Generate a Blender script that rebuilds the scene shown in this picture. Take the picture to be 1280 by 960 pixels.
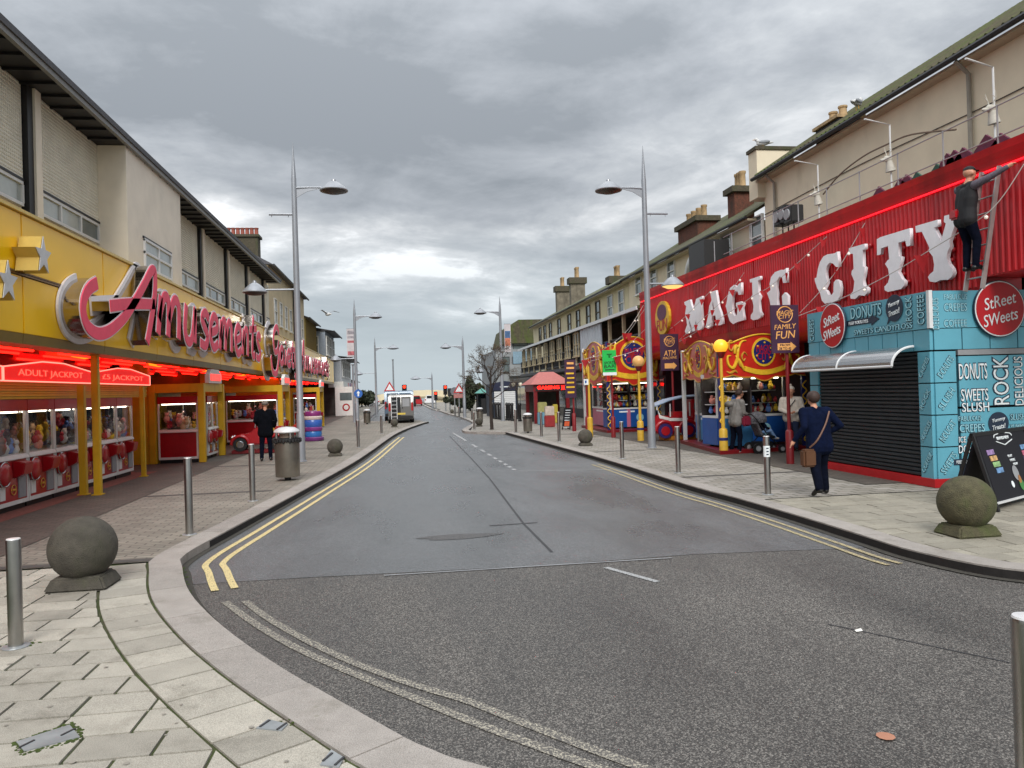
import bpy, bmesh, math, random
from mathutils import Vector, Matrix
random.seed(7)
R = math.radians
for o in list(bpy.data.objects): bpy.data.objects.remove(o)
scn = bpy.context.scene
col = scn.collection

# ------------------------------------------------------------------ camera
F = 961.0; CX, CY = 640.0, 480.0
YAW, ROLL, H = R(8.3), 0.030, 1.85
PITCH = math.atan((486.8 - 480) / F)
_f = Vector((math.sin(YAW)*math.cos(PITCH), math.cos(YAW)*math.cos(PITCH), math.sin(PITCH)))
_r = Vector((math.cos(YAW), -math.sin(YAW), 0)); _u = _r.cross(_f)
CR = _r*math.cos(ROLL) - _u*math.sin(ROLL); CU = _u*math.cos(ROLL) + _r*math.sin(ROLL)
EYE = Vector((0, 0, H))
cam = bpy.data.cameras.new('camera'); cam_o = bpy.data.objects.new('camera', cam); col.objects.link(cam_o)
cam_o.matrix_world = Matrix(((CR.x, CU.x, -_f.x, 0), (CR.y, CU.y, -_f.y, 0), (CR.z, CU.z, -_f.z, H), (0, 0, 0, 1)))
cam.sensor_width = 36; cam.lens = 36*F/1280; cam.clip_end = 4000; cam.clip_start = .05
scn.camera = cam_o
def ray(x, y): return _f + CR*((x-CX)/F) + CU*((CY-y)/F)
def G(x, y, z=0.0):
    d = ray(x, y); return EYE + d*((z-H)/d.z)
def PX(x, y, X):
    d = ray(x, y); return EYE + d*(X/d.x)
def PY(x, y, Y):
    d = ray(x, y); return EYE + d*(Y/d.y)

# ------------------------------------------------------------------ sky, sun, exposure
SUN_EL, SUN_AZ = R(40), R(184)
world = bpy.data.worlds.new('World'); scn.world = world; world.use_nodes = True
nt = world.node_tree; N = nt.nodes; L = nt.links; N.clear()
wo = N.new('ShaderNodeOutputWorld'); bg = N.new('ShaderNodeBackground'); L.new(bg.outputs[0], wo.inputs[0])
sky = N.new('ShaderNodeTexSky'); sky.sky_type = 'NISHITA'; sky.sun_disc = False
sky.sun_elevation = SUN_EL; sky.sun_rotation = SUN_AZ
tc = N.new('ShaderNodeTexCoord'); sp = N.new('ShaderNodeSeparateXYZ'); L.new(tc.outputs['Generated'], sp.inputs[0])
def wm(op, a, b=None, c=None):
    n = N.new('ShaderNodeMath'); n.operation = op
    for i, v in enumerate((a, b, c)):
        if v is None: continue
        if isinstance(v, (int, float)): n.inputs[i].default_value = v
        else: L.new(v, n.inputs[i])
    return n.outputs[0]
zc = wm('MAXIMUM', sp.outputs[2], 0.0)
den = wm('ADD', zc, 0.16)
cx_ = wm('DIVIDE', sp.outputs[0], den); cy_ = wm('DIVIDE', sp.outputs[1], den)
cb = N.new('ShaderNodeCombineXYZ'); L.new(cx_, cb.inputs[0]); L.new(cy_, cb.inputs[1]); cb.inputs[2].default_value = 3.7
def wnoise(scale, det, rough, dist, off):
    mp = N.new('ShaderNodeMapping'); mp.inputs['Location'].default_value = off; L.new(cb.outputs[0], mp.inputs[0])
    n = N.new('ShaderNodeTexNoise'); n.inputs['Scale'].default_value = scale; n.inputs['Detail'].default_value = det
    n.inputs['Roughness'].default_value = rough; n.inputs['Distortion'].default_value = dist
    L.new(mp.outputs[0], n.inputs[0]); return n.outputs[0]
SKY_OFF = (9.7, 4.4, 0)
n1 = wnoise(.75, 7, .55, .45, SKY_OFF); n2 = wnoise(2.4, 9, .62, .3, (7.2, 1.4, 2))
mixn = wm('ADD', wm('MULTIPLY', n1, .72), wm('MULTIPLY', n2, .28))
rp = N.new('ShaderNodeValToRGB'); L.new(mixn, rp.inputs[0])
els = rp.color_ramp.elements
els[0].position = .40; els[0].color = (.245, .266, .29, 1)
els[1].position = .605; els[1].color = (.95, .965, .98, 1)
e = els.new(.47); e.color = (.35, .372, .40, 1)
e = els.new(.52); e.color = (.45, .472, .495, 1)
e = els.new(.57); e.color = (.64, .655, .67, 1)
# towards the horizon the cloud deck merges into an even pale blue-grey
hz = N.new('ShaderNodeMapRange'); hz.inputs[1].default_value = .02; hz.inputs[2].default_value = .21; L.new(zc, hz.inputs[0])
mx = N.new('ShaderNodeMixRGB'); L.new(hz.outputs[0], mx.inputs[0]); mx.inputs[1].default_value = (.47, .54, .585, 1); L.new(rp.outputs[0], mx.inputs[2])
# overcast deck, brighter overhead; gain steepened there to light walls and paving
gr = wm('ADD', 1.0, wm('MULTIPLY', wm('MULTIPLY', zc, zc), 2.5))
m2 = N.new('ShaderNodeMixRGB'); m2.blend_type = 'MULTIPLY'; m2.inputs[0].default_value = 1; L.new(mx.outputs[0], m2.inputs[1])
cg = N.new('ShaderNodeCombineXYZ'); [L.new(gr, cg.inputs[i]) for i in range(3)]; L.new(cg.outputs[0], m2.inputs[2])
# a little of the clear sky above shows through the cloud
sk = N.new('ShaderNodeMixRGB'); sk.blend_type = 'MULTIPLY'; sk.inputs[0].default_value = 1; L.new(sky.outputs[0], sk.inputs[1]); sk.inputs[2].default_value = (.006, .006, .006, 1)
ad = N.new('ShaderNodeMixRGB'); ad.blend_type = 'ADD'; ad.inputs[0].default_value = 1; L.new(m2.outputs[0], ad.inputs[1]); L.new(sk.outputs[0], ad.inputs[2])
L.new(ad.outputs[0], bg.inputs[0]); bg.inputs[1].default_value = .50
sl = bpy.data.lights.new('sun', 'SUN'); sl.energy = 1.5; sl.angle = R(30); sl.color = (1, .97, .93)
so = bpy.data.objects.new('sun', sl); col.objects.link(so)
so.rotation_euler = (R(90)-SUN_EL, 0, -SUN_AZ+math.pi)
scn.view_settings.view_transform = 'Standard'; scn.view_settings.look = 'None'
scn.view_settings.exposure = 1.12; scn.view_settings.gamma = 1; scn.view_settings.use_curve_mapping = False

# ------------------------------------------------------------------ materials
def s2l(c): return tuple((v/12.92 if v <= .04045 else ((v+.055)/1.055)**2.4) for v in c)
def hexc(h): return s2l(tuple(int(h[i:i+2], 16)/255 for i in (0, 2, 4)))
MATS = {}
def mat(name, rgb, rough=.6, metal=0., var=.12, scale=6., bump=0., bscale=40., emit=0., spec=.5, coat=0., grime=None, alpha=None):
    if name in MATS: return MATS[name]
    if isinstance(rgb, str): rgb = hexc(rgb)
    m = bpy.data.materials.new(name); m.use_nodes = True; n = m.node_tree.nodes; l = m.node_tree.links
    b = n['Principled BSDF']; b.inputs['Roughness'].default_value = rough; b.inputs['Metallic'].default_value = metal
    b.inputs['Specular IOR Level'].default_value = spec; b.inputs['Coat Weight'].default_value = coat; b.inputs['Coat Roughness'].default_value = .08
    t = n.new('ShaderNodeTexCoord')
    nz = n.new('ShaderNodeTexNoise'); nz.inputs['Scale'].default_value = scale; nz.inputs['Detail'].default_value = 5; nz.inputs['Roughness'].default_value = .6
    l.new(t.outputs['Object'], nz.inputs[0])
    mr = n.new('ShaderNodeMapRange'); mr.inputs[1].default_value = .3; mr.inputs[2].default_value = .7
    mr.inputs[3].default_value = 1-var; mr.inputs[4].default_value = 1+var; l.new(nz.outputs[0], mr.inputs[0])
    mm = n.new('ShaderNodeMixRGB'); mm.blend_type = 'MULTIPLY'; mm.inputs[0].default_value = 1; mm.inputs[1].default_value = (*rgb, 1)
    l.new(mr.outputs[0], mm.inputs[2]); out = mm.outputs[0]
    if grime:
        g2 = n.new('ShaderNodeTexNoise'); g2.inputs['Scale'].default_value = grime[1]; g2.inputs['Detail'].default_value = 8; g2.inputs['Roughness'].default_value = .65
        gm = n.new('ShaderNodeMapping'); gm.inputs['Scale'].default_value = (1, 1, .3); l.new(t.outputs['Object'], gm.inputs[0]); l.new(gm.outputs[0], g2.inputs[0])
        g3 = n.new('ShaderNodeMapRange'); g3.inputs[1].default_value = grime[2]; g3.inputs[2].default_value = grime[2]+.16; g3.inputs[4].default_value = grime[3]
        l.new(g2.outputs[0], g3.inputs[0])
        g4 = n.new('ShaderNodeMixRGB'); g4.inputs[2].default_value = (*hexc(grime[0]), 1); l.new(g3.outputs[0], g4.inputs[0]); l.new(out, g4.inputs[1]); out = g4.outputs[0]
    l.new(out, b.inputs['Base Color'])
    if emit: b.inputs['Emission Color'].default_value = (*rgb, 1); b.inputs['Emission Strength'].default_value = emit
    if bump:
        bn = n.new('ShaderNodeTexNoise'); bn.inputs['Scale'].default_value = bscale; bn.inputs['Detail'].default_value = 4; l.new(t.outputs['Object'], bn.inputs[0])
        bp = n.new('ShaderNodeBump'); bp.inputs['Strength'].default_value = bump; bp.inputs['Distance'].default_value = .02
        l.new(bn.outputs[0], bp.inputs['Height']); l.new(bp.outputs[0], b.inputs['Normal'])
    MATS[name] = m; return m
def glassmat(name, tint=(.8, .85, .85), rough=.03, trans=1., base=.03):
    if name in MATS: return MATS[name]
    m = bpy.data.materials.new(name); m.use_nodes = True; n = m.node_tree.nodes; l = m.node_tree.links; n.clear()
    o = n.new('ShaderNodeOutputMaterial'); g = n.new('ShaderNodeBsdfGlossy'); g.inputs['Roughness'].default_value = rough
    t = n.new('ShaderNodeBsdfTransparent'); t.inputs[0].default_value = (*[v*trans for v in tint], 1)
    lw = n.new('ShaderNodeLayerWeight'); lw.inputs[0].default_value = .5
    pw = n.new('ShaderNodeMath'); pw.operation = 'POWER'; l.new(lw.outputs['Facing'], pw.inputs[0]); pw.inputs[1].default_value = 5.
    fr = n.new('ShaderNodeMath'); fr.operation = 'MULTIPLY_ADD'; l.new(pw.outputs[0], fr.inputs[0]); fr.inputs[1].default_value = .75; fr.inputs[2].default_value = base
    x = n.new('ShaderNodeMixShader'); l.new(fr.outputs[0], x.inputs[0]); l.new(t.outputs[0], x.inputs[1]); l.new(g.outputs[0], x.inputs[2]); l.new(x.outputs[0], o.inputs[0])
    MATS[name] = m; return m

# ------------------------------------------------------------------ mesh builder
class MB:
    def __init__(s): s.v = []; s.f = []; s.mi = []; s.m = 0
    def add(s, vs, fs):
        b = len(s.v); s.v += [Vector(p) for p in vs]; s.f += [[i+b for i in q] for q in fs]; s.mi += [s.m]*len(fs); return s
    def box(s, x0, x1, y0, y1, z0, z1):
        return s.add([(x0,y0,z0),(x1,y0,z0),(x1,y1,z0),(x0,y1,z0),(x0,y0,z1),(x1,y0,z1),(x1,y1,z1),(x0,y1,z1)],
                     [(0,3,2,1),(4,5,6,7),(0,1,5,4),(1,2,6,5),(2,3,7,6),(3,0,4,7)])
    def hexa(s, p): # 8 points, bottom ring then top ring
        return s.add(p, [(0,3,2,1),(4,5,6,7),(0,1,5,4),(1,2,6,5),(2,3,7,6),(3,0,4,7)])
    def bar(s, a, b, w, h, up=(0,0,1)):
        a, b = Vector(a), Vector(b); d = (b-a).normalized(); up = Vector(up)
        if abs(d.dot(up)) > .99: up = Vector((1,0,0))
        x = d.cross(up).normalized()*(w/2); y = x.cross(d).normalized()*(h/2)
        return s.hexa([a-x-y, a+x-y, b+x-y, b-x-y, a-x+y, a+x+y, b+x+y, b-x+y])
    def tube(s, pts, r, n=8, cap=True):
        pts = [Vector(p) for p in pts]; rs = r if isinstance(r, (list, tuple)) else [r]*len(pts)
        ref = None; rings = []
        for i, p in enumerate(pts):
            d = (pts[min(i+1, len(pts)-1)]-pts[max(i-1, 0)]).normalized()
            if ref is None: ref = Vector((0,0,1)) if abs(d.z) < .9 else Vector((1,0,0))
            x = (ref - d*ref.dot(d)).normalized(); y = d.cross(x); ref = x
            rings.append([p + (x*math.cos(2*math.pi*k/n)+y*math.sin(2*math.pi*k/n))*rs[i] for k in range(n)])
        vs = [q for rg in rings for q in rg]; fs = []
        for i in range(len(pts)-1):
            for k in range(n): fs.append((i*n+k, i*n+(k+1)%n, (i+1)*n+(k+1)%n, (i+1)*n+k))
        if cap: fs += [tuple(range(n-1, -1, -1)), tuple(range((len(pts)-1)*n, len(pts)*n))]
        return s.add(vs, fs)
    def lathe(s, prof, c=(0,0,0), n=20, sx=1, sy=1):
        c = Vector(c); vs = []; fs = []
        for r, z in prof:
            for k in range(n): vs.append(c+Vector((r*sx*math.cos(2*math.pi*k/n), r*sy*math.sin(2*math.pi*k/n), z)))
        for i in range(len(prof)-1):
            for k in range(n): fs.append((i*n+k, i*n+(k+1)%n, (i+1)*n+(k+1)%n, (i+1)*n+k))
        fs += [tuple(range(n-1, -1, -1)), tuple(range((len(prof)-1)*n, len(prof)*n))]
        return s.add(vs, fs)
    def ball(s, c, r, n=12, sc=(1,1,1), rot=None):
        c = Vector(c); vs = []; fs = []; h = n//2
        for i in range(h+1):
            t = math.pi*i/h
            for k in range(n):
                a = 2*math.pi*k/n; q = Vector((math.sin(t)*math.cos(a)*sc[0], math.sin(t)*math.sin(a)*sc[1], math.cos(t)*sc[2]))*r
                if rot: q = rot @ q
                vs.append(c+q)
        for i in range(h):
            for k in range(n): fs.append((i*n+k, (i+1)*n+k, (i+1)*n+(k+1)%n, i*n+(k+1)%n))
        return s.add(vs, fs)
    def prism(s, pts, vec):
        vec = Vector(vec); n = len(pts); p = [Vector(q) for q in pts]
        return s.add(p+[q+vec for q in p], [tuple(range(n-1, -1, -1)), tuple(range(n, 2*n))]+[(i, (i+1) % n, n+(i+1) % n, n+i) for i in range(n)])
    def ribbon(s, pts, w, vec, ws=None):
        # flat stroke in the Y-Z plane along pts [(y,z)], thickened along vec
        P = [Vector((p[0], p[1])) for p in pts]; n = len(P); a = []; b = []
        for i in range(n):
            d = (P[min(i+1, n-1)]-P[max(i-1, 0)]); d = d.normalized() if d.length else Vector((1, 0)); q = Vector((-d.y, d.x))*((ws[i] if ws else w)/2)
            a.append(P[i]+q); b.append(P[i]-q)
        return a, b
    def build(s, name, m=None, parent=None, smooth=None, bevel=0, label=None, kind=None, local=False):
        me = bpy.data.meshes.new(name)
        off = Vector((0,0,0)) if (parent is None or local) else wloc(parent)
        me.from_pydata([v-off for v in s.v], [], s.f)
        for mm in (m if isinstance(m, (list, tuple)) else [m]):
            me.materials.append(mm)
        if len(me.materials) > 1: me.polygons.foreach_set('material_index', s.mi)
        bm = bmesh.new(); bm.from_mesh(me); bmesh.ops.recalc_face_normals(bm, faces=bm.faces)
        if bevel: bmesh.ops.bevel(bm, geom=[e for e in bm.edges if len(e.link_faces) == 2 and e.calc_face_angle(0) > .5], offset=bevel, segments=2, affect='EDGES', clamp_overlap=True)
        bm.to_mesh(me); bm.free()
        if smooth:
            me.shade_smooth(); me.set_sharp_from_angle(angle=R(smooth))
        o = bpy.data.objects.new(name, me); col.objects.link(o)
        if parent is not None: o.parent = parent
        if label: o['label'] = label
        if kind: o['kind'] = kind
        return o
def wloc(o):
    p = Vector(o.location)
    while o.parent: o = o.parent; p += Vector(o.location)
    return p
def thing(name, label, cat, loc=(0,0,0), group=None):
    o = bpy.data.objects.new(name, None); o.empty_display_size = .2; col.objects.link(o); o.location = loc
    o['label'] = label; o['category'] = cat
    if group: o['group'] = group
    return o
def tag(o, label, cat, group=None):
    o['label'] = label; o['category'] = cat
    if group: o['group'] = group
    return o
def struct(o): o['kind'] = 'structure'; return o
def kids(o): return [c for c in bpy.data.objects if c.parent == o]
def dup(root, loc, rz=0, label=None, group=None, sc=None):
    def cp(o, par):
        c = o.copy(); col.objects.link(c); c.parent = par
        for k in ch[o.name]: cp(k, c)
        return c
    ch = {}
    def walk(o):
        ch[o.name] = kids(o)
        for k in ch[o.name]: walk(k)
    walk(root); c = cp(root, None); c.location = loc; c.rotation_euler = (0, 0, rz)
    if sc: c.scale = sc if isinstance(sc, tuple) else (sc, sc, sc)
    if label: c['label'] = label
    if group: c['group'] = group
    return c

def curve_mesh(cu, name):
    o = bpy.data.objects.new(name, cu); col.objects.link(o); bpy.context.view_layer.update()
    me = bpy.data.meshes.new_from_object(o.evaluated_get(bpy.context.evaluated_depsgraph_get()))
    bpy.data.objects.remove(o); return me
_tc = {}
def text_mesh(txt, extrude=.01, offset=0., shear=0.):
    k = (txt, extrude, offset, shear)
    if k not in _tc:
        cu = bpy.data.curves.new('t', 'FONT'); cu.body = txt; cu.extrude = extrude; cu.offset = offset; cu.shear = shear; cu.size = 1
        cu.align_x = 'CENTER'; cu.align_y = 'CENTER'; cu.resolution_u = 3
        _tc[k] = curve_mesh(cu, 't')
    return _tc[k]
def text(txt, c, right, up, w, h, m, parent=None, name='lettering', ext=.004, offset=0., shear=0.):
    """flat lettering, fitted into a w x h box centred on c in the plane (right, up)"""
    right = Vector(right).normalized(); up = Vector(up).normalized(); nrm = right.cross(up)
    base = text_mesh(txt, .01, 0., shear); src = text_mesh(txt, .01, offset, shear)
    xs = [v.co.x for v in base.vertices]; ys = [v.co.y for v in base.vertices]
    mx_, my_ = (min(xs)+max(xs))/2, (min(ys)+max(ys))/2; kx = w/(max(xs)-min(xs)); ky = h/(max(ys)-min(ys))
    off = wloc(parent) if parent else Vector((0,0,0)); c = Vector(c)-off
    me = src.copy(); me.name = name
    for v in me.vertices:
        v.co = c + right*((v.co.x-mx_)*kx) + up*((v.co.y-my_)*ky) + nrm*(v.co.z/.01*ext)
    me.materials.clear(); me.materials.append(m)
    o = bpy.data.objects.new(name, me); col.objects.link(o)
    if parent: o.parent = parent
    return o
def outline_prism(loops, to3, vec, name, m, parent, label=None):
    """closed 2-D loops (holes allowed) mapped by to3 and thickened along vec"""
    cu = bpy.data.curves.new('o', 'CURVE'); cu.dimensions = '2D'; cu.fill_mode = 'BOTH'; cu.extrude = 1.0
    for lp in loops:
        sp_ = cu.splines.new('POLY'); sp_.points.add(len(lp)-1)
        for p, q in zip(sp_.points, lp): p.co = (q[0], q[1], 0, 1)
        sp_.use_cyclic_u = True
    me = curve_mesh(cu, name); vec = Vector(vec); off = wloc(parent) if parent else Vector((0,0,0))
    for v in me.vertices: v.co = to3(v.co.x, v.co.y) + vec*(v.co.z*.5+.5) - off
    me.materials.clear(); me.materials.append(m)
    o = bpy.data.objects.new(name, me); col.objects.link(o); o.parent = parent
    if label: o['label'] = label
    return o
def smooth_path(pts, k=4):
    P = [Vector(p) for p in pts]; out = []
    for i in range(len(P)-1):
        a, b, c, d = P[max(i-1,0)], P[i], P[i+1], P[min(i+2, len(P)-1)]
        for j in range(k):
            t = j/k; out.append(.5*((2*b)+(c-a)*t+(2*a-5*b+4*c-d)*t*t+(3*b-a-3*c+d)*t*t*t))
    out.append(P[-1]); return out
def stroke(mb, pts, w, x0, x1):
    """flat brush stroke through (y,z) pts, from plane x0 to plane x1"""
    a, b = mb.ribbon(pts, w, None); n = len(a)
    for i in range(n-1):
        q = [a[i], a[i+1], b[i+1], b[i]]
        mb.hexa([(x0, p.x, p.y) for p in q]+[(x1, p.x, p.y) for p in q])
# ------------------------------------------------------------------ ground materials
def road_mat(name, base, dark, light, scale, rough, patch):
    m = bpy.data.materials.new(name); m.use_nodes = True; n = m.node_tree.nodes; l = m.node_tree.links; b = n['Principled BSDF']
    t = n.new('ShaderNodeTexCoord')
    v = n.new('ShaderNodeTexVoronoi'); v.inputs['Scale'].default_value = scale; l.new(t.outputs['Object'], v.inputs[0])
    rp = n.new('ShaderNodeValToRGB'); l.new(v.outputs['Color'], rp.inputs[0]); e = rp.color_ramp.elements
    e[0].position = .15; e[0].color = (*hexc(dark), 1); e[1].position = .9; e[1].color = (*hexc(light), 1); x = e.new(.55); x.color = (*hexc(base), 1)
    p = n.new('ShaderNodeTexNoise'); p.inputs['Scale'].default_value = .55; p.inputs['Detail'].default_value = 7; p.inputs['Roughness'].default_value = .62
    mp = n.new('ShaderNodeMapping'); mp.inputs['Scale'].default_value = (1.2, .45, 1); l.new(t.outputs['Object'], mp.inputs[0]); l.new(mp.outputs[0], p.inputs[0])
    mr = n.new('ShaderNodeMapRange'); mr.inputs[1].default_value = .32; mr.inputs[2].default_value = .68; mr.inputs[3].default_value = 1-patch; mr.inputs[4].default_value = 1+patch; l.new(p.outputs[0], mr.inputs[0])
    mm = n.new('ShaderNodeMixRGB'); mm.blend_type = 'MULTIPLY'; mm.inputs[0].default_value = 1; l.new(rp.outputs[0], mm.inputs[1]); l.new(mr.outputs[0], mm.inputs[2]); l.new(mm.outputs[0], b.inputs['Base Color'])
    r2 = n.new('ShaderNodeMapRange'); r2.inputs[1].default_value = .35; r2.inputs[2].default_value = .65; r2.inputs[3].default_value = rough-.14; r2.inputs[4].default_value = rough+.12; l.new(p.outputs[0], r2.inputs[0]); l.new(r2.outputs[0], b.inputs['Roughness'])
    bp = n.new('ShaderNodeBump'); bp.inputs['Strength'].default_value = .55; bp.inputs['Distance'].default_value = .006; l.new(v.outputs['Distance'], bp.inputs['Height']); l.new(bp.outputs[0], b.inputs['Normal'])
    return m
def paving_mat(name, c1, c2, mortar, bw, bh, ms, rot=0., rough=.75):
    m = bpy.data.materials.new(name); m.use_nodes = True; n = m.node_tree.nodes; l = m.node_tree.links; b = n['Principled BSDF']
    t = n.new('ShaderNodeTexCoord'); mp = n.new('ShaderNodeMapping'); mp.inputs['Rotation'].default_value = (0, 0, rot); l.new(t.outputs['Object'], mp.inputs[0])
    k = n.new('ShaderNodeTexBrick'); k.inputs['Scale'].default_value = 1; k.inputs['Brick Width'].default_value = bw; k.inputs['Row Height'].default_value = bh; k.inputs['Mortar Size'].default_value = ms
    k.inputs['Color1'].default_value = (*hexc(c1), 1); k.inputs['Color2'].default_value = (*hexc(c2), 1); k.inputs['Mortar'].default_value = (*hexc(mortar), 1); l.new(mp.outputs[0], k.inputs[0])
    p = n.new('ShaderNodeTexNoise'); p.inputs['Scale'].default_value = .8; p.inputs['Detail'].default_value = 9; p.inputs['Roughness'].default_value = .65; l.new(t.outputs['Object'], p.inputs[0])
    mr = n.new('ShaderNodeMapRange'); mr.inputs[1].default_value = .3; mr.inputs[2].default_value = .7; mr.inputs[3].default_value = .74; mr.inputs[4].default_value = 1.2; l.new(p.outputs[0], mr.inputs[0])
    mm = n.new('ShaderNodeMixRGB'); mm.blend_type = 'MULTIPLY'; mm.inputs[0].default_value = 1; l.new(k.outputs[0], mm.inputs[1]); l.new(mr.outputs[0], mm.inputs[2]); l.new(mm.outputs[0], b.inputs['Base Color'])
    b.inputs['Roughness'].default_value = rough
    bp = n.new('ShaderNodeBump'); bp.inputs['Strength'].default_value = .5; bp.inputs['Distance'].default_value = .006; bp.invert = True; l.new(k.outputs['Fac'], bp.inputs['Height']); l.new(bp.outputs[0], b.inputs['Normal'])
    return m
def slab_mat(name, c, rnd=.14):
    m = mat(name, c, .8, var=.10, scale=5, bump=.25, bscale=160, grime=('6f6a5f', 2.6, .53, .5))
    n = m.node_tree.nodes; l = m.node_tree.links; b = n['Principled BSDF']; src = b.inputs['Base Color'].links[0].from_socket
    oi = n.new('ShaderNodeObjectInfo'); mr = n.new('ShaderNodeMapRange'); mr.inputs[3].default_value = 1-rnd; mr.inputs[4].default_value = 1+rnd; l.new(oi.outputs['Random'], mr.inputs[0])
    sp_ = n.new('ShaderNodeTexNoise'); sp_.inputs['Scale'].default_value = 220; sp_.inputs['Detail'].default_value = 2; t = n.new('ShaderNodeTexCoord'); l.new(t.outputs['Object'], sp_.inputs[0])
    m3 = n.new('ShaderNodeMapRange'); m3.inputs[1].default_value = .3; m3.inputs[2].default_value = .7; m3.inputs[3].default_value = .6; m3.inputs[4].default_value = 1.38; l.new(sp_.outputs[0], m3.inputs[0])
    x = n.new('ShaderNodeMath'); x.operation = 'MULTIPLY'; l.new(mr.outputs[0], x.inputs[0]); l.new(m3.outputs[0], x.inputs[1])
    mm = n.new('ShaderNodeMixRGB'); mm.blend_type = 'MULTIPLY'; mm.inputs[0].default_value = 1; l.new(src, mm.inputs[1]); l.new(x.outputs[0], mm.inputs[2]); l.new(mm.outputs[0], b.inputs['Base Color'])
    return m
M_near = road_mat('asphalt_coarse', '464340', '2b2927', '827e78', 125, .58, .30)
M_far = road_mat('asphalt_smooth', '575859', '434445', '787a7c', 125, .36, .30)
M_slab = slab_mat('granite_slab', 'a09b90', .18); M_kerb = slab_mat('granite_kerb', '96908a', .08); M_slab2 = slab_mat('granite_slab_worn', '8f8a7d')
M_bed = mat('mossy_joint', '3c4520', .95, var=.5, scale=9, bump=.6, bscale=90, grime=('4a4336', 2.2, .48, .9))
M_pavL = paving_mat('block_paving', '8d877c', '797369', '55524a', .30, .12, .010)
M_pavR = paving_mat('block_paving_right', '96918a', '827d73', '4f4d42', .34, .20, .011)
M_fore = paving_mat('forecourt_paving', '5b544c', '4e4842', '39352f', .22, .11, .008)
M_band = mat('dark_paving_band', '4a4744', .8, var=.2)
M_redpav = mat('red_paving', '7d4a40', .85, var=.25, scale=12)
M_ground = mat('earth', '6a685f', .95, var=.2, scale=.3)
M_moss = mat('moss', '41501c', 1, var=.5, scale=30, bump=1, bscale=120)

# ------------------------------------------------------------------ ground, roads, pavements
mb = MB(); mb.add([(-1500,-300,-.16),(1500,-300,-.16),(1500,3000,-.16),(-1500,3000,-.16)], [(0,1,2,3)]); struct(mb.build('ground', M_ground))
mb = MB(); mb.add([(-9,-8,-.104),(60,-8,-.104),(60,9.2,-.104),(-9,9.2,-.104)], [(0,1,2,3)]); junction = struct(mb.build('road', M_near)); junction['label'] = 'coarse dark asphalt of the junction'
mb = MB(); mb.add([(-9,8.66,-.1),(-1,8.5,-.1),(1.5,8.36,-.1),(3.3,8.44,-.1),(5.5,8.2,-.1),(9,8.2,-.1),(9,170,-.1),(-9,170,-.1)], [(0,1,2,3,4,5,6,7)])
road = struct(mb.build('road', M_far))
LKp = [Vector((14, 2.7)), Vector((6, 2.9)), Vector((2.7, 3.1)), Vector((1.4, 3.35))] + [G(*p).to_2d() for p in
      [(600,958),(430,880),(300,800),(240,745),(228,710),(233,692),(300,655),(380,612),(450,573),(497,541),(525,530),(536,527)]]
LK = smooth_path(LKp, 6)
RKp = [G(*p).to_2d() for p in [(632,540),(680,553),(760,575),(860,606),(920,622),(1000,645),(1075,668),(1150,690),(1280,713)]] + [Vector((6.9, 6.05)), Vector((8.6, 5.75)), Vector((15, 5.5))]
RK = smooth_path(RKp, 6)
def seg_normals(P):
    out = []
    for i in range(len(P)):
        d = (P[min(i+1, len(P)-1)]-P[max(i-1, 0)]).normalized(); out.append(Vector((-d.y, d.x)))
    return out
LN = seg_normals(LK); RN = seg_normals(RK)          # LK runs away from the camera: its left side is pavement
if LN[len(LN)//2].x > 0: LN = [-n for n in LN]
if RN[len(RN)//2].x < 0: RN = [-n for n in RN]
def resample(P, Nn, step, start=0., stop=1e9):
    """pieces of arc length step: lists of (point, normal)"""
    pieces = []; cur = []; s = 0.; nxt = start
    fine = []
    for i in range(len(P)-1):
        L_ = (P[i+1]-P[i]).length; k = max(1, int(L_/.06))
        for j in range(k): fine.append((P[i].lerp(P[i+1], j/k), Nn[i].lerp(Nn[i+1], j/k).normalized()))
    fine.append((P[-1], Nn[-1])); acc = 0.; cur = [fine[0]]
    for a, b in zip(fine, fine[1:]):
        acc += (b[0]-a[0]).length; cur.append(b)
        if acc >= step: pieces.append(cur); cur = [b]; acc = 0.
    return pieces
def strip_piece(pc, o0, o1, z0, z1, gap, m, name, parent, jit=0.):
    n = len(pc); k = max(1, n//4); idx = sorted(set(list(range(0, n, k))+[n-1])); pts = [pc[i] for i in idx]
    d0 = (pts[1][0]-pts[0][0]).normalized()*gap; d1 = (pts[-1][0]-pts[-2][0]).normalized()*gap
    A = [p+q*o0 for p, q in pts]; B = [p+q*o1 for p, q in pts]; A[0] += d0; B[0] += d0; A[-1] -= d1; B[-1] -= d1
    pol = [(p.x, p.y) for p in A]+[(p.x, p.y) for p in reversed(B)]; dz = random.uniform(-jit, jit)
    mb = MB(); mb.prism([(x, y, z0) for x, y in pol], (0, 0, z1-z0+dz)); return mb.build(name, m, parent)
def sheet(poly, z, name, m, parent=None):
    mb = MB(); mb.add([(p[0], p[1], z) for p in poly], [tuple(range(len(poly)))]); return mb.build(name, m, parent)
YB = 9.36   # the dark band across the left pavement: hand-laid slabs before it, small blocks behind
KI = .31    # the sheets end under the kerb stones, which alone show towards the road
LKI = [p+n*KI for p, n in zip(LK, LN)]; RKI = [p+n*KI for p, n in zip(RK, RN)]
i0 = min(i for i in range(len(LKI)) if LKI[i].y > YB and LKI[i].x < 0)
ptB = LKI[i0-1].lerp(LKI[i0], (YB-LKI[i0-1].y)/(LKI[i0].y-LKI[i0-1].y))
left_near = LKI[:i0]+[ptB]+[Vector((-12, YB)), Vector((-12, -7)), Vector((14, -7))]
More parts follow.
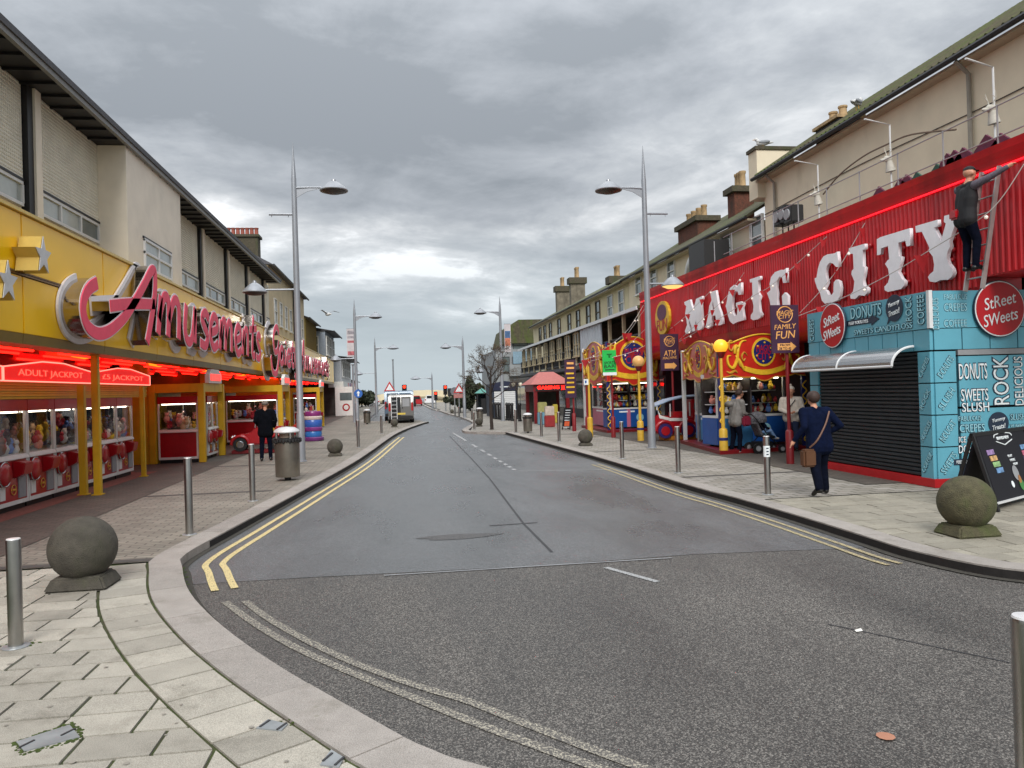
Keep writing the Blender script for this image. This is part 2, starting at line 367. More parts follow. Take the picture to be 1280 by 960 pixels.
pl_near = struct(sheet(left_near, -.014, 'pavement', M_bed)); pl_near['label'] = 'corner pavement of pale granite slabs with mossy joints'
left_far = [ptB]+LKI[i0:]+[Vector((1.2, 51)), Vector((-1.2, 51.6)), Vector((-2.6, 53)), Vector((-2.6, 150)), Vector((-16, 150)), Vector((-16, YB))]
pl_far = struct(sheet(left_far, 0., 'pavement', M_pavL)); pl_far['label'] = 'grey block pavement in front of the yellow arcade'
iR = min(range(len(RKI)), key=lambda i: abs(RKI[i].y-11.5)); YR = RKI[iR].y
right_near = RKI[iR:]+[Vector((15, 5.9)), Vector((15, YR))]
pr_near = struct(sheet(right_near, -.014, 'pavement', M_bed)); pr_near['label'] = 'slab pavement round the teal kiosk corner'
outR = [G(580,539).to_2d(), G(584,533).to_2d(), G(591,528).to_2d(), G(575,521).to_2d(), G(560,517).to_2d(), G(548,513).to_2d()]
right_far = [Vector((15, YR))]+list(reversed(RKI[:iR+1]))+[p+Vector((.3, 0)) for p in outR]+[Vector((3.6, 150)), Vector((30, 150)), Vector((30, YR))]
pr_far = struct(sheet(right_far, 0., 'pavement', M_pavR)); pr_far['label'] = 'grey block pavement in front of the red arcade'
# kerb stones, one by one
for pc in resample(LK, LN, 1.06): strip_piece(pc, 0, .33, -.12, .004, .005, M_kerb, 'kerb_stone', pl_near if pc[0][0].y < YB else pl_far, .002)
for pc in resample(RK, RN, 1.0): strip_piece(pc, 0, .30, -.12, .004, .004, M_kerb, 'kerb_stone', pr_near if pc[0][0].y < YR else pr_far, .002)
OK_ = smooth_path([RK[0]]+outR+[Vector((3.3, 90)), Vector((3.3, 150))], 3); ON = seg_normals(OK_)
ON = [n if n.x > 0 or abs(n.x) < .5 and n.y > 0 else -n for n in ON]
for pc in resample(OK_[:20], ON[:20], 2.0): strip_piece(pc, 0, .3, -.12, .004, .004, M_kerb, 'kerb_stone', pr_far)
mb = MB()
for a, b in zip([Vector((1.2, 51)), Vector((-1.2, 51.6)), Vector((-2.6, 53))], [Vector((-1.2, 51.6)), Vector((-2.6, 53)), Vector((-2.6, 150))]):
    mb.bar((a.x, a.y, -.058), (b.x, b.y, -.058), .3, .124)
for a, b in zip(OK_[19:], OK_[20:]): mb.bar((a.x+.15, a.y, -.058), (b.x+.15, b.y, -.058), .3, .124)
mb.build('kerb', M_kerb, pl_far)
# border row that follows the kerb
def trim(P, Nn, f): 
    q = [(p, n) for p, n in zip(P, Nn) if f(p)]; return [a for a, _ in q], [b for _, b in q]
P_, N_ = trim(LK, LN, lambda p: p.y < YB+.1 and p.x < 3)
for pc in resample(P_, N_, .33): strip_piece(pc, .355, .76, -.03, random.uniform(-.003, .002), .009, M_slab, 'paving_slab', pl_near)
# field slabs in rows, cut to the curve
def clip(poly, p, n):
    out = []
    for i in range(len(poly)):
        a, b = poly[i], poly[(i+1) % len(poly)]; da, db = (a-p).dot(n), (b-p).dot(n)
        if da >= 0: out.append(a)
        if da*db < 0: out.append(a.lerp(b, da/(da-db)))
    return out
def area(p): return abs(sum(p[i].x*p[(i+1) % len(p)].y-p[(i+1) % len(p)].x*p[i].y for i in range(len(p))))/2
def field(P, Nn, off, x0, x1, y0, y1, w, h, gap, m, parent, ok):
    B = [(p+n*off, n) for p, n in zip(P, Nn)]; row = 0; y = y0
    while y+h <= y1+.02:
        x = x0+(row % 2)*w*.5+random.uniform(-.02, .02)
        while x < x1:
            ww = w*random.choice((1, 1, 1, 1.12, .9)); q = [Vector((x+gap, y+gap)), Vector((x+ww-gap, y+gap)), Vector((x+ww-gap, y+h-gap)), Vector((x+gap, y+h-gap))]
            c = Vector((x+ww/2, y+h/2)); near = sorted(B, key=lambda b: (b[0]-c).length)[:3]
            for b in near:
                if q: q = clip(q, b[0]+b[1]*gap, b[1])
            if q and area(q) > .002 and ok(c):
                s = MB(); s.prism([(p.x, p.y, -.03) for p in q], (0, 0, .03+random.uniform(-.003, .002))); s.build('paving_slab', m, parent)
            x += ww
        y += h; row += 1
vis = lambda c: (Vector((c.x, c.y, 0))-EYE).dot(_f) > 2.2 and abs((Vector((c.x, c.y, 0))-EYE).dot(CR)/(Vector((c.x, c.y, 0))-EYE).dot(_f)) < .78
field(P_, N_, .77, -7.4, 1.5, 3.0, YB-.02, .44, .315, .011, M_slab, pl_near, lambda c: vis(c) and (c.x < 1.2))
PR, NR = trim(RK, RN, lambda p: p.y < YR+.1)
vis2 = lambda c: c.x < 12.5
field(PR, NR, .305, 5.0, 12.6, 6.0, YR-.02, .46, .30, .006, M_slab2, pr_near, lambda c: vis2(c) and not (c.x > 8.8 and c.y > 11.7))
# dark bands, forecourt strip, red edging
for k, (yy, x0, x1) in enumerate([(YB+.02, -12, ptB.x), (15.6, -12, -2.55), (21.6, -12, -2.35), (27.2, -12, -2.1), (36, -12, -1.5)]):
    sheet([(x0, yy), (x1, yy), (x1, yy+.16), (x0, yy+.16)], .004, 'paving_band', M_band, pl_far)
for yy, x0 in [(14.6, 5.45), (21.2, 5.4), (30.0, 5.0)]: sheet([(x0, yy), (13, yy), (13, yy+.14), (x0, yy+.14)], .004, 'paving_band', M_band, pr_far)
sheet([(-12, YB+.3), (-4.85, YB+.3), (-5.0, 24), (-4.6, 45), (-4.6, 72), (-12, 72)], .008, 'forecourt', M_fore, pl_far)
sheet([(-6.9, 8), (-6.25, 8), (-6.25, 21), (-6.9, 21)], .012, 'red_edging', M_redpav, pl_far)
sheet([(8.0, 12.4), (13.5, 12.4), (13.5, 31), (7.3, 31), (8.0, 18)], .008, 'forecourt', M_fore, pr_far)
# moss along the kerb foot
mb = MB()
for i in range(240):
    k = random.randrange(20, 52); p = LK[k].lerp(LK[k+1], random.random()) - LN[k]*random.uniform(.0, .05)
    if 7.4 < p.y < 10.6: mb.ball((p.x, p.y, -.1), random.uniform(.008, .026), 6, (1, 1, .6))
for (px, py) in [(130,733),(118,737),(40,803),(33,806),(242,667),(230,669),(15,806),(372,902),(366,900)]:
    c = G(px, py)
    for i in range(12): mb.ball((c.x+random.gauss(0, .035), c.y+random.gauss(0, .04), 0), random.uniform(.005, .013), 6, (1, 1, .4))
mb.build('moss', M_moss, pl_near, kind='stuff')
# painted lines
def paint_mat(name, c, wear):
    m = bpy.data.materials.new(name); m.use_nodes = True; n = m.node_tree.nodes; l = m.node_tree.links; b = n['Principled BSDF']; b.inputs['Roughness'].default_value = .7
    t = n.new('ShaderNodeTexCoord'); a = n.new('ShaderNodeTexNoise'); a.inputs['Scale'].default_value = 60; a.inputs['Detail'].default_value = 6; a.inputs['Roughness'].default_value = .7; l.new(t.outputs['Object'], a.inputs[0])
    g = n.new('ShaderNodeMapRange'); g.inputs[1].default_value = wear-.04; g.inputs[2].default_value = wear+.04; l.new(a.outputs[0], g.inputs[0])
    x = n.new('ShaderNodeMixRGB'); x.inputs[1].default_value = (*hexc('55524f'), 1); x.inputs[2].default_value = (*hexc(c), 1); l.new(g.outputs[0], x.inputs[0]); l.new(x.outputs[0], b.inputs['Base Color']); return m
M_yel = paint_mat('yellow_line_paint', 'cdbb86', .42); M_wht = paint_mat('worn_white_paint', 'aaa494', .535); M_yelw = paint_mat('worn_yellow_paint', 'b0a27a', .47); M_dash = paint_mat('worn_dash_paint', 'a5a7a8', .46)
def line_along(P, Nn, o, w, f, m, parent, name, z):
    q = [(p-n*o, n) for p, n in zip(P, Nn) if f(p)]; s = MB()
    a = [p-n*w/2 for p, n in q]; b = [p+n*w/2 for p, n in q]
    for i in range(len(q)-1): s.add([(*a[i], z), (*a[i+1], z), (*b[i+1], z), (*b[i], z)], [(0,1,2,3)])
    return s.build(name, m, parent)
for o in (.27, .46): line_along(LK, LN, o, .075, lambda p: 8.0 < p.y < 36, M_yel, road, 'yellow_line', -.094)
for px in ([(281,752),(315,777),(356,802),(396,822),(440,841),(509,869),(568,893),(640,921),(740,957),(860,996)],
           [(306,751),(334,772),(377,797),(415,816),(459,835),(521,857),(584,876),(640,898),(790,955),(900,992)]):
    q = smooth_path([G(x, y, -.1).to_2d() for x, y in px], 4); line_along(q, seg_normals(q), 0, .075, lambda p: True, M_wht, junction, 'worn_line', -.098)
for o in (.26, .42): line_along(RK, RN, o, .06, lambda p: 7.3 < p.y < 19.2, M_yelw, road, 'yellow_line', -.094)
def stripe(a, b, w, m, name, z=-.095, par=None):
    a, b = G(*a, z), G(*b, z); d = (b-a).normalized(); q = Vector((-d.y, d.x, 0))*w/2
    s = MB(); s.add([a-q, b-q, b+q, a+q], [(0,1,2,3)]); return s.build(name, m, par or road)
p0, p1 = Vector((566,541)), Vector((646,589))
for k in range(9):
    a = p0.lerp(p1, (k/9)**.55); b = p0.lerp(p1, ((k+.52)/9)**.55); stripe(a, b, .1, M_dash, 'dashed_line')
stripe((648,589), (764,587), .07, M_dash, 'bay_line')
stripe((757,709), (822,727), .07, M_dash, 'worn_line', -.0985, junction)
M_crack = mat('tar_joint', '2f2f31', .6, var=.2); 
for a, b in zip([(562,545),(590,574),(612,598),(636,630),(655,655)], [(590,574),(612,598),(636,630),(655,655),(690,690)]): stripe(a, b, .035, M_crack, 'tar_joint', -.096)
stripe((1035,780), (1262,828), .02, M_crack, 'tar_joint', -.101, junction); stripe((612,657), (672,653), .05, M_crack, 'tar_joint', -.0955)
stripe((480,719), (840,697), .03, mat('patch_edge', '8b8d90', .6), 'patch_edge', -.0945)
# litter
lit = MB(); c = G(1075,790,-.1); lit.add([c+Vector((-.03,0,.004)), c+Vector((.03,.01,.004)), c+Vector((.04,.05,.012)), c+Vector((-.02,.04,.006))], [(0,1,2,3)])
tag(lit.build('paper_scrap', mat('paper', 'd9d7d0', .8)), 'small white paper scrap lying on the junction asphalt', 'litter')
lit = MB(); c = G(1107,921,-.1); lit.lathe([(.0,.001),(.04,.002),(.05,.005),(.0,.008)], c, 9); tag(lit.build('brown_leaf', mat('leaf_brown', 'a5735c', .8)), 'flat reddish brown fallen leaf on the asphalt', 'leaf')
# covers let into the slabs
M_steel = mat('brushed_steel', '8d8b88', .34, .9, var=.12, scale=3, grime=('4f4b46', 4, .6, .5)); M_dsteel = mat('dull_steel', '8f9395', .5, .35, var=.2)
def cover(px, name, lab):
    pts = [G(*p) for p in px]; s = MB(); s.prism([(p.x, p.y, -.03) for p in pts], (0, 0, .036)); o = s.build(name, M_dsteel); tag(o, lab, 'cover')
    c = sum(pts, Vector())/len(pts)
    for p in (pts[0].lerp(pts[1], .5), pts[2].lerp(pts[3 % len(pts)], .5)):
        k = MB(); q = p.lerp(c, .25); k.bar((q.x-.02, q.y-.04, .008), (q.x+.02, q.y+.04, .008), .012, .006)
        k.build('key_slot', M_crack, o)
cover([(20,928),(30,940),(100,922),(87,907)], 'access_cover', 'rectangular steel access cover set in mossy slabs')
cover([(320,911),(335,900),(360,906),(352,914)], 'valve_cover', 'small grey metal valve cover in the slabs beside the kerb')
cover([(400,957),(414,938),(430,948),(424,960)], 'drain_cover', 'small triangular metal cover near the kerb edge')
M_stain = mat('damp_stain', '2f2f30', .35, var=.3); M_patch = road_mat('asphalt_patch', '4b4a4a', '3a3a3a', '6c6b6a', 120, .6, .15)
def blob(c, rx, ry, z, m, name, par, n=22, seed=0):
    rr = random.Random(seed); ph = [rr.uniform(0, 6.28) for _ in range(3)]; s = MB()
    s.add([(c.x+rx*(1+.18*math.sin(3*a+ph[0])+.1*math.sin(5*a+ph[1]))*math.cos(a), c.y+ry*(1+.18*math.sin(2*a+ph[2]))*math.sin(a), z) for a in [i*2*math.pi/n for i in range(n)]], [tuple(range(n))]); return s.build(name, m, par)
blob(G(572,671,-.1), .55, .16, -.0955, M_patch, 'patch', road, seed=1)
M_gum = mat('old_gum', '8a857c', .9, var=.1); s = MB(); rr = random.Random(5)
for i in range(50):
    c = G(rr.uniform(0, 420), rr.uniform(720, 958)) if i % 3 else G(rr.uniform(960, 1270), rr.uniform(610, 700)); k = 10
    d = min(((c.to_2d()-p).length, -((c.to_2d()-p).dot(n))) for p, n in zip(LK+RK, LN+RN))
    if d[1] < -.05 and c.y < 11: r0 = rr.uniform(.008, .017); s.add([(c.x+r0*math.cos(j*.628), c.y+r0*math.sin(j*.628), .0055) for j in range(k)], [tuple(range(k))])
s.build('gum_spots', M_gum, pl_near, kind='stuff')
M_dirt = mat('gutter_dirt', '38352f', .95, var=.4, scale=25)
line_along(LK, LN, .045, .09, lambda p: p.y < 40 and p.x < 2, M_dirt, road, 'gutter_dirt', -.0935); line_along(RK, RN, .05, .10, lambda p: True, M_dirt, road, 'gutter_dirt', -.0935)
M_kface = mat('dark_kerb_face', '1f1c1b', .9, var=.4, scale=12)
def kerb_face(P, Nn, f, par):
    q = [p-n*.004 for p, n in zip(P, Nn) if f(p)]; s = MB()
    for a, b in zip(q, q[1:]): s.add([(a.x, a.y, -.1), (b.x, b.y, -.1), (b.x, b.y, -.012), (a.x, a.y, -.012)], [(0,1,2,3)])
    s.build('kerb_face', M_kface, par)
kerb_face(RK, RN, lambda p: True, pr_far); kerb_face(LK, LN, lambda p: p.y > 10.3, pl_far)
mb = MB(); q = [G(*p) for p in [(17,929),(29,943),(103,923),(88,904)]]
for a, b in zip(q, q[1:]+q[:1]):
    for i in range(int((b-a).length/.008)):
        c = a.lerp(b, i*.008/(b-a).length); mb.ball((c.x+random.gauss(0, .010), c.y+random.gauss(0, .010), .0), random.uniform(.006, .016), 6, (1, 1, .35))
mb.build('moss_frame', M_moss, pl_near, kind='stuff')
# ================================================================== LEFT SIDE: the yellow amusement arcade
XF, XW, XB, XS = -5.66, -6.75, -6.1, -6.65     # fascia, upper wall, bay front, machine fronts
M_cream = mat('cream_render', 'e8dece', .85, var=.07, scale=1.5, bump=.15, bscale=60, grime=('bdb2a2', .8, .55, .5))
M_mesh = mat('cream_tile_cladding', 'e4decd', .8, var=.08, scale=2)
_n = M_mesh.node_tree.nodes; _l = M_mesh.node_tree.links       # small diamond tiles, far too fine to build one by one
_t = _n.new('ShaderNodeTexCoord'); _w1 = _n.new('ShaderNodeTexWave'); _w2 = _n.new('ShaderNodeTexWave')
for _w, _d in ((_w1, 'Y'), (_w2, 'Z')):
    _w.bands_direction = _d; _w.inputs['Scale'].default_value = 4.5; _l.new(_t.outputs['Object'], _w.inputs[0])
_a = _n.new('ShaderNodeMath'); _a.operation = 'MULTIPLY'; _l.new(_w1.outputs['Fac'], _a.inputs[0]); _l.new(_w2.outputs['Fac'], _a.inputs[1])
_b = _n.new('ShaderNodeBump'); _b.inputs['Strength'].default_value = .9; _b.inputs['Distance'].default_value = .03; _l.new(_a.outputs[0], _b.inputs['Height']); _l.new(_b.outputs[0], _n['Principled BSDF'].inputs['Normal'])
M_black = mat('black_paint', '17161a', .5, var=.2); M_dark = mat('dark_interior', '1d1917', .8, var=.3, scale=2); M_eavegrey = mat('grey_gutter', '7b7a78', .5, var=.1)
M_wframe = mat('white_frame', 'd5d5d6', .45, var=.06); M_pane = mat('window_pane', '5c6769', .06, var=.3, scale=1.2, spec=.8); M_blind = mat('net_curtain', '9aa19e', .3, var=.15, scale=3, coat=.6)
M_yel_p = mat('yellow_panel', 'ffc80e', .28, var=.05, scale=.9, coat=.10, spec=.35, grime=('b88c16', 1.1, .60, .25))
M_yel_s = mat('yellow_frame_paint', 'c9a01c', .4, var=.10, scale=3, grime=('7a5f18', 2.5, .60, .5))
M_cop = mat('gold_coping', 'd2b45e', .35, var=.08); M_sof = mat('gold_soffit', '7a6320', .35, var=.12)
M_red = mat('red_enamel', 'a3121c', .3, var=.1, coat=.4); M_dred = mat('deep_red', '6e0f16', .4, var=.15); M_white = mat('white_trim', 'd5d4d0', .5, var=.08); M_chrome = mat('chrome', 'b9bbbd', .15, 1., var=.05)
M_neon = mat('red_neon', 'ff1a10', .4, emit=2.4, var=0); M_neonpanel = mat('red_lit_panel', 'd8100c', .4, emit=.42, var=.15, scale=3); M_neonpale = mat('pale_red_neon', 'ff8a78', .4, emit=.8, var=0); M_amber = mat('amber_lamp', 'f0861c', .4, emit=.8, var=.1)
M_ceil = mat('mirror_ceiling', '5a1a14', .2, .3, var=.4, scale=2)
M_pink = mat('pink_letter_face', 'f4506c', .5, var=.05, coat=.0, spec=.3); M_wback = mat('white_letter_tray', 'e4dfe2', .4, var=.1); M_mirror = mat('letter_return', 'b8b0a8', .12, 1., var=.1)
M_tile = mat('roof_slate', '4a4a4e', .7, var=.2, scale=8)
arc = thing('arcade_building', 'long yellow fronted amusement arcade with cream upper storey and pink lettering', 'building', (-6.65, 12, 0))
def part(mb, name, m, par=None, **k): return mb.build(name, m, par or arc, **k)
YA, YE = 5.0, 42.0
cols_px = [(247,290),(280,325),(306,350),(327,370)]
colY = [PX(31,150,XW).y] + [PX(*p, XW).y for p in cols_px]
bay0, bay1 = PX(157,187,XB).y, PX(225,250,XB).y
b = MB(); b.box(-16, XW-.02, YA, YE, 2.9, 7.75); part(b, 'wall', M_cream)
# cladding panels between the black pipes
edges = [YA] + [colY[0]] + [bay0] ; pan = [(YA, colY[0]-.2), (colY[0]+.35, bay0)] + [(bay1, colY[1]-.2)] + [(colY[i]+.35, colY[i+1]-.2) for i in range(1, 4)] + [(colY[4]+.35, YE)]
for y0, y1 in pan:
    b = MB(); b.box(XW-.02, XW+.03, y0, y1, 5.98, 7.74); part(b, 'cladding_panel', M_mesh)
    nP = 3; w = (y1-y0-.06)/nP
    b = MB(); b.box(XW-.02, XW+.06, y0, y1, 5.92, 5.97); part(b, 'window_head', M_black)
    wf = MB(); wf.box(XW-.02, XW+.05, y0+.02, y1-.02, 5.46, 5.52); wf.box(XW-.02, XW+.05, y0+.02, y1-.02, 5.86, 5.92)
    for k in range(nP+1): wf.box(XW-.02, XW+.048, y0+.03+k*w-.035, y0+.03+k*w+.035, 5.52, 5.86)
    fr = part(wf, 'window_frame', M_wframe)
    for k in range(nP):
        q = MB(); q.box(XW-.02, XW+.012, y0+.03+k*w+.036, y0+.03+(k+1)*w-.036, 5.52, 5.86); q.build('pane', M_pane if (k*7+int(y0)) % 3 == 2 else M_blind, fr)
for y in colY:
    b = MB(); b.box(XW-.02, XW+.12, y-.17, y+.04, 4.9, 7.74); part(b, 'black_pipe_duct', M_black)
    b = MB(); b.box(XW-.02, XW+.16, y+.05, y+.30, 4.9, 7.74); part(b, 'pilaster', M_cream)
b = MB(); b.box(XW-.2, XB, bay0, bay1, 4.6, 7.74); part(b, 'bay', M_cream)
w0, w1 = PX(179,298,XB).y, PX(213,320,XB).y
b = MB(); b.box(XB, XB+.03, w0-.05, w1+.05, 5.82, 5.87); part(b, 'window_head', M_black)
wf = MB()
for z in (5.08, 5.45, 5.76): wf.box(XB, XB+.05, w0, w1, z, z+.06)
for y in (w0, (w0+w1)/2-.03, w1-.06): wf.box(XB, XB+.047, y, y+.06, 5.1, 5.8)
fr = part(wf, 'window_frame', M_wframe)
for y0, y1 in ((w0+.06, (w0+w1)/2-.03), ((w0+w1)/2+.03, w1-.06)):
    for z0, z1 in ((5.14, 5.45), (5.51, 5.76)):
        q = MB(); q.box(XB, XB+.012, y0, y1, z0, z1); q.build('pane', M_blind, fr)
# eaves and roof
b = MB(); b.box(XW-.6, XB+.02, YA, YE-.6, 7.75, 7.80); part(b, 'soffit', M_black)
b = MB(); b.box(XB+.02, XB+.10, YA, YE-.6, 7.72, 7.84); part(b, 'gutter', M_eavegrey)
b = MB(); b.hexa([(-16,YA,7.82),(XB+.13,YA,7.82),(XB+.13,YE-.5,7.82),(-16,YE-.5,7.82),(-16,YA,9.9),(XB+.13,YA,7.94),(XB+.13,YE-.5,7.94),(-16,YE-.5,9.9)]); part(b, 'roof', M_tile)
y = YA+.2
while y < YE-1:
    b = MB(); b.box(XW-.02, XB, y, y+.05, 7.70, 7.75); part(b, 'soffit_batten', M_black); y += .62
# canopy: coping, yellow fascia panels, sloping soffit band, lit ceiling
ZB, ZT = 2.93, 4.80; FE = 68.5
py0 = PX(26,264,XF).y; step = (PX(128,312,XF).y-py0)
ys = [py0+step*k for k in range(-3, 17)]; ys = [y for y in ys if y < FE]+[FE]
for y0, y1 in zip(ys, ys[1:]):
    for z0, z1 in ((ZB, 3.80), (3.87, ZT-.04)):
        if y1 < 18 or z0 == ZB:
            zz = z1 if y1 < 18 else ZT-.04
            b = MB(); b.box(XF-.08, XF, y0+.012, y1-.012, z0, zz); part(b, 'fascia_panel', M_yel_p, bevel=.008)
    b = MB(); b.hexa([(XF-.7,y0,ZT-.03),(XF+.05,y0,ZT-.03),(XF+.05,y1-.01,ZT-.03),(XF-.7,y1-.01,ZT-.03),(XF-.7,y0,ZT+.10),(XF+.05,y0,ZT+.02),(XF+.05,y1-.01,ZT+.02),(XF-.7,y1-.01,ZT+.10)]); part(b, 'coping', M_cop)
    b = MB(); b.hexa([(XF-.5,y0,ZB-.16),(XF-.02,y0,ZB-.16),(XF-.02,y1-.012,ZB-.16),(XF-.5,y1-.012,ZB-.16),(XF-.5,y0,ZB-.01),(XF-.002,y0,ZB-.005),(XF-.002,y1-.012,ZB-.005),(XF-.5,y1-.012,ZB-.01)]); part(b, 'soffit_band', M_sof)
b = MB(); b.box(XF-.07, XF+.02, YA, 17.4, 3.81, 3.835); b.box(XF-.07, XF+.02, YA, 17.4, 3.845, 3.865); part(b, 'rail', mat('brown_rail', '6e5026', .4))
b = MB(); b.box(-12, XF-.1, YA, FE, ZT-.35, ZT-.1); part(b, 'canopy_roof', M_dark)
b = MB(); b.box(-12, XF-.5, YA, FE, 2.92, 3.0); part(b, 'ceiling', M_ceil)
for row, x in enumerate((-6.35, -6.9, -7.7, -8.6)):
    y = 9.5+row*.7
    while y < 66:
        b = MB(); b.box(x-.06, x+.06, y, y+2.1, 2.80, 2.92); hs = part(b, 'light_housing', M_neonpanel)
        b = MB(); b.tube([(x, y+.05, 2.78), (x, y+2.05, 2.78)], .022, 6); b.build('neon_tube', M_neon, hs)
        y += 3.0
for y in (17.5, 22.6, 28.4, 34.0, 41, 50):
    b = MB(); b.lathe([(.02,-.14),(.25,-.09),(.34,0)], (-6.62, y, 2.91), 16); part(b, 'dome_lamp', M_amber, smooth=50)
b = MB(); b.box(-12.2, -11.9, YA, 72, 0, 3); part(b, 'back_wall', M_dark)
# star signs
for (px, py), s in (((54,320), .30), ((10,352), .30)):
    c = PX(px, py, XF+.35); pts = []
    for k in range(10):
        r = s if k % 2 == 0 else s*.42; a = math.pi/2+k*math.pi/5; pts.append(Vector((XF+.35, c.y-r*math.cos(a)*.9, c.z+r*math.sin(a))))
    b = MB(); b.prism([p-Vector((.33,0,0)) for p in pts], (.32,0,0)); st = part(b, 'star_sign', M_cop)
    b = MB(); b.prism(pts, (.01,0,0)); b.build('star_face', mat('silver_face', 'c9c9cb', .4), st)
# ---- script lettering: pink face standing off a white tray
def glyph(ch):
    """pen strokes in a box 0..w by 0..1 (x height)"""
    g = {'m': (1.5, [[(0,0),(.16,.95)], [(.05,.35),(.3,.95),(.52,.85),(.45,0)], [(.5,.4),(.78,.97),(1.02,.85),(.98,0)]]),
         'n': (1.0, [[(0,0),(.16,.95)], [(.05,.35),(.35,.97),(.6,.85),(.55,0)]]),
         'u': (1.0, [[(.1,1),(0,.3),(.15,.0),(.4,.15),(.62,1)], [(.62,1),(.55,0)]]),
         's': (.75, [[(.6,.85),(.38,1.0),(.15,.8),(.3,.55),(.5,.3),(.35,.0),(0,.05)]]),
         'e': (.8, [[(.06,.45),(.5,.6),(.55,.88),(.32,1.0),(.08,.7),(.05,.3),(.25,.0),(.58,.15)]]),
         't': (.75, [[(.42,1.65),(.2,.4),(.28,.05),(.5,.1)], [(-.05,1.05),(.75,1.2)]]),
         'a': (.9, [[(.58,.85),(.3,1.0),(.05,.6),(.1,.1),(.35,.05),(.58,.5),(.6,.95)], [(.6,.95),(.58,.0)]]),
         'i': (.4, [[(.15,.95),(.1,.0)], [(.2,1.3),(.22,1.45)]]),
         'y': (.9, [[(.1,1),(.08,.4),(.3,.1),(.6,.9)], [(.62,1),(.5,-.3),(.2,-.7),(-.05,-.5)]]),
         'G': (1.3, [[(1.1,1.8),(.8,2.1),(.4,1.7),(.3,1.1),(.5,.6),(.9,.8),(1.05,1.3)], [(1.05,1.3),(.95,.2),(.6,-.6),(.1,-.5),(-.1,.3)]]),
         'A': (1.5, [[(-.3,1.0),(-.6,.4),(-.4,-.4),(.1,-.3),(.5,.6),(.85,1.9),(1.0,1.9),(1.05,.9),(.95,-.2)], [(.1,.75),(1.05,.85)]])}
    return g[ch]
def word(txt, y0, y1, z0, zh, wst, dz=0.):
    tot = sum(glyph(c)[0] for c in txt); k = (y1-y0)/tot; y = y0
    for i, c in enumerate(txt):
        w, st = glyph(c); back = MB(); face = MB(); body = MB(); side = MB()
        for s in st:
            p = smooth_path([Vector((y+q[0]*k*1.12, z0+dz*i+q[1]*zh)) for q in s], 5)
            stroke(back, p, wst*2.1, XF+.01, XF+.05); stroke(side, p, wst*.9, XF+.05, XF+.35); stroke(face, p, wst*.9, XF+.365, XF+.38)
            stroke(body, p, wst*1.25, XF+.355, XF+.364)
        lt = part(body, 'letter', M_wback); back.build('letter_tray', M_wback, lt); side.build('letter_return', M_mirror, lt); face.build('letter_face', M_pink, lt); y += w*k
XL = XF+.38
crop = lambda x, y: (80+x/7.11, 320+y/7.11)
yz = lambda p: Vector((PX(*p, XL).y, PX(*p, XL).z))
big = [[(300,240),(240,280),(195,350),(175,450),(190,560),(230,640),(310,690),(400,670),(490,600),(570,510),(640,395),(720,250),(775,140),(805,130),(815,180),(815,280),(805,400),(775,600),(745,770)], [(415,445),(600,425),(810,430)]]
back, body, face, side = MB(), MB(), MB(), MB()
for s in big:
    p = smooth_path([yz(crop(*q)) for q in s], 5)
    stroke(back, p, .36, XF+.01, XF+.05); stroke(side, p, .18, XF+.05, XF+.35); stroke(body, p, .275, XF+.355, XF+.364); stroke(face, p, .22, XF+.365, XF+.38)
lt = part(body, 'letter', M_wback); back.build('letter_tray', M_wback, lt); side.build('letter_return', M_mirror, lt); face.build('letter_face', M_pink, lt)
y0 = PX(198,400,XL).y; y1 = PX(327,430,XL).y
word('musements', y0, y1, 3.32, .92, .27)
b = MB(); b.box(XF, XF+.3, y1+.15, y1+.65, 3.62, 3.72); part(b, 'letter', M_wback)
y2 = PX(341,430,XL).y; y3 = PX(373,430,XL).y; word('Gaiety', y2-.3, y3, 3.32, .76, .27)
y4 = PX(383,430,XL).y; word('Amusements', y4-3, PX(411,455,XL).y, 3.32, .76, .27)
for i in range(9):
    for j in range(3):
        b = MB(); b.ball((XF+.1, PX(413,440,XL).y+j*.5+.3, 3.1+i*.17), .07, 8); part(b, 'sign_bulb', mat('bulb_cream', 'd8cfb5', .4, emit=.4) if (i+j) % 2 else M_black)
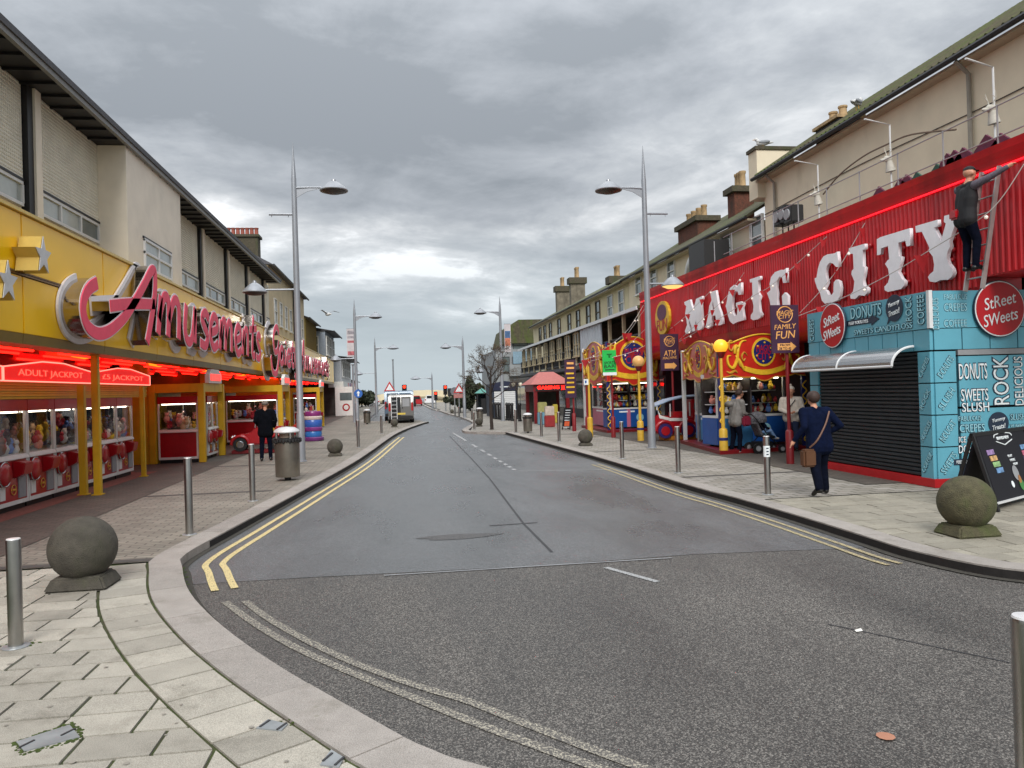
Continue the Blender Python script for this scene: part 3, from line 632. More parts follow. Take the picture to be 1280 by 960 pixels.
# ---- street posts, shutter boxes, lit headers
def post(px, py, ztop=2.8, w=.13):
    p = G(px, py); b = MB(); b.box(p.x-w/2, p.x+w/2, p.y-w/2, p.y+w/2, .006, ztop); part(b, 'post', M_yel_s, bevel=.012)
    b = MB(); b.box(p.x-w/2-.03, p.x+w/2+.03, p.y-w/2-.03, p.y+w/2+.03, .006, .03); part(b, 'post_foot', M_yel_s)
post(123,619); post(105,619, 2.2); post(180,596, 2.2, .10)
b = MB(); b.box(XS-.5, XS+.06, YA, PX(182,484,XS).y, 2.22, 2.5); part(b, 'shutter_header', M_yel_s)
for k in range(6):
    b = MB(); b.box(XS-.1, XS+.03+.015*(k % 2), YA, PX(182,484,XS).y-.05, 1.94+k*.047, 1.94+k*.047+.042); part(b, 'shutter_slat', M_yel_s)
def lit_header(y0, y1, x, z0, z1, zp, txts, m=M_neonpanel):
    n = len(txts); w = (y1-y0)/n
    for i, t in enumerate(txts):
        a, c = y0+i*w, y0+(i+1)*w; b = MB()
        pts = [(x,a+.02,z0),(x,c-.02,z0),(x,c-.02,z1),(x,a+w*.62,zp),(x,a+w*.38,zp),(x,a+.02,z1)]
        b.prism([Vector(p)-Vector((.12,0,0)) for p in pts], (.12,0,0)); h = part(b, 'lit_header', m)
        for p, q in zip(pts, pts[1:]+pts[:1]):
            e = MB(); e.tube([Vector(p)+Vector((.012,0,0)), Vector(q)+Vector((.012,0,0))], .012, 6); e.build('neon_outline', M_neonpale, h)
        if t: text(t, (x+.006, (a+c)/2, (z0+z1)/2+.02), (0,1,0), (0,0,1), w*.72, (z1-z0)*.62, mat('red_script_neon', 'ff5a48', .4, emit=.7, var=0), h)
yq = PX(187,470,XS+.3).y
lit_header(yq-2*3.7, yq, XS+.3, 2.24, 2.47, 2.60, ['ADULT JACKPOT', '£5 JACKPOT'])
lit_header(yq-4*3.7, yq-2*3.7, XS+.3, 2.24, 2.47, 2.60, ['ADULT JACKPOT', '£5 JACKPOT'])
b = MB(); b.box(-9.2, XS-1.1, YA, 20.9, .01, 2.9); part(b, 'booth_back', M_dred)
# ------------------------------------------------------------------ machines and rides under the canopy
M_glass = glassmat('clear_glass', (.96,.97,.97)); M_blackp = mat('black_plastic', '141416', .5, var=.2); M_grey = mat('grey_plastic', '8b8d90', .5, var=.1); M_gold = mat('gold_print', 'c9963a', .5)
M_toy = [mat('plush_%d' % i, c, .95, var=.25, scale=14) for i, c in enumerate(['d8b48a','d98f84','c8c6c2','7b5a4a','e0bb3a','b83a44','5f7fc0','efe5d6','4a4248'])]
M_blueb = mat('blue_enamel', '1c4f96', .35, var=.1, coat=.3)
M_tubelight = mat('cabinet_light', 'fff0d8', .4, emit=3.6, var=0)
def prizes(w, d, z0, n, parent, seed, m=None):
    rnd = random.Random(seed); b = MB()
    for i in range(n):
        b.m = rnd.randrange(len(M_toy)); x = -rnd.uniform(.08, d-.15); y = rnd.uniform(-w/2+.1, w/2-.1); z = z0+rnd.uniform(0, .42)*(.35-x); r = rnd.uniform(.06, .11)
        b.ball((x, y, z), r, 8, (1, 1, 1.15)); b.ball((x+.02, y+.01, z+r*1.3), r*.68, 8)
        b.ball((x+.02, y+r*.5+.01, z+r*1.85), r*.25, 6); b.ball((x+.02, y-r*.4, z+r*1.85), r*.25, 6)
    return b.build('prizes', M_toy, parent, smooth=180, kind='stuff', local=True)
def claw_machine(label, w=1.08, body=M_red, group=None, seed=0, scoop=True, h=1.92, d=.9):
    t = thing('claw_machine', label, 'arcade machine', (0,0,0), group); k = dict(local=True)
    b = MB(); b.box(-d, -.06, -w/2+.02, w/2-.02, 0, .10); b.build('plinth', M_blackp, t, **k)
    b = MB(); b.box(-d, 0, -w/2, w/2, .10, .17); b.build('skirt', M_white, t, **k)
    b = MB(); b.box(-d, -.01, -w/2+.05, w/2-.05, .17, .88); fp = b.build('cabinet', body, t, **k)
    for s in (-1, 1): b = MB(); b.box(-d, .0, s*(w/2-.025)-.024, s*(w/2-.025)+.024, .17, .88); b.build('edge_trim', M_white, t, **k)
    if scoop:
        b = MB(); b.tube([(.02, -w*.36, .66), (.06, -w*.36, .66), (.10, -w*.36, .66)], [.21, .20, .15], 20); s_ = b.build('round_flap', M_red, t, smooth=40, **k)
        b = MB(); b.tube([(.055+.22*0, -w*.36+.205*math.cos(a), .66+.205*math.sin(a)) for a in [i*math.pi/10 for i in range(21)]], .012, 6); b.build('flap_rim', M_chrome, s_, **k)
        b = MB(); b.hexa([(-.01,w*.0,.55),(.16,w*.0,.62),(.16,w*.3,.62),(-.01,w*.3,.55),(-.01,w*.0,.86),(.20,w*.0,.82),(.20,w*.3,.82),(-.01,w*.3,.86)]); b.build('coin_box', M_red, t, bevel=.015, **k)
        b = MB(); b.box(-.01, .012, w*.16, w*.40, .20, .56); b.build('coin_door', M_grey, t, **k)
        b = MB(); b.box(-.01, .012, -w*.44, -w*.28, .22, .46); b.build('chute', M_white, t, **k)
        b = MB(); b.tube([(.004, .0+.085*math.cos(a), .36+.085*math.sin(a)) for a in [i*math.pi/9 for i in range(19)]], .008, 5); b.tube([(.004,-.05,.36),(.004,.05,.36)], .02, 5); b.build('emblem', M_gold, t, **k)
    b = MB(); b.hexa([(-d,-w/2,.88),(.04,-w/2,.88),(.04,w/2,.88),(-d,w/2,.88),(-d,-w/2,1.0),(0,-w/2,.96),(0,w/2,.96),(-d,w/2,1.0)]); b.build('ledge', M_white, t, bevel=.01, **k)
    for s in (-1, 1):
        b = MB(); b.box(-.05, .0, s*(w/2-.02)-.02, s*(w/2-.02)+.02, .96, h-.2); b.build('corner_post', M_white, t, **k)
        b = MB(); b.box(-d, -.05, s*(w/2-.012)-.004, s*(w/2-.012)+.004, .97, h-.2); b.build('side_glass', M_glass, t, **k)
    b = MB(); b.box(-.014, -.008, -w/2+.04, w/2-.04, .96, h-.2); b.build('front_glass', M_glass, t, **k)
    b = MB(); b.box(-d, -d+.04, -w/2+.01, w/2-.01, .88, h-.2); b.build('back_panel', mat('patterned_back', '4a3b22', .6, var=.9, scale=22), t, **k)
    b = MB(); b.box(-d, .01, -w/2, w/2, h-.2, h); hd = b.build('header', body, t, **k)
    b = MB(); b.tube([(-.4, .05, h-.2), (-.4, .05, h-.42)], .02, 6); b.ball((-.4, .05, h-.45), .05, 8)
    for a in range(3): b.tube([(-.4, .05, h-.46), (-.4+.08*math.cos(a*2.1), .05+.08*math.sin(a*2.1), h-.52), (-.4+.04*math.cos(a*2.1), .05+.04*math.sin(a*2.1), h-.60)], .008, 5)
    b.build('claw', M_chrome, t, **k)
    b = MB(); b.tube([(-.12, -w/2+.08, h-.22), (-.12, w/2-.08, h-.22)], .014, 6); b.build('light_tube', M_tubelight, t, **k)
    prizes(w, d, 1.03, 30, t, seed); return t
def set_rot(o, loc, rz): o.location = loc; o.rotation_euler = (0, 0, rz); return o
for k in range(8):
    m_ = claw_machine('red and white prize claw machine in the row under the jackpot headers', 1.08, M_red, 'claw machines in the long row under the canopy', k)
    set_rot(m_, (XS, 19.9-1.1*k, .012), 0)
# second booth: a wide machine facing down the street, three small ones towards the pavement
def header_box(x, y, z, w, h, txt, parent, ax='X', m=None):
    b = MB(); d = .12
    pts = [(-w/2, 0), (w/2, 0), (w/2, h*.62), (w*.28, h), (-w*.28, h), (-w/2, h*.62)]
    if ax == 'X': b.prism([(x-d, y+p[0], z+p[1]) for p in pts], (d, 0, 0)); r = (0,1,0); c = (x+.004, y, z+h*.42)
    else: b.prism([(x+p[0], y, z+p[1]) for p in pts], (0, d, 0)); r = (1,0,0); c = (x, y-.004, z+h*.42)
    o = b.build('lit_header', m or M_white, parent); q = MB(); c = Vector(c); r = Vector(r); u = Vector((0,0,1)); n_ = r.cross(u)
    q.hexa([c-r*w*.4-u*h*.24, c+r*w*.4-u*h*.24, c+r*w*.4-u*h*.24+n_*.012, c-r*w*.4-u*h*.24+n_*.012, c-r*w*.4+u*h*.24, c+r*w*.4+u*h*.24, c+r*w*.4+u*h*.24+n_*.012, c-r*w*.4+u*h*.24+n_*.012]); q.build('lit_panel', mat('soft_red_lamp', 'f0453c', .4, emit=.6, var=.35, scale=9), o); return o
def booth(px_corner, px_far, depth, label, ncl, seed, txt):
    c = G(*px_corner); f = G(*px_far); t = thing('machine_booth', label, 'booth', (c.x, c.y, 0)); x = c.x
    for (xx, yy) in ((x, c.y), (x, f.y), (x-depth, c.y)):
        b = MB(); b.box(xx-.09, xx+.09, yy-.09, yy+.09, .01, 2.3); b.build('post', M_yel_s, t, bevel=.01)
    b = MB(); b.box(x-depth, x+.07, c.y-.07, f.y+.05, 2.05, 2.30); b.build('shutter_box', M_yel_s, t)
    b = MB(); b.box(x-depth-.8, x-depth-.1, c.y-.05, c.y+.2, .01, 2.9); b.build('side_panel', M_yel_s, t)
    b = MB(); b.box(x-depth-.02, x-depth+.1, c.y+.2, f.y+.05, .01, 2.05); b.build('rear_panel', M_yel_s, t)
    header_box(x+.15, (c.y+f.y)/2-.1, 2.31, min(1.6, (f.y-c.y)*.75), .42, txt, t); header_box
    w = depth-.25; m1 = claw_machine('red wide prize machine in %s' % label.split(' with')[0], w, M_red, None, seed, False); set_rot(m1, (x-depth/2, c.y+.02, .012), -math.pi/2)
    L_ = f.y-c.y-1.1; n = ncl; wv = L_/n
    for i in range(n):
        m2 = claw_machine('narrow red prize machine of %s' % label.split(' with')[0], wv-.02, M_red, 'pavement side machines of %s' % label.split(' with')[0], seed+i+1, True, 1.92, .6); set_rot(m2, (x-.1, c.y+1.05+wv*(i+.5), .012), 0)
booth((254,578), (289,569), 1.35, 'the yellow booth beside the dark doorway with a lit name header', 2, 40, 'PRIZES')
booth((352,554), (365,550), 2.2, 'the yellow booth behind the red toy car with a lit name header', 1, 50, 'WIN')
booth((399,535), (404,533), 1.5, 'the yellow booth past the lamp post with a lit name header', 1, 60, 'PLAY')
b = MB(); b.box(-9.2, -7.6, 24.2, 24.4, 0, 2.9); b.build('partition', M_dark, arc)
b = MB(); b.box(-9.5, -7.0, 31.5, 31.7, 0, 2.9); b.build('partition', mat('amber_wall', '9c6a1a', .6, var=.15), arc)
b = MB(); b.box(-9.5, -6.2, 41.5, 41.7, 0, 2.9); b.build('partition', M_yel_s, arc)
# coin operated red car ride
def car_ride(loc, rz, label, sc=1.0):
    t = thing('toy_car_ride', label, 'ride', (0,0,0)); k = dict(local=True)
    b = MB(); b.box(-.85, .85, -.36, .36, .0, .12); b.build('base', M_dred, t, bevel=.02, **k)
    prof = [(-.9,.28),(-.88,.48),(-.62,.60),(-.28,.66),(-.12,.80),(.05,.82),(.02,.52),(.42,.50),(.50,.84),(.72,.84),(.86,.60),(.88,.28)]
    b = MB(); b.prism([(x, -.33, z) for x, z in prof], (0, .66, 0)); b.build('body', M_red, t, bevel=.04, smooth=40, **k)
    for x in (-.58, .56):
        for s in (-1, 1):
            b = MB(); b.tube([(x, s*.30, .30), (x, s*.40, .30)], .21, 20); w = b.build('wheel', M_blackp, t, smooth=40, **k)
            b = MB(); b.tube([(x, s*.40, .30), (x, s*.415, .30)], [.12, .10], 16); b.build('hub_cap', M_chrome, w, **k)
            b = MB(); b.tube([(x+.27*math.cos(a), s*.36, .30+.27*math.sin(a)) for a in [math.pi*i/10 for i in range(11)]], .05, 8); b.build('mudguard', M_red, t, smooth=60, **k)
    for s in (-1, 1):
        b = MB(); b.ball((-.84, s*.2, .52), .07, 10); b.build('headlight', M_chrome, t, smooth=180, **k)
    b = MB(); b.tube([(-.12,-.28,.82),(-.10,-.28,1.04),(-.10,.28,1.04),(-.12,.28,.82)], .018, 6); b.build('windscreen_frame', M_chrome, t, **k)
    b = MB(); b.tube([(.06+.0, .14*math.cos(a), .78+.14*math.sin(a)) for a in [i*math.pi/8 for i in range(17)]], .018, 6); b.build('steering_wheel', M_blackp, t, **k)
    b = MB(); b.box(.1, .42, -.26, .26, .48, .56); b.box(.40, .47, -.26, .26, .56, .86); b.build('seat', mat('yellow_vinyl', 'c9a233', .5), t, bevel=.02, **k)
    t.location = loc; t.rotation_euler = (0, 0, rz); t.scale = (sc, sc, sc); return t
p = G(326, 566); car_ride((p.x, p.y, .012), .05, 'red vintage toy car ride with black wheels beside the man in a dark suit', 1.02)
p = G(414, 551); car_ride((p.x-1.4, p.y+1, .012), .3, 'small red toy car ride beyond the stacked drum ride', .85)
p = G(392, 551); t = thing('drum_ride', 'stacked purple and blue round drum ride behind the lamp post', 'ride', (p.x, p.y, 0))
for i, (c, z0, z1, r) in enumerate([('6a2a6e', .0, .16, .42), ('2a6ab0', .16, .40, .34), ('7a2f78', .40, .56, .37), ('2f5aa8', .56, .86, .36), ('c9b7b0', .86, 1.0, .37), ('7d2a6b', 1.0, 1.2, .33)]):
    b = MB(); b.lathe([(r*.95, z0), (r, z0+.03), (r, z1-.03), (r*.93, z1)], (p.x, p.y, .008), 24); b.build('drum', mat('drum_%d' % i, c, .35, coat=.3), t, smooth=40)
# ------------------------------------------------------------------ buildings further along the left side
M_brickd = mat('mossy_brick', '4a4436', .9, var=.35, scale=14, bump=.4, bscale=30, grime=('3c4424', 3, .5, .7)); M_pot = mat('clay_pot', '8a4a3c', .8, var=.2); M_potc = mat('cream_pot', 'a98e68', .8, var=.2, grime=('5d4a33', 5, .5, .6))
def pot(parent, x, y, z, r, h, m):
    b = MB(); b.lathe([(r*1.05, 0), (r*.9, h*.1), (r*.82, h*.8), (r*1.0, h*.86), (r*1.0, h), (r*.7, h), (r*.7, h*.8)], (x, y, z), 10); b.build('chimney_pot', m, parent, smooth=40)
def window(parent, c, right, nrm, w, h, mfr, mgl, d=.06, bars=1, name='window'):
    c = Vector(c); r = Vector(right).normalized(); n = Vector(nrm).normalized(); u = Vector((0,0,1)); t = .05
    def bx(x0, x1, z0, z1, d0, d1): return [c+r*x+u*z+n*dd for dd in (d0,) for x, z in ()] 
    def slab(b, x0, x1, z0, z1, d0, d1): b.hexa([c+r*x0+u*z0+n*d0, c+r*x1+u*z0+n*d0, c+r*x1+u*z0+n*d1, c+r*x0+u*z0+n*d1, c+r*x0+u*z1+n*d0, c+r*x1+u*z1+n*d0, c+r*x1+u*z1+n*d1, c+r*x0+u*z1+n*d1])
    b = MB(); slab(b, -w/2, -w/2+t, -h/2, h/2, -.02, d); slab(b, w/2-t, w/2, -h/2, h/2, -.02, d); slab(b, -w/2+t, w/2-t, h/2-t, h/2, -.02, d); slab(b, -w/2+t, w/2-t, -h/2, -h/2+t, -.02, d)
    for k in range(bars): z = -h/2+h*(k+1)/(bars+1); slab(b, -w/2+t, w/2-t, z-.025, z+.025, -.02, d-.004)
    o = b.build(name, mfr, parent)
    b = MB(); slab(b, -w/2+t, w/2-t, -h/2+t, h/2-t, -.02, .012); b.build('pane', mgl, o)
    b = MB(); slab(b, -w/2-.06, w/2+.06, -h/2-.07, -h/2-.003, -.02, d+.06); b.build('sill', mfr, o)
    return o
def wall_block(name, label, x0, x1, y0, y1, z0, z1, m, roofm, rh=1.6, over=.3):
    t = thing(name, label, 'building', (x1 if x1 < 0 else x0, y0, 0)); b = MB(); b.box(x0, x1, y0, y1, z0, z1); b.build('wall', m, t)
    xm = (x0+x1)/2; b = MB()
    b.add([(x0-over,y0-.1,z1-.05),(xm,y0-.1,z1+rh),(x1+over,y0-.1,z1-.05),(x0-over,y1+.1,z1-.05),(xm,y1+.1,z1+rh),(x1+over,y1+.1,z1-.05)], [(0,2,1),(3,4,5),(0,1,4,3),(1,2,5,4),(0,3,5,2)]); b.build('roof', roofm, t)
    xs = x1 if x1 < 0 else x0; s = 1 if x1 < 0 else -1
    b = MB(); b.tube([(xs+s*(over+.04), y0-.1, z1-.08), (xs+s*(over+.04), y1+.1, z1-.08)], .06, 8); b.build('gutter', M_black, t); return t
M_cream2 = mat('warm_cream', 'c6b595', .85, var=.1, scale=1.2, grime=('9c8c6e', 1, .55, .5)); M_ochre = mat('ochre_stripes', 'a8924e', .8, var=.15); M_bluegrey = mat('blue_grey_boards', '7f8894', .7, var=.12)
b2 = wall_block('cream_building', 'tall cream building with a big mossy chimney stack beyond the arcade', -15, -6.75, 42.05, 57.5, 2.9, 8.9, M_cream2, M_tile, 2.4)
c0, c1 = PX(290,300,-8.7), PX(322,300,-8.7)
yc_ = 46.0; xa_, xb_ = PY(281,300,yc_).x, PY(322,300,yc_).x; zc_ = PY(300,296,yc_).z
b = MB(); b.box(xa_, xb_, yc_, yc_+.9, 8.6, zc_); ch = b.build('chimney', M_brickd, b2)
b = MB(); b.box(xa_-.1, xb_+.1, yc_-.1, yc_+1.0, zc_, zc_+.14); b.build('chimney_cap', M_brickd, ch)
for i in range(7): pot(ch, xa_+(xb_-xa_)*(i+.5)/7, yc_+.45, zc_+.14, .13, .46, M_pot)
for y in (44.2, 46.2, 48.2, 50.2, 52.2, 54.2, 56): window(b2, (-6.75, y, 6.6), (0,1,0), (1,0,0), .9, 1.4, M_white, M_pane)
b = MB(); b.tube([(-6.66, 51.4, 3), (-6.66, 51.4, 8.7)], .06, 8); b.build('drainpipe', M_black, b2)
b3 = wall_block('ochre_building', 'narrow ochre boarded building with chimney pots beyond the cream one', -15, -6.7, 57.6, 65, 2.9, 7.6, M_ochre, M_tile, 1.8)
for k in range(12): b = MB(); b.box(-6.7, -6.64, 57.8+k*.6, 57.95+k*.6, 4.5, 7.5); b.build('batten', mat('dark_ochre', '6d5d30', .8), b3)
b = MB(); b.box(-8.8, -8.0, 58.5, 62.5, 7.5, 9.1); ch = b.build('chimney', M_brickd, b3)
for i in range(4): pot(ch, -8.4, 59+i, 9.1, .22, .8, M_potc)
b4 = wall_block('blue_grey_house', 'blue grey house with projecting windows and a wide dark eave', -14, -6.0, 65.1, 73.5, 2.9, 7.2, M_bluegrey, M_black, .9, .7)
for y in (66.4, 69.3, 72.2): window(b4, (-6.0, y, 6.0), (0,1,0), (1,0,0), 1.8, 1.6, M_white, M_pane, .1)
window(b4, (-7.2, 65.1, 6.0), (1,0,0), (0,-1,0), 1.3, 1.5, M_white, M_pane, .1)
b5 = wall_block('white_shop', 'white shop with an upper veranda past the end of the canopy', -13, -5.4, 73.6, 88, 3.0, 5.4, mat('pale_white', 'c9cacb', .7, var=.1), M_black, .5, .9)
for y in (75.5, 78.5, 81.5, 84.5): window(b5, (-5.4, y, 4.3), (0,1,0), (1,0,0), 1.9, 1.5, M_white, M_pane, .1)
for i, (c, y0, y1) in enumerate([('d08a90', 72.2, 74.6), ('b8b4ae', 75, 77.4), ('c96a7c', 77.8, 80.2), ('8f8c86', 80.6, 84)]):
    b = MB(); b.box(-5.5, -5.35, y0, y1, .0, 2.3); sh = b.build('shop_door', mat('shopfront_%d' % i, c, .5, var=.3, scale=3), b5)
    b = MB(); b.box(-5.35, -5.33, y0+.3, y1-.3, .5, 2.0); b.build('pane', M_pane, sh)
b = MB(); b.box(-6.2, -4.9, 69, 87.8, 2.5, 3.0); b.build('shop_sign_band', M_white, b5)
b = MB(); b.box(-13, -5.6, 70, 88, 0, 3); b.build('ground_floor', mat('shop_dark', '55504c', .7, var=.4, scale=1), b5)
for i in range(5): b = MB(); b.box(-4.9, -4.86, 75+i*2.4, 76.2+i*2.4, 2.6, 2.95); b.build('sign_patch', mat('purple_sign', '6a2a7c', .5) if i % 2 else M_red, b5)
p = G(436, 520); t = thing('ticket_cabin', 'small white ticket cabin with a round red emblem beyond the arcade', 'kiosk', (p.x-.4, p.y, 0))
b = MB(); b.box(p.x-1.1, p.x+.7, p.y, p.y+1.4, .01, 2.5); b.build('cabin', M_white, t, bevel=.03)
b = MB(); b.box(p.x-.7, p.x+.3, p.y-.02, p.y, 1.35, 2.0); b.build('hatch', M_pane, t)
b = MB(); b.tube([(p.x-.2, p.y-.02, .75), (p.x-.2, p.y-.005, .75)], .32, 20); b.build('emblem', M_red, t); b = MB(); b.tube([(p.x-.2, p.y-.03, .75), (p.x-.2, p.y-.021, .75)], .2, 20); b.build('emblem', M_white, t)
# far small shops row behind
for i, (y0, c, lab, nm) in enumerate([(89, '9a9fa6', 'low grey shop beyond the white veranda shop', 'low_shop'), (101, 'b5a894', 'low sandy shop at the far end of the left pavement', 'low_shop')]):
    t = wall_block(nm, lab, -14, -6, y0, y0+11, 0, 3.6, mat('farshop_%d' % i, c, .8), M_tile, 1.2)
    for k in range(3): window(t, (-6, y0+2+k*3.4, 1.5), (0,1,0), (1,0,0), 2.4, 1.8, M_white, M_pane)
# ================================================================== RIGHT SIDE
XM, XK, YK = 9.8, 8.76, 11.65
M_teal = mat('teal_panel', '5b9fb2', .4, var=.06, scale=2, coat=.2, grime=('3f8496', 1.5, .58, .4)); M_navy = mat('navy_print', '1d2c3f', .5); M_pale = mat('pale_print', 'dfe6e8', .5); M_tealpr = mat('teal_print', '8fc3cf', .5)
M_shut = mat('charcoal_shutter', '2b3135', .5, .2, var=.15, scale=3); M_redp = mat('red_paint', 'b0141c', .4, var=.12, scale=2, grime=('6f0d12', 2, .58, .5)); M_alu = mat('white_alu', 'd0d2d3', .35, var=.05)
ksk = thing('sweet_kiosk', 'teal corner sweet kiosk with charcoal shutter and round red signs', 'kiosk', (XK, YK, 0))
YN = PX(1010,394,XK).y; kz1, kz0 = 3.28, 2.66
k_ = lambda mb, name, m, par=None, **kw: mb.build(name, m, par or ksk, **kw)
b = MB(); b.box(XK+.06, 13.8, YK+.06, YN-.02, .13, 3.2); k_(b, 'body', M_dark)
b = MB(); b.box(XK-.03, 13.9, YK-.03, YN, .008, .15); k_(b, 'plinth', M_redp)
b = MB(); b.box(XK, 9.75, YK, YN, 3.2, 3.24); k_(b, 'roof_deck', mat('roof_felt', '3a3a3b', .9))
b = MB(); b.box(XK-.02, XK+.05, YK+.0, YN, kz0, kz1); bandW = k_(b, 'sign_band', M_teal)
b = MB(); b.box(XK+.05, 13.8, YK-.02, YK+.05, kz0, kz1); bandS = k_(b, 'sign_band', M_teal)
b = MB(); b.box(XK-.035, XK+.03, YK-.035, YK+.03, kz0, kz1+.01); k_(b, 'corner_strip', M_alu)
# tile row under the band
n = 9; w = (YN-YK)/n
for i in range(n): b = MB(); b.box(XK-.01, XK+.05, YK+i*w+.012, YK+(i+1)*w-.012, 2.30, kz0-.012); k_(b, 'tile', M_teal)
for i in range(8): b = MB(); b.box(XK+.06+i*.52, XK+.06+(i+1)*.52-.02, YK-.01, YK+.05, 2.30, kz0-.012); k_(b, 'tile', M_teal)
sh0, sh1 = PX(1147,436,XK).y, PX(1023,462,XK).y
# shutter with real slats
for i in range(30):
    b = MB(); z = .16+i*.071; b.prism([(XK+.05, sh0, z), (XK+.02, sh0, z+.018), (XK+.02, sh0, z+.052), (XK+.05, sh0, z+.069)], (0, sh1-sh0, 0)); k_(b, 'shutter_slat', M_shut)
# corner pillar and the pillar by the arcade: stacked panels with slanting words
words = ['DONUTS','CREPES','SLUSH','ROCK','NOUGAT','NOODLES','SWEETS','COFFEE']
for i in range(4):
    z0 = .15+i*.535; z1 = z0+.515
    b = MB(); b.box(XK-.012, XK+.05, YK+.02, sh0-.01, z0, z1); pw = k_(b, 'pillar_panel', M_teal)
    text(words[(7-2*i) % 8], (XK-.016, (YK+sh0)/2, (z0+z1)/2), (0,-.55,.83), (0,.83,.55), .40, .10, M_navy, pw); text(words[(7-2*i) % 8], (XK-.020, (YK+sh0)/2, (z0+z1)/2), (0,-.55,.83), (0,.83,.55), .385, .085, M_tealpr, pw)
    b = MB(); b.box(XK+.05, XK+.44, YK-.012, YK+.05, z0, z1); ps = k_(b, 'pillar_panel', M_teal)
    text(words[(6-2*i) % 8], (XK+.245, YK-.016, (z0+z1)/2), (.6,0,.8), (-.8,0,.6), .40, .12, M_navy, ps, offset=.02); text(words[(6-2*i) % 8], (XK+.245, YK-.020, (z0+z1)/2), (.6,0,.8), (-.8,0,.6), .39, .11, M_tealpr, ps)
    b = MB(); b.box(XK-.012, XK+.05, sh1+.01, YN-.02, z0, z1); k_(b, 'pillar_panel', M_teal)
# south face panels
b = MB(); b.box(XK+.48, 13.7, YK-.02, YK+.05, 2.20, 2.29); k_(b, 'grey_rail', M_grey)
b = MB(); b.box(XK+.49, 11.4, YK-.012, YK+.05, 1.34, 2.18); pa = k_(b, 'menu_panel', M_teal)
b = MB(); b.box(XK+.49, 11.4, YK-.012, YK+.05, .42, 1.30); pb = k_(b, 'menu_panel', M_teal)
b = MB(); b.box(XK+.46, 13.7, YK+.0, YK+.05, .15, .40); k_(b, 'dark_skirting', M_navy)
SX, SU = (1,0,0), (0,0,1)
def duo(t, c, r, u, w, h, par, m=None, off=.045):
    nrm = Vector(r).normalized().cross(Vector(u).normalized()); text(t, Vector(c), r, u, w, h, M_navy, par, offset=off); text(t, Vector(c)+nrm*.006, r, u, w, h, m or M_pale, par)
def S(px, py): return PY(px, py, YK-.018)
def Wf(px, py): return PX(px, py, XK-.028)
duo('DONUTS', S(1216,464), SX, SU, .52, .26, pa); duo('SWEETS', S(1218,492)+Vector((0,0,-.02)), SX, SU, .50, .2, pa); duo('SLUSH', S(1219,505)+Vector((0,0,-.05)), SX, SU, .50, .15, pa)
duo('ROCK', S(1251,476), (0,0,1), (-1,0,0), .80, .28, pa, off=.05); duo('DELICIOUS', S(1273,476), (0,0,1), (-1,0,0), .82, .16, pa)
duo('FABULOUS', S(1212,523), SX, SU, .42, .08, pb, M_tealpr); duo('CREPES', S(1215,535), SX, SU, .46, .13, pb, M_tealpr); duo('ICE CREAM', S(1214,549), SX, SU, .46, .10, pb); duo('DONUTS', S(1214,561), SX, SU, .46, .13, pb)
duo('SLUSH', S(1272,521), SX, SU, .28, .10, pb, M_tealpr); duo('YUMMY', S(1272,534), SX, SU, .28, .10, pb, M_tealpr)
b = MB(); c = S(1210,577); b.box(c.x-.26, c.x+.2, YK-.02, YK-.012, c.z-.05, c.z+.05); fl = k_(b, 'arrow_print', M_navy, pb); text('FEED YOUR EYES', c+Vector((-.03,-.012,0)), SX, SU, .38, .05, M_pale, fl)
def bubble(c, r, par, ax):
    c = Vector(c); rt = Vector(SX) if ax == 'S' else Vector((0,-1,0)); u = Vector((0,0,1)); nrm = rt.cross(u); pts = []
    for k in range(24):
        a = 2*math.pi*k/24; pts.append(c+rt*r*math.cos(a)+u*r*math.sin(a))
        if k == 15: pts.append(c+rt*r*-.9+u*r*-1.15)
    b = MB(); b.prism(pts, nrm*.008); o = b.build('speech_bubble', M_navy, par)
    text('Yummy', c+nrm*.012+u*r*.3, rt+u*.18, u-rt*.18, r*1.3, r*.42, M_pale, o, shear=.3); text('Treats!', c+nrm*.012-u*r*.3, rt+u*.18, u-rt*.18, r*1.3, r*.40, M_pale, o, shear=.3)
bubble(S(1248,529), .19, pb, 'S')
WY, = [(0,-1,0)]
duo('DONUTS', Wf(1082,389), WY, SU, .95, .22, bandW, M_tealpr); bubble(Wf(1118,385), .24, bandW, 'W'); duo('ROCK', Wf(1136,386), (0,0,1), (0,1,0), .42, .16, bandW, M_tealpr); duo('COFFEE', Wf(1151,387), (0,0,1), (0,1,0), .50, .17, bandW, M_tealpr)
duo('CREPES', Wf(1015,413), (0,0,1), (0,1,0), .45, .16, bandW, M_tealpr); duo('SWEETS CANDYFLOSS', Wf(1102,410)+Vector((0,0,-.02)), WY, SU, 1.7, .10, bandW, M_tealpr)
c = Wf(1079,402); b = MB(); b.prism([(XK-.024, c.y+.55, c.z-.05), (XK-.024, c.y-.25, c.z-.05), (XK-.024, c.y-.25, c.z-.10), (XK-.024, c.y-.5, c.z+.01), (XK-.024, c.y-.25, c.z+.11), (XK-.024, c.y-.25, c.z+.06), (XK-.024, c.y+.55, c.z+.06)], (-.006,0,0)); fl = k_(b, 'arrow_print', M_navy, bandW); text('FEED YOUR EYES', c+Vector((-.008,.15,0)), WY, SU, .62, .06, M_pale, fl)
duo('DELICIOUS', S(1169,392), (0,0,1), (-1,0,0), .52, .12, bandS, M_tealpr); duo('FABULOUS', S(1194,371), SX, SU, .42, .09, bandS, M_tealpr); duo('CREPES', S(1194,384), SX, SU, .42, .13, bandS, M_tealpr); duo('COFFEE', S(1194,404), SX, SU, .42, .12, bandS, M_tealpr)
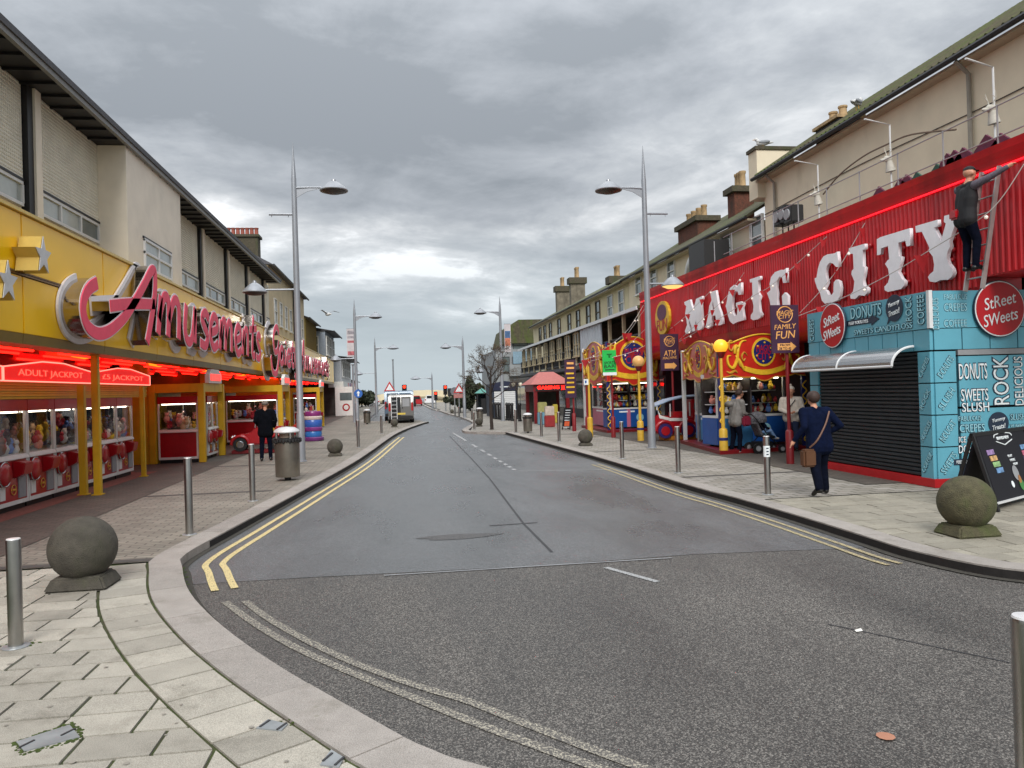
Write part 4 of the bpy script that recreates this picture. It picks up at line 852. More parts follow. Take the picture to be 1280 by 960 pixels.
def disc_sign(c, r, ax, par):
    c = Vector(c); rt = Vector(SX) if ax == 'S' else Vector((0,-1,0)); u = Vector((0,0,1)); nrm = rt.cross(u)
    for rr, m, d, nm in ((r, M_navy, .012, 'sign_rim'), (r*.97, M_pale, .018, 'sign_ring'), (r*.93, M_redp, .024, 'sign_disc')):
        b = MB(); b.tube([c-nrm*.02, c+nrm*d], rr, 40); o = b.build(nm, m, par)
    text('StReet', c+nrm*.030+u*r*.28, rt+u*.22, u-rt*.0, r*1.25, r*.42, M_pale, o); text('SWeets', c+nrm*.030-u*r*.30, rt+u*.22, u, r*1.35, r*.42, M_pale, o)
disc_sign(PX(1041,407,XK-.06), .46, 'W', ksk); disc_sign(PY(1249,386,YK-.06), .48, 'S', ksk)
# curved clear awning
M_acr = glassmat('acrylic', (.92,.94,.96), .25, .85, .45); a0, a1 = sh0+.05, YN-.1
arcp = [(XK-.04-.42*math.sin(t), 2.05+.33*math.cos(t)) for t in [i*math.pi/2/8 for i in range(9)]]
b = MB()
for (x0, z0), (x1, z1) in zip(arcp, arcp[1:]): b.hexa([(x0,a0,z0),(x0,a1,z0),(x1,a1,z1),(x1,a0,z1),(x0,a0,z0+.008),(x0,a1,z0+.008),(x1,a1,z1+.008),(x1,a0,z1+.008)])
aw = k_(b, 'awning', M_acr)
for y in (a0, (a0+a1)/2, a1): b = MB(); b.tube([(x, y, z) for x, z in arcp], .022, 6); b.build('awning_rib', M_alu, aw)
b = MB(); b.tube([(arcp[-1][0], a0, arcp[-1][1]), (arcp[-1][0], a1, arcp[-1][1])], .022, 6); b.build('awning_edge', M_alu, aw)
# ---------------------------------------------------------------- the red arcade and the cream building above it
M_redr = mat('red_ribbed_sheet', 'c4121e', .36, var=.14, scale=1.3, coat=.15, grime=('6a0c14', .9, .50, .6)); M_redn = mat('red_neon_line', 'ff1428', .4, emit=.55, var=0); M_whl = mat('white_letter', 'f0eef2', .45, var=.05, grime=('cfcbce', 5, .62, .5))
mc = thing('red_arcade_building', 'large red ribbed arcade front with big white letters under a cream upper wall', 'building', (XM, 20, 0)); c_ = lambda mb, name, m, par=None, **kw: mb.build(name, m, par or mc, **kw)
Y0, Y1 = 8.9, PX(803,375,XM).y
prof = [(XM,5.24),(XM,3.35),(XM+.05,3.15),(XM+.18,2.97),(XM+.4,2.87),(XM+.8,2.85),(XM+.8,5.24)]
YC = YK+.12; b = MB(); b.prism([(x, YC, z) for x, z in prof], (0, Y1-YC, 0)); c_(b, 'fascia', M_redr, smooth=30)
b = MB(); b.box(XM, XM+.8, Y0, YC-.004, 3.5, 5.24); c_(b, 'fascia', M_redr)
b = MB(); y = Y0+.05
while y < Y1-.05:
    zb = 3.36 if y > YC else 3.52; b.prism([(XM, y, zb), (XM-.028, y+.02, zb), (XM-.028, y+.05, zb), (XM, y+.07, zb)], (0, 0, 5.23-zb)); y += .125
c_(b, 'ribs', M_redr, kind='stuff')
b = MB(); b.prism([(XM+.6,Y0,5.22),(XM-.05,Y0,5.26),(XM-.10,Y0,5.36),(XM-.06,Y0,5.37),(XM-.10,Y0,5.47),(XM-.06,Y0,5.48),(XM-.09,Y0,5.60),(XM+.6,Y0,5.66)], (0, Y1-Y0+.15, 0)); c_(b, 'cornice', M_redr)
b = MB(); b.tube([(XM-.06, Y0, 5.225), (XM-.06, Y1, 5.225)], .022, 6); c_(b, 'neon_tube', M_redn)
b = MB(); b.tube([(XM-.02, Y1+.06, 5.2), (XM-.02, Y1+.06, 3.1), (XM+.3, Y1+.06, 2.85)], .07, 8); c_(b, 'end_roll', M_redp)
b = MB(); b.box(XM+.5, 13.2, Y0, Y1, 5.0, 5.3); c_(b, 'terrace', M_tile)
b = MB(); b.box(XM+.6, 13.2, YN+.02, Y1, 2.9, 3.0); c_(b, 'ceiling', M_dark)
b = MB(); b.box(12.4, 13.2, 12.5, Y1, 0, 5.0); c_(b, 'back_wall', mat('arcade_interior', '2a2023', .8, var=.5, scale=2))
XLt = XM-.17
cC = lambda x, y: (1000+x/5.818, 250+y/5.818); cB = lambda x, y: (840+x/8, 320+y/8)
LET = [(cB, [[(122,460),(180,435),(190,480),(212,540),(240,430),(300,400),(305,430),(290,480),(300,600),(290,640),(302,680),(296,730),(258,752),(248,700),(240,640),(228,700),(238,745),(203,757),(192,700),(170,640),(166,700),(187,740),(180,767),(140,780),(128,752),(150,690),(145,640),(130,590),(142,500),(125,485)]]),
       (cB, [[(382,362),(437,343),(447,400),(462,500),(484,560),(500,620),(508,678),(482,692),(428,692),(442,650),(432,592),(402,602),(392,650),(393,700),(362,727),(333,712),(345,670),(362,590),(372,500),(395,440)], [(408,452),(392,545),(424,528)]]),
       (cB, [[(690,265),(694,386),(665,388),(655,355),(630,350),(607,390),(600,480),(605,560),(625,602),(648,592),(655,522),(638,500),(638,470),(680,455),(717,470),(702,520),(712,590),(720,640),(660,657),(610,682),(578,652),(560,600),(550,550),(536,500),(545,470),(560,380),(580,320),(618,290),(648,310),(665,280)]]),
       (cB, [[(878,200),(882,235),(860,245),(866,380),(882,402),(866,450),(876,550),(895,582),(886,612),(860,632),(810,642),(786,626),(788,590),(810,560),(815,500),(800,430),(788,410),(805,390),(800,260),(780,266),(776,235)]]),
       (cB, [[(1142,120),(1146,265),(1110,270),(1100,215),(1075,205),(1050,240),(1040,310),(1050,370),(1046,430),(1062,560),(1090,600),(1106,500),(1098,400),(1125,365),(1156,400),(1156,500),(1140,600),(1080,645),(1020,622),(995,560),(975,440),(950,370),(985,340),(975,280),(990,210),(1030,160),(1090,138),(1122,138)]]),
       (cC, [[(270,375),(282,485),(262,487),(240,462),(215,455),(195,480),(185,520),(188,560),(200,600),(176,650),(190,660),(205,690),(230,690),(243,670),(245,600),(262,578),(285,590),(294,640),(288,700),(270,735),(180,754),(158,730),(146,680),(125,640),(108,590),(106,570),(120,563),(130,500),(145,450),(170,410),(200,395),(250,388)]]),
       (cC, [[(470,318),(472,355),(455,365),(457,480),(472,490),(466,540),(455,580),(462,620),(490,640),(489,672),(470,697),(430,692),(400,720),(368,717),(363,690),(385,665),(390,640),(395,590),(373,540),(376,515),(390,500),(385,390),(355,392),(355,352),(380,343)]]),
       (cC, [[(797,205),(802,330),(775,338),(765,295),(715,310),(717,408),(739,415),(727,470),(712,520),(737,570),(760,590),(757,622),(735,647),(690,657),(640,668),(616,657),(613,630),(640,600),(650,560),(640,500),(618,465),(635,440),(648,430),(640,335),(590,350),(585,395),(560,402),(558,285),(585,270)]]),
       (cC, [[(1172,82),(1177,130),(1140,145),(1085,300),(1092,340),(1075,370),(1065,420),(1077,460),(1107,500),(1114,530),(1102,560),(1075,580),(1020,582),(985,599),(943,592),(930,560),(945,538),(970,518),(975,470),(965,410),(933,370),(940,350),(933,330),(885,230),(843,237),(838,190),(1000,143),(1002,190),(975,200),(1025,300),(1060,170),(1046,160),(1048,116)]])]
for fn, loops in LET:
    pl = [[PX(*fn(*q), XLt) for q in lp] for lp in loops]
    outline_prism([[(p.y, p.z) for p in lp] for lp in pl], lambda a, c: Vector((XLt, a, c)), (.07, 0, 0), 'letter', M_whl, mc)
# red bulbs along the letters' right edges
for (px, py) in [(1088,307),(1130,310),(1128,322),(1130,343),(1052,358),(1201,281),(1193,298),(1192,312),(1190,325),(1196,267),(1136,352),(1056,372)]:
    p = PX(px, py, XM-.06); b = MB(); b.ball(p, .045, 8); c_(b, 'bulb', M_red, smooth=180)
y = YC+1.1
while y < Y1:
    b = MB(); b.box(XM-.034, XM-.002, y, y+.035, 3.37, 5.2); c_(b, 'sheet_joint', M_redp); y += 2.4
# cream upper building
XU, YU0, YU1 = 13.05, 6.0, PX(955,225,13.05).y
M_cr3 = mat('aged_cream_render', 'ddd1b8', .85, var=.08, scale=.9, grime=('b0a286', .7, .54, .5)); M_mossr = mat('mossy_pantile', '4a4534', .95, var=.4, scale=5, bump=.6, bscale=14, grime=('46541f', 1.3, .46, .85)); M_soff = mat('cream_soffit', 'b5a88f', .8)
b = MB(); b.box(XU, 22, YU0, YU1, 5.0, 9.0); c_(b, 'upper_wall', M_cr3)
b = MB(); b.box(XU-.32, XU, YU0, YU1, 8.93, 9.0); c_(b, 'soffit', M_soff)
ez = 9.05; rx = 17.0; rz = ez+(rx-XU+.4)*.66
b = MB(); b.hexa([(XU-.4,YU0,ez),(rx,YU0,rz-.2),(rx,YU1,rz-.2),(XU-.4,YU1,ez),(XU-.4,YU0,ez+.07),(rx,YU0,rz),(rx,YU1,rz),(XU-.4,YU1,ez+.07)]); rf = c_(b, 'roof', M_mossr)
b = MB(); y = YU0+.1
while y < YU1-.1:
    b.tube([(XU-.42, y, ez+.07), (rx, y, rz+.0)], .055, 6); y += .24
b.build('tile_rolls', M_mossr, rf, kind='stuff')
b = MB(); b.tube([(XU-.46, YU0, ez-.01), (XU-.46, YU1, ez-.01)], .07, 8); c_(b, 'gutter', M_black)
pc = PX(975,180,14.2); b = MB(); b.box(XU-.3, XU+1.1, YU1-.1, YU1+.55, 8.4, 10.1); pr = c_(b, 'gable_parapet', M_cr3); b = MB(); b.box(XU-.36, XU+1.2, YU1-.15, YU1+.6, 10.1, 10.22); b.build('parapet_cap', M_brickd, pr)
p = PX(1048,160,14.6); b = MB(); b.box(14.2, 15.0, p.y-.7, p.y+.7, 9.5, p.z+.1); ch = c_(b, 'chimney', M_black); b = MB(); b.box(14.1, 15.1, p.y-.75, p.y+.75, p.z+.1, p.z+.2); b.build('chimney_cap', M_potc, ch)
for s in (-.4, .4): pot(ch, 14.6, p.y+s*.7, p.z+.2, .15, .42, M_potc)
for px, py in ((971,250),(1215,110)): y = PX(px, py, XU).y; b = MB(); b.tube([(XU-.08, y, 5.3), (XU-.08, y, 8.7), (XU-.4, y, 8.98)], .05, 8); c_(b, 'drainpipe', mat('grey_pipe', '8d877c', .6))
b = MB(); b.tube(smooth_path([(XU-.02, YU0+4, 7.9), (XU-.02, YU0+9, 7.82), (XU-.02, YU0+14, 7.9), (XU-.02, YU1, 7.8)], 5), .012, 5); c_(b, 'cable', M_black)
# terrace rail with white brackets
XR = 10.4; b = MB()
for z in (5.98, 6.52): b = MB(); b.tube([(XR, 10, z), (XR, PX(905,330,XR).y, z)], .013, 6); c_(b, 'handrail', M_grey)
for k in range(11): b = MB(); y = 10.6+k*1.35; b.tube([(XR, y, 5.5), (XR, y, 6.54)], .016, 6); c_(b, 'rail_post', M_grey)
for (px, py, px2) in ((1022,206,1061), (1112,156,1156), (1241,84,1280)):
    a = PX(px, py, 12.2); z1 = a.z; b = MB(); b.tube([(12.2, a.y, 5.4), (12.2, a.y, z1), (12.2-.9, a.y-.35, z1)], .022, 6); fr = c_(b, 'bracket', M_alu)
    b = MB(); q = Vector((12.12, a.y, z1-.85)); v0_ = len(b.v)      # white stag head fixed to the bracket
    b.ball(q, .15, 10, (1.3, .8, .9)); b.ball(q+Vector((-.22,-.03,-.06)), .09, 8, (1.6, .8, .8)); b.tube([q+Vector((.05,0,-.08)), q+Vector((.12,0,-.5))], [.12,.2], 8)
    for s in (-1, 1):
        b.tube([q+Vector((0,s*.06,.1)), q+Vector((.05,s*.18,.3)), q+Vector((0,s*.22,.55))], [.02,.016,.008], 5); b.tube([q+Vector((.05,s*.18,.3)), q+Vector((-.1,s*.16,.42))], [.014,.006], 5)
    b.v = [q+(v-q)*.62 for v in b.v]; b.build('stag_head', mat('weathered_white', 'b9b5ab', .7, var=.15), fr, smooth=60)
b = MB(); ap = [PX(px, py, 12.3) for px, py in [(1029,243),(1050,218),(1080,195),(1110,180),(1140,168),(1195,162)]]; b.tube(smooth_path(ap, 4), .022, 6); c_(b, 'curved_rod', mat('brown_rod', '6d5b4a', .6))
M_mag = mat('magenta_flower', '581a38', .7, var=.3, scale=8); M_leafg = mat('sign_leaf_green', '1f4a3c', .6)
for (px, py, r, m) in [(1098,243,.34,M_mag),(1124,228,.24,M_mag),(1132,222,.2,M_mag),(1145,220,.22,M_leafg),(1170,210,.22,M_leafg),(1183,200,.28,M_mag),(1192,196,.28,M_mag),(1203,194,.30,M_mag),(1232,185,.42,M_mag),(1250,180,.36,M_mag)]:
    p = PX(px, py, 10.9); r *= .62; b = MB(); pts = [(10.9, p.y+r*1.3*math.cos(a), p.z-.1+r*math.sin(a)*(1.35 if k % 3 == 0 else .95)) for k, a in enumerate([i*2*math.pi/12 for i in range(12)])]; b.prism(pts, (.05,0,0)); c_(b, 'painted_flower', m)
# loudspeakers on the terrace
for (px, py) in [(978,272),(985,268),(992,268)]:
    p = PX(px, py, 11.6); b = MB(); b.box(11.4, 11.8, p.y-.22, p.y+.22, p.z-.25, p.z+.25); sp_ = tag(b.build('loudspeaker', M_blackp, None, bevel=.02), 'black loudspeaker mounted on the terrace of the red arcade', 'speaker', 'loudspeakers on the terrace')
    b = MB(); b.tube([(11.36, p.y, p.z), (11.40, p.y, p.z)], .16, 16); b.build('speaker_cone', M_grey, sp_); b = MB(); b.tube([(11.6, p.y, 5.31), (11.6, p.y, p.z-.25)], .025, 6); b.build('stand', M_blackp, sp_)
# ---------------------------------------------------------------- painted fairground booths
M_orange = mat('fairground_red', 'b8281a', .4, var=.12, coat=.3); M_fyel = mat('fairground_yellow', 'd9ae2a', .45, var=.2, scale=6); M_fblue = mat('fairground_blue', '1a2563', .4, var=.1); M_fgold = mat('fairground_gold', 'b5852a', .45, var=.2)
def fair_board(p0, p1, z0, z1, par, nrm, compact=False):
    """scalloped board from p0 to p1 (ground points), with scrolls, oval and ribbon"""
    p0, p1 = Vector((p0[0], p0[1], 0)), Vector((p1[0], p1[1], 0)); r = (p1-p0).normalized(); Lb = (p1-p0).length; n = Vector(nrm).normalized(); hgt = z1-z0
    P = lambda s, t, d=0: p0+r*(s*Lb)+Vector((0,0,z0+t*hgt))+n*d
    top = [(s/16, .80+.20*math.sin(math.pi*min(1, max(0, (s/16-.12)/.76)))) for s in range(17)]
    bot = [(s/24, .05-.05*abs(math.cos(s/24*math.pi*4))-.10*math.exp(-((s/24-.5)/.16)**2)) for s in range(25)]
    b = MB(); b.prism([P(s, t) for s, t in bot]+[P(s, t) for s, t in reversed(top)], n*.05); bd = b.build('fair_board', M_orange, par)
    e = MB(); e.tube([P(s, t, .06) for s, t in bot], .018, 5); e.build('board_edge', M_fgold, bd); e = MB(); e.tube([P(s, t, .06) for s, t in top], .02, 5); e.build('board_edge', M_fyel, bd)
    ar = hgt/Lb; R0 = .34
    for rr, m, d in ((R0, M_fyel, .065), (R0*.84, M_fblue, .072)):
        b = MB(); b.prism([P(.5+rr*ar*.95*math.cos(a)*(1 if not compact else .9), .58+rr*math.sin(a), .05) for a in [i*2*math.pi/28 for i in range(28)]], n*(d-.05)); o = b.build('oval', m, bd)
    for k in range(6):
        a = k*math.pi/3+.4; c = P(.5+R0*.62*ar*math.cos(a), .58+R0*.66*math.sin(a), .075); b = MB(); b.ball(c, .03, 6); b.build('star', M_fyel, o)
    text('MAGIC', P(.5, .66, .078), r, (0,0,1), Lb*R0*ar*1.2, hgt*.17, M_redp, o); text('CITY', P(.5, .48, .078), r, (0,0,1), Lb*R0*ar*1.1, hgt*.17, M_redp, o)
    b = MB(); up = [(.5+(s-.5)*ar*1.05, .20-.10*math.sin(math.pi*s)) for s in [i/10 for i in range(11)]]; b.prism([P(s, t-.06, .052) for s, t in up]+[P(s, t+.06, .052) for s, t in reversed(up)], n*.014); b.build('ribbon', M_fyel, bd)
    for sg in (-1, 1):
        w_ = .5-R0*ar*1.0; cx = .5+sg*(R0*ar+w_*.48)
        Q = lambda a_, t: P(cx+sg*a_*w_*.78, t, .06)
        for pts, r0 in (([(-.42,.85),(-.2,.82),(-.05,.62),(.0,.42),(.18,.22),(.38,.30),(.40,.48),(.26,.50)], .05), ([(-.35,.22),(-.15,.25),(0,.42)], .035), ([(.1,.8),(.28,.85),(.35,.7),(.22,.62),(.14,.72)], .035), ([(-.45,.50),(-.32,.58),(-.2,.48),(-.28,.38),(-.36,.44)], .03), ([(.46,.14),(.3,.10),(.12,.15),(.0,.1)], .04), ([(-.1,.68),(.05,.72),(.1,.55)], .06), ([(.05,.50),(-.12,.35),(-.3,.15)], .055)):
            p3 = smooth_path([Q(*q) for q in pts], 4); b = MB(); nn = len(p3); b.tube(p3, [hgt*r0*.62*(.35+math.sin(math.pi*(i+.6)/(nn+.6))) for i in range(nn)], 6); b.build('scroll', M_fyel if r0 > .04 else M_fgold, bd, smooth=60)
    return bd
def fair_booth(label, pc, pr, pl, z0, z1, seed):
    t = thing('fairground_booth', label, 'booth', (pc[0], pc[1], 0)); s = Vector((pc[0], pc[1])); e = Vector((pr[0], pr[1])); l_ = Vector((pl[0], pl[1]))
    n1 = Vector(((e-s).y, -(e-s).x)).normalized(); n2 = Vector(((s-l_).y, -(s-l_).x)).normalized()
    n1 = n1 if n1.y < 0 else -n1; n2 = n2 if n2.x < 0 else -n2
    fair_board(s, e, z0, z1, t, (n1.x, n1.y, 0)); fair_board(l_, s, z0, z1-.05, t, (n2.x, n2.y, 0), True)
    b = MB(); b.prism([(s.x, s.y, z1-.3), (e.x, e.y, z1-.3), (e.x+.6, l_.y, z1-.3), (l_.x, l_.y, z1-.3)], (0, 0, .06)); b.build('roof', M_dred, t)
    b = MB(); b.prism([(s.x-.15, s.y-.15, .008), (e.x, e.y-.15, .008), (e.x+.4, l_.y, .008), (l_.x-.2, l_.y, .008)], (0, 0, .10)); b.build('platform', M_dred, t)
    for q in (s, e, l_):
        b = MB(); b.box(q.x-.05, q.x+.05, q.y+.02, q.y+.12, .1, z1-.2); po = b.build('post', M_alu if q is l_ else M_fblue, t)
        if q is not l_:
            pts = [(q.x+.06*math.cos(a*1.2), q.y-.01, .15+a*.055) for a in range(int((z0-.2)/.055))]; b = MB(); b.tube(pts, .02, 5); b.build('twisted_ribbon', M_fyel, po)
    return t, s, e, l_, n1, n2
M_dimglass = glassmat('machine_glass', (.93,.95,.95), .04)
def prize_stall(label, a, b_, nrm, seed, body, group):
    """cabinet along a..b_ with blue base, glass and shelves of prizes"""
    a, b_ = Vector((a[0], a[1], 0)), Vector((b_[0], b_[1], 0)); r = (b_-a).normalized(); Lb = (b_-a).length; n = Vector((nrm[0], nrm[1], 0)).normalized()
    t = thing('prize_cabinet', label, 'arcade machine', a, group); P = lambda x, d, z: a+r*x+n*d+Vector((0,0,z))
    def bx(x0, x1, d0, d1, z0, z1, nm, m, par=None, **k): q = MB(); q.hexa([P(x0,d0,z0),P(x1,d0,z0),P(x1,d1,z0),P(x0,d1,z0),P(x0,d0,z1),P(x1,d0,z1),P(x1,d1,z1),P(x0,d1,z1)]); return q.build(nm, m, par or t, **k)
    base = bx(0, Lb, -.8, 0, .16, .90, 'base', body, bevel=.01); bx(0, Lb, -.78, .02, .90, .96, 'ledge', M_alu)
    bx(0, Lb, -.80, -.76, .96, 2.0, 'back_panel', mat('prize_back', '2c2526', .6, var=.6, scale=9)); bx(0, Lb, -.8, .0, 1.98, 2.1, 'top', M_alu); bx(.02, Lb-.02, -.01, -.004, .96, 1.98, 'front_glass', M_dimglass)
    for x in (0, Lb-.05): bx(x, x+.05, -.05, .01, .96, 1.98, 'corner_post', M_alu)
    for x in (.1, Lb-.2): bx(x, x+.1, -.6, -.5, .1, .16, 'foot', M_blackp)
    bx(.1, Lb-.1, -.16, -.12, 1.945, 1.975, 'light_tube', M_tubelight)
    c = P(Lb*.7, .004, .55); q = MB(); q.tube([c, c+n*.02], .16, 20); q.build('emblem', M_tealpr, base); bx(Lb*.22, Lb*.58, 0, .006, .77, .83, 'print_line', M_pale, base)
    for z in (1.25, 1.6): bx(.05, Lb-.05, -.7, -.35, z, z+.02, 'shelf', M_alu)
    rnd = random.Random(seed); q = MB()
    for i in range(int(60*Lb)):
        q.m = rnd.randrange(len(M_toy)+3); z = rnd.choice((1.0, 1.02, 1.28, 1.28, 1.64)); rr = rnd.uniform(.04, .09); c = P(rnd.uniform(.1, Lb-.1), -rnd.uniform(.2, .65), z+rr); q.ball(c, rr, 8, (1, 1, 1.1)); q.ball(c+Vector((0,0,rr*1.2)), rr*.62, 6)
    q.build('prizes', M_toy+[M_fyel, M_red, M_blueb], t, smooth=180, kind='stuff'); return t
pc, pl = G(904,568), G(858,554)
e1 = Vector((PY(1006,500,pc.y+.35).x, pc.y+.35)); bz0, bz1 = PY(905,472,pc.y).z, PY(905,424,pc.y).z+.12
t1, s, e, l_, n1, n2 = fair_booth('red and gold scrolled fairground booth between the teal kiosk and engine ride', pc, e1, pl, bz0, bz1, 3)
prize_stall('blue prize cabinet behind the woman with the pushchair', (s.x+.25, s.y+.9), (e.x-.1, e.y+.9), (n1.x, n1.y), 11, M_blueb, None)
prize_stall('pale blue prize cabinet on the pavement side of the scrolled booth', (l_.x+.25, l_.y-.2), (s.x+.25, s.y+.55), (n2.x, n2.y), 12, mat('pale_blue_enamel', '3f86bd', .4, coat=.2), None)
q0 = G(762,541); q1 = Vector((PY(824,500,q0.y+.2).x, q0.y+.2)); q2 = Vector((q0.x+.15, q0.y+4.6)); bz0, bz1 = PY(762,477,q0.y).z, PY(790,424,q0.y).z+.1
t2, s, e, l_, n1, n2 = fair_booth('orange and gold scrolled fairground booth next to the green bar sign', q0, q1, q2, bz0, bz1, 5)
prize_stall('blue prize cabinet under the orange scrolled booth', (s.x+.2, s.y+.6), (e.x-.1, e.y+.6), (n1.x, n1.y), 21, M_blueb, None)
prize_stall('pink based prize cabinet at the side of the orange scrolled booth', (l_.x+.3, l_.y-.2), (s.x+.3, s.y+.7), (n2.x, n2.y), 22, mat('pink_enamel', 'b4647e', .4), None)
# ---------------------------------------------------------------- houses further along the right side
M_yelw_ = mat('pale_yellow_render', 'd2c8a8', .85, var=.12, scale=1, grime=('9a8d63', .8, .53, .6)); M_slate2 = mat('mossy_slate', '5b5c4c', .9, var=.3, scale=5, grime=('66703a', 1.4, .47, .8)); M_brick = mat('red_brick', '5a3426', .9, var=.45, scale=16, bump=.5, bscale=26, grime=('33281f', 4, .5, .7)); M_stack = mat('stained_stucco', '6f685a', .9, var=.3, scale=3, grime=('3f3a30', 2, .5, .7))
hA = thing('mossy_roof_house', 'white house with mossy green roof and two brick chimneys behind the red arcade', 'building', (13.05, 26, 0)); YA1 = 42.3; h_ = lambda mb, nm, m, par=None, **k: mb.build(nm, m, par or hA, **k)
b = MB(); b.box(XU, 21, YU1+.6, YA1, 3.0, 7.75); h_(b, 'wall', M_cr3)
def slope_roof(par, x0, y0, y1, z, x1, m, g=.62):
    z1 = z+(x1-x0)*g; b = MB(); b.hexa([(x0,y0,z),(x1,y0,z1-.2),(x1,y1,z1-.2),(x0,y1,z),(x0,y0,z+.1),(x1,y0,z1),(x1,y1,z1),(x0,y1,z+.1)]); r = b.build('roof', m, par)
    b = MB(); b.tube([(x0-.05, y0, z+.0), (x0-.05, y1, z+.0)], .06, 8); b.build('gutter', M_black, par); b = MB(); b.box(x0+.02, x0+.38, y0, y1, z-.12, z-.04); b.build('soffit', M_soff, par); return r
slope_roof(hA, XU-.4, YU1+.6, YA1, 7.85, 17, M_mossr)
for px, py, w_, h in [(947,296,1.0,1.5),(909,310,1.0,1.3),(840,339,1.0,1.5),(818,347,1.0,1.3),(799,354,1.0,1.2)]:
    p = PX(px, py, XU); window(hA, (XU, p.y, p.z), (0,1,0), (-1,0,0), w_, h, M_white, M_pane, .08)
def chimney(par, px0, px1, pyt, pyb, X, dx, m, pots, ph, potm, cap=.25):
    y1_, y0_ = PX(px0, pyt, X).y, PX(px1, pyt, X+dx).y; ym = (y0_+y1_)/2; z = PX((px0+px1)/2, pyt, X).z
    if y1_ < y0_+.7: y1_ = y0_+.7
    b = MB(); b.box(X, X+dx, y0_, y1_, 7, z); c = b.build('chimney', m, par)
    b = MB(); b.box(X-.15, X+dx+.15, y0_-.15, y1_+.15, z, z+cap); b.build('chimney_cap', M_brickd, c)
    for k in range(pots): pot(c, X+dx/2, y0_+(k+.5)*(y1_-y0_)/pots, z+cap, .16, ph*.8, potm)
chimney(hA, 847, 896, 276, 304, 14.6, 1.0, M_brick, 4, .75, M_potc); chimney(hA, 913, 942, 234, 270, 14.6, .9, M_brick, 3, .85, M_potc)
M_duct = mat('galvanised_duct', 'b7b6b0', .35, .6, var=.1)
p = PX(872,325,12.0); b = MB(); b.tube(smooth_path([(12.3,p.y+1.4,5.4),(12.3,p.y+1.2,6.2),(12.2,p.y+.6,6.75),(12.0,p.y-.3,6.85)], 5), .42, 14); d_ = h_(b, 'ventilation_duct', M_duct, smooth=40)
b = MB(); b.box(11.5, 12.5, p.y-1.9, p.y-.35, 6.3, 7.3); b.build('duct_mouth', M_blackp, d_)
for k in range(3): b = MB(); b.ball((11.6, p.y+.2-k*.5, 5.75), .12, 8); h_(b, 'cowl', M_duct)
# yellow terrace with a veranda
hB = thing('yellow_terrace', 'long pale yellow terrace with tall chimneys and a first floor veranda', 'building', (11, 43, 0)); q_ = lambda mb, nm, m, par=None, **k: mb.build(nm, m, par or hB, **k)
YB0, YB1 = YA1+.02, 74.0
b = MB(); b.box(XU+.01, 21, YB0, YB1, 3.0, 7.7); q_(b, 'wall', M_yelw_)
slope_roof(hB, XU-.4, YB0, YB1, 7.8, 16.5, M_slate2, .55)
for px in (675, 681, 688, 699, 712, 723, 736, 748, 764, 778):
    p = PX(px, 400, XU); window(hB, (XU+.01, p.y, 6.75), (0,1,0), (-1,0,0), 1.1, 1.5, M_white if px > 760 else mat('brown_frame', '5d5240', .7), M_pane, .08)
chimney(hB, 700, 712, 358, 388, 14.3, 1.2, M_stack, 3, 1.0, M_potc, .5); chimney(hB, 713, 731, 349, 380, 14.3, 1.2, M_stack, 3, 1.1, M_potc, .5); chimney(hB, 768, 783, 348, 352, 14.3, 1.1, M_stack, 3, .9, M_potc, .5)
XV = 9.85; V0, V1 = Y1+.25, 62.0
b = MB(); b.hexa([(XV-.2,V0,5.0),(XU,V0,5.5),(XU,V1,5.5),(XV-.2,V1,5.0),(XV-.2,V0,5.12),(XU,V0,5.75),(XU,V1,5.75),(XV-.2,V1,5.12)]); q_(b, 'veranda_roof', M_slate2)
b = MB(); b.box(XV-.25, XV-.18, V0, V1, 4.95, 5.1); q_(b, 'veranda_gutter', M_alu)
b = MB(); b.box(XV-.1, XU, V0, V1, 2.85, 3.05); q_(b, 'veranda_floor', M_tile)
b = MB(); b.box(11.9, XU, V0, V1, 3.05, 5.4); q_(b, 'veranda_back_wall', mat('veranda_wall', '6e6352', .8, var=.3, scale=1.2))
M_vpost = mat('cream_post', 'b5a888', .7); y = V0+.3
while y < V1:
    b = MB(); b.box(XV-.07, XV+.07, y-.07, y+.07, 3.05, 5.0); q_(b, 'veranda_post', M_vpost); y += 2.3
for z in (3.15, 3.95): b = MB(); b.box(XV-.03, XV+.03, V0, V1, z, z+.07); q_(b, 'veranda_rail', M_black)
b = MB(); y = V0+.1
while y < V1: b.box(XV-.012, XV+.012, y, y+.03, 3.22, 3.95); y += .15
q_(b, 'balusters', M_black, kind='stuff')
a0 = PX(754,420,XV).y; a1 = PX(728,430,XV).y
n = 8
for k in range(n): b = MB(); y = a0+(a1-a0)*k/n; b.box(XV-.12, XV-.05, y+.02, y+(a1-a0)/n-.03, 3.25, 4.95); q_(b, 'white_board', mat('pale_blue_boards', 'b7c0c8', .6, var=.1))
# infill windows of the veranda's far half
y = a1+.6
while y < V1-1.5:
    window(hB, (XV+.0, y+.75, 4.25), (0,1,0), (-1,0,0), 1.3, 1.3, M_vpost, M_pane, .06); y += 2.3
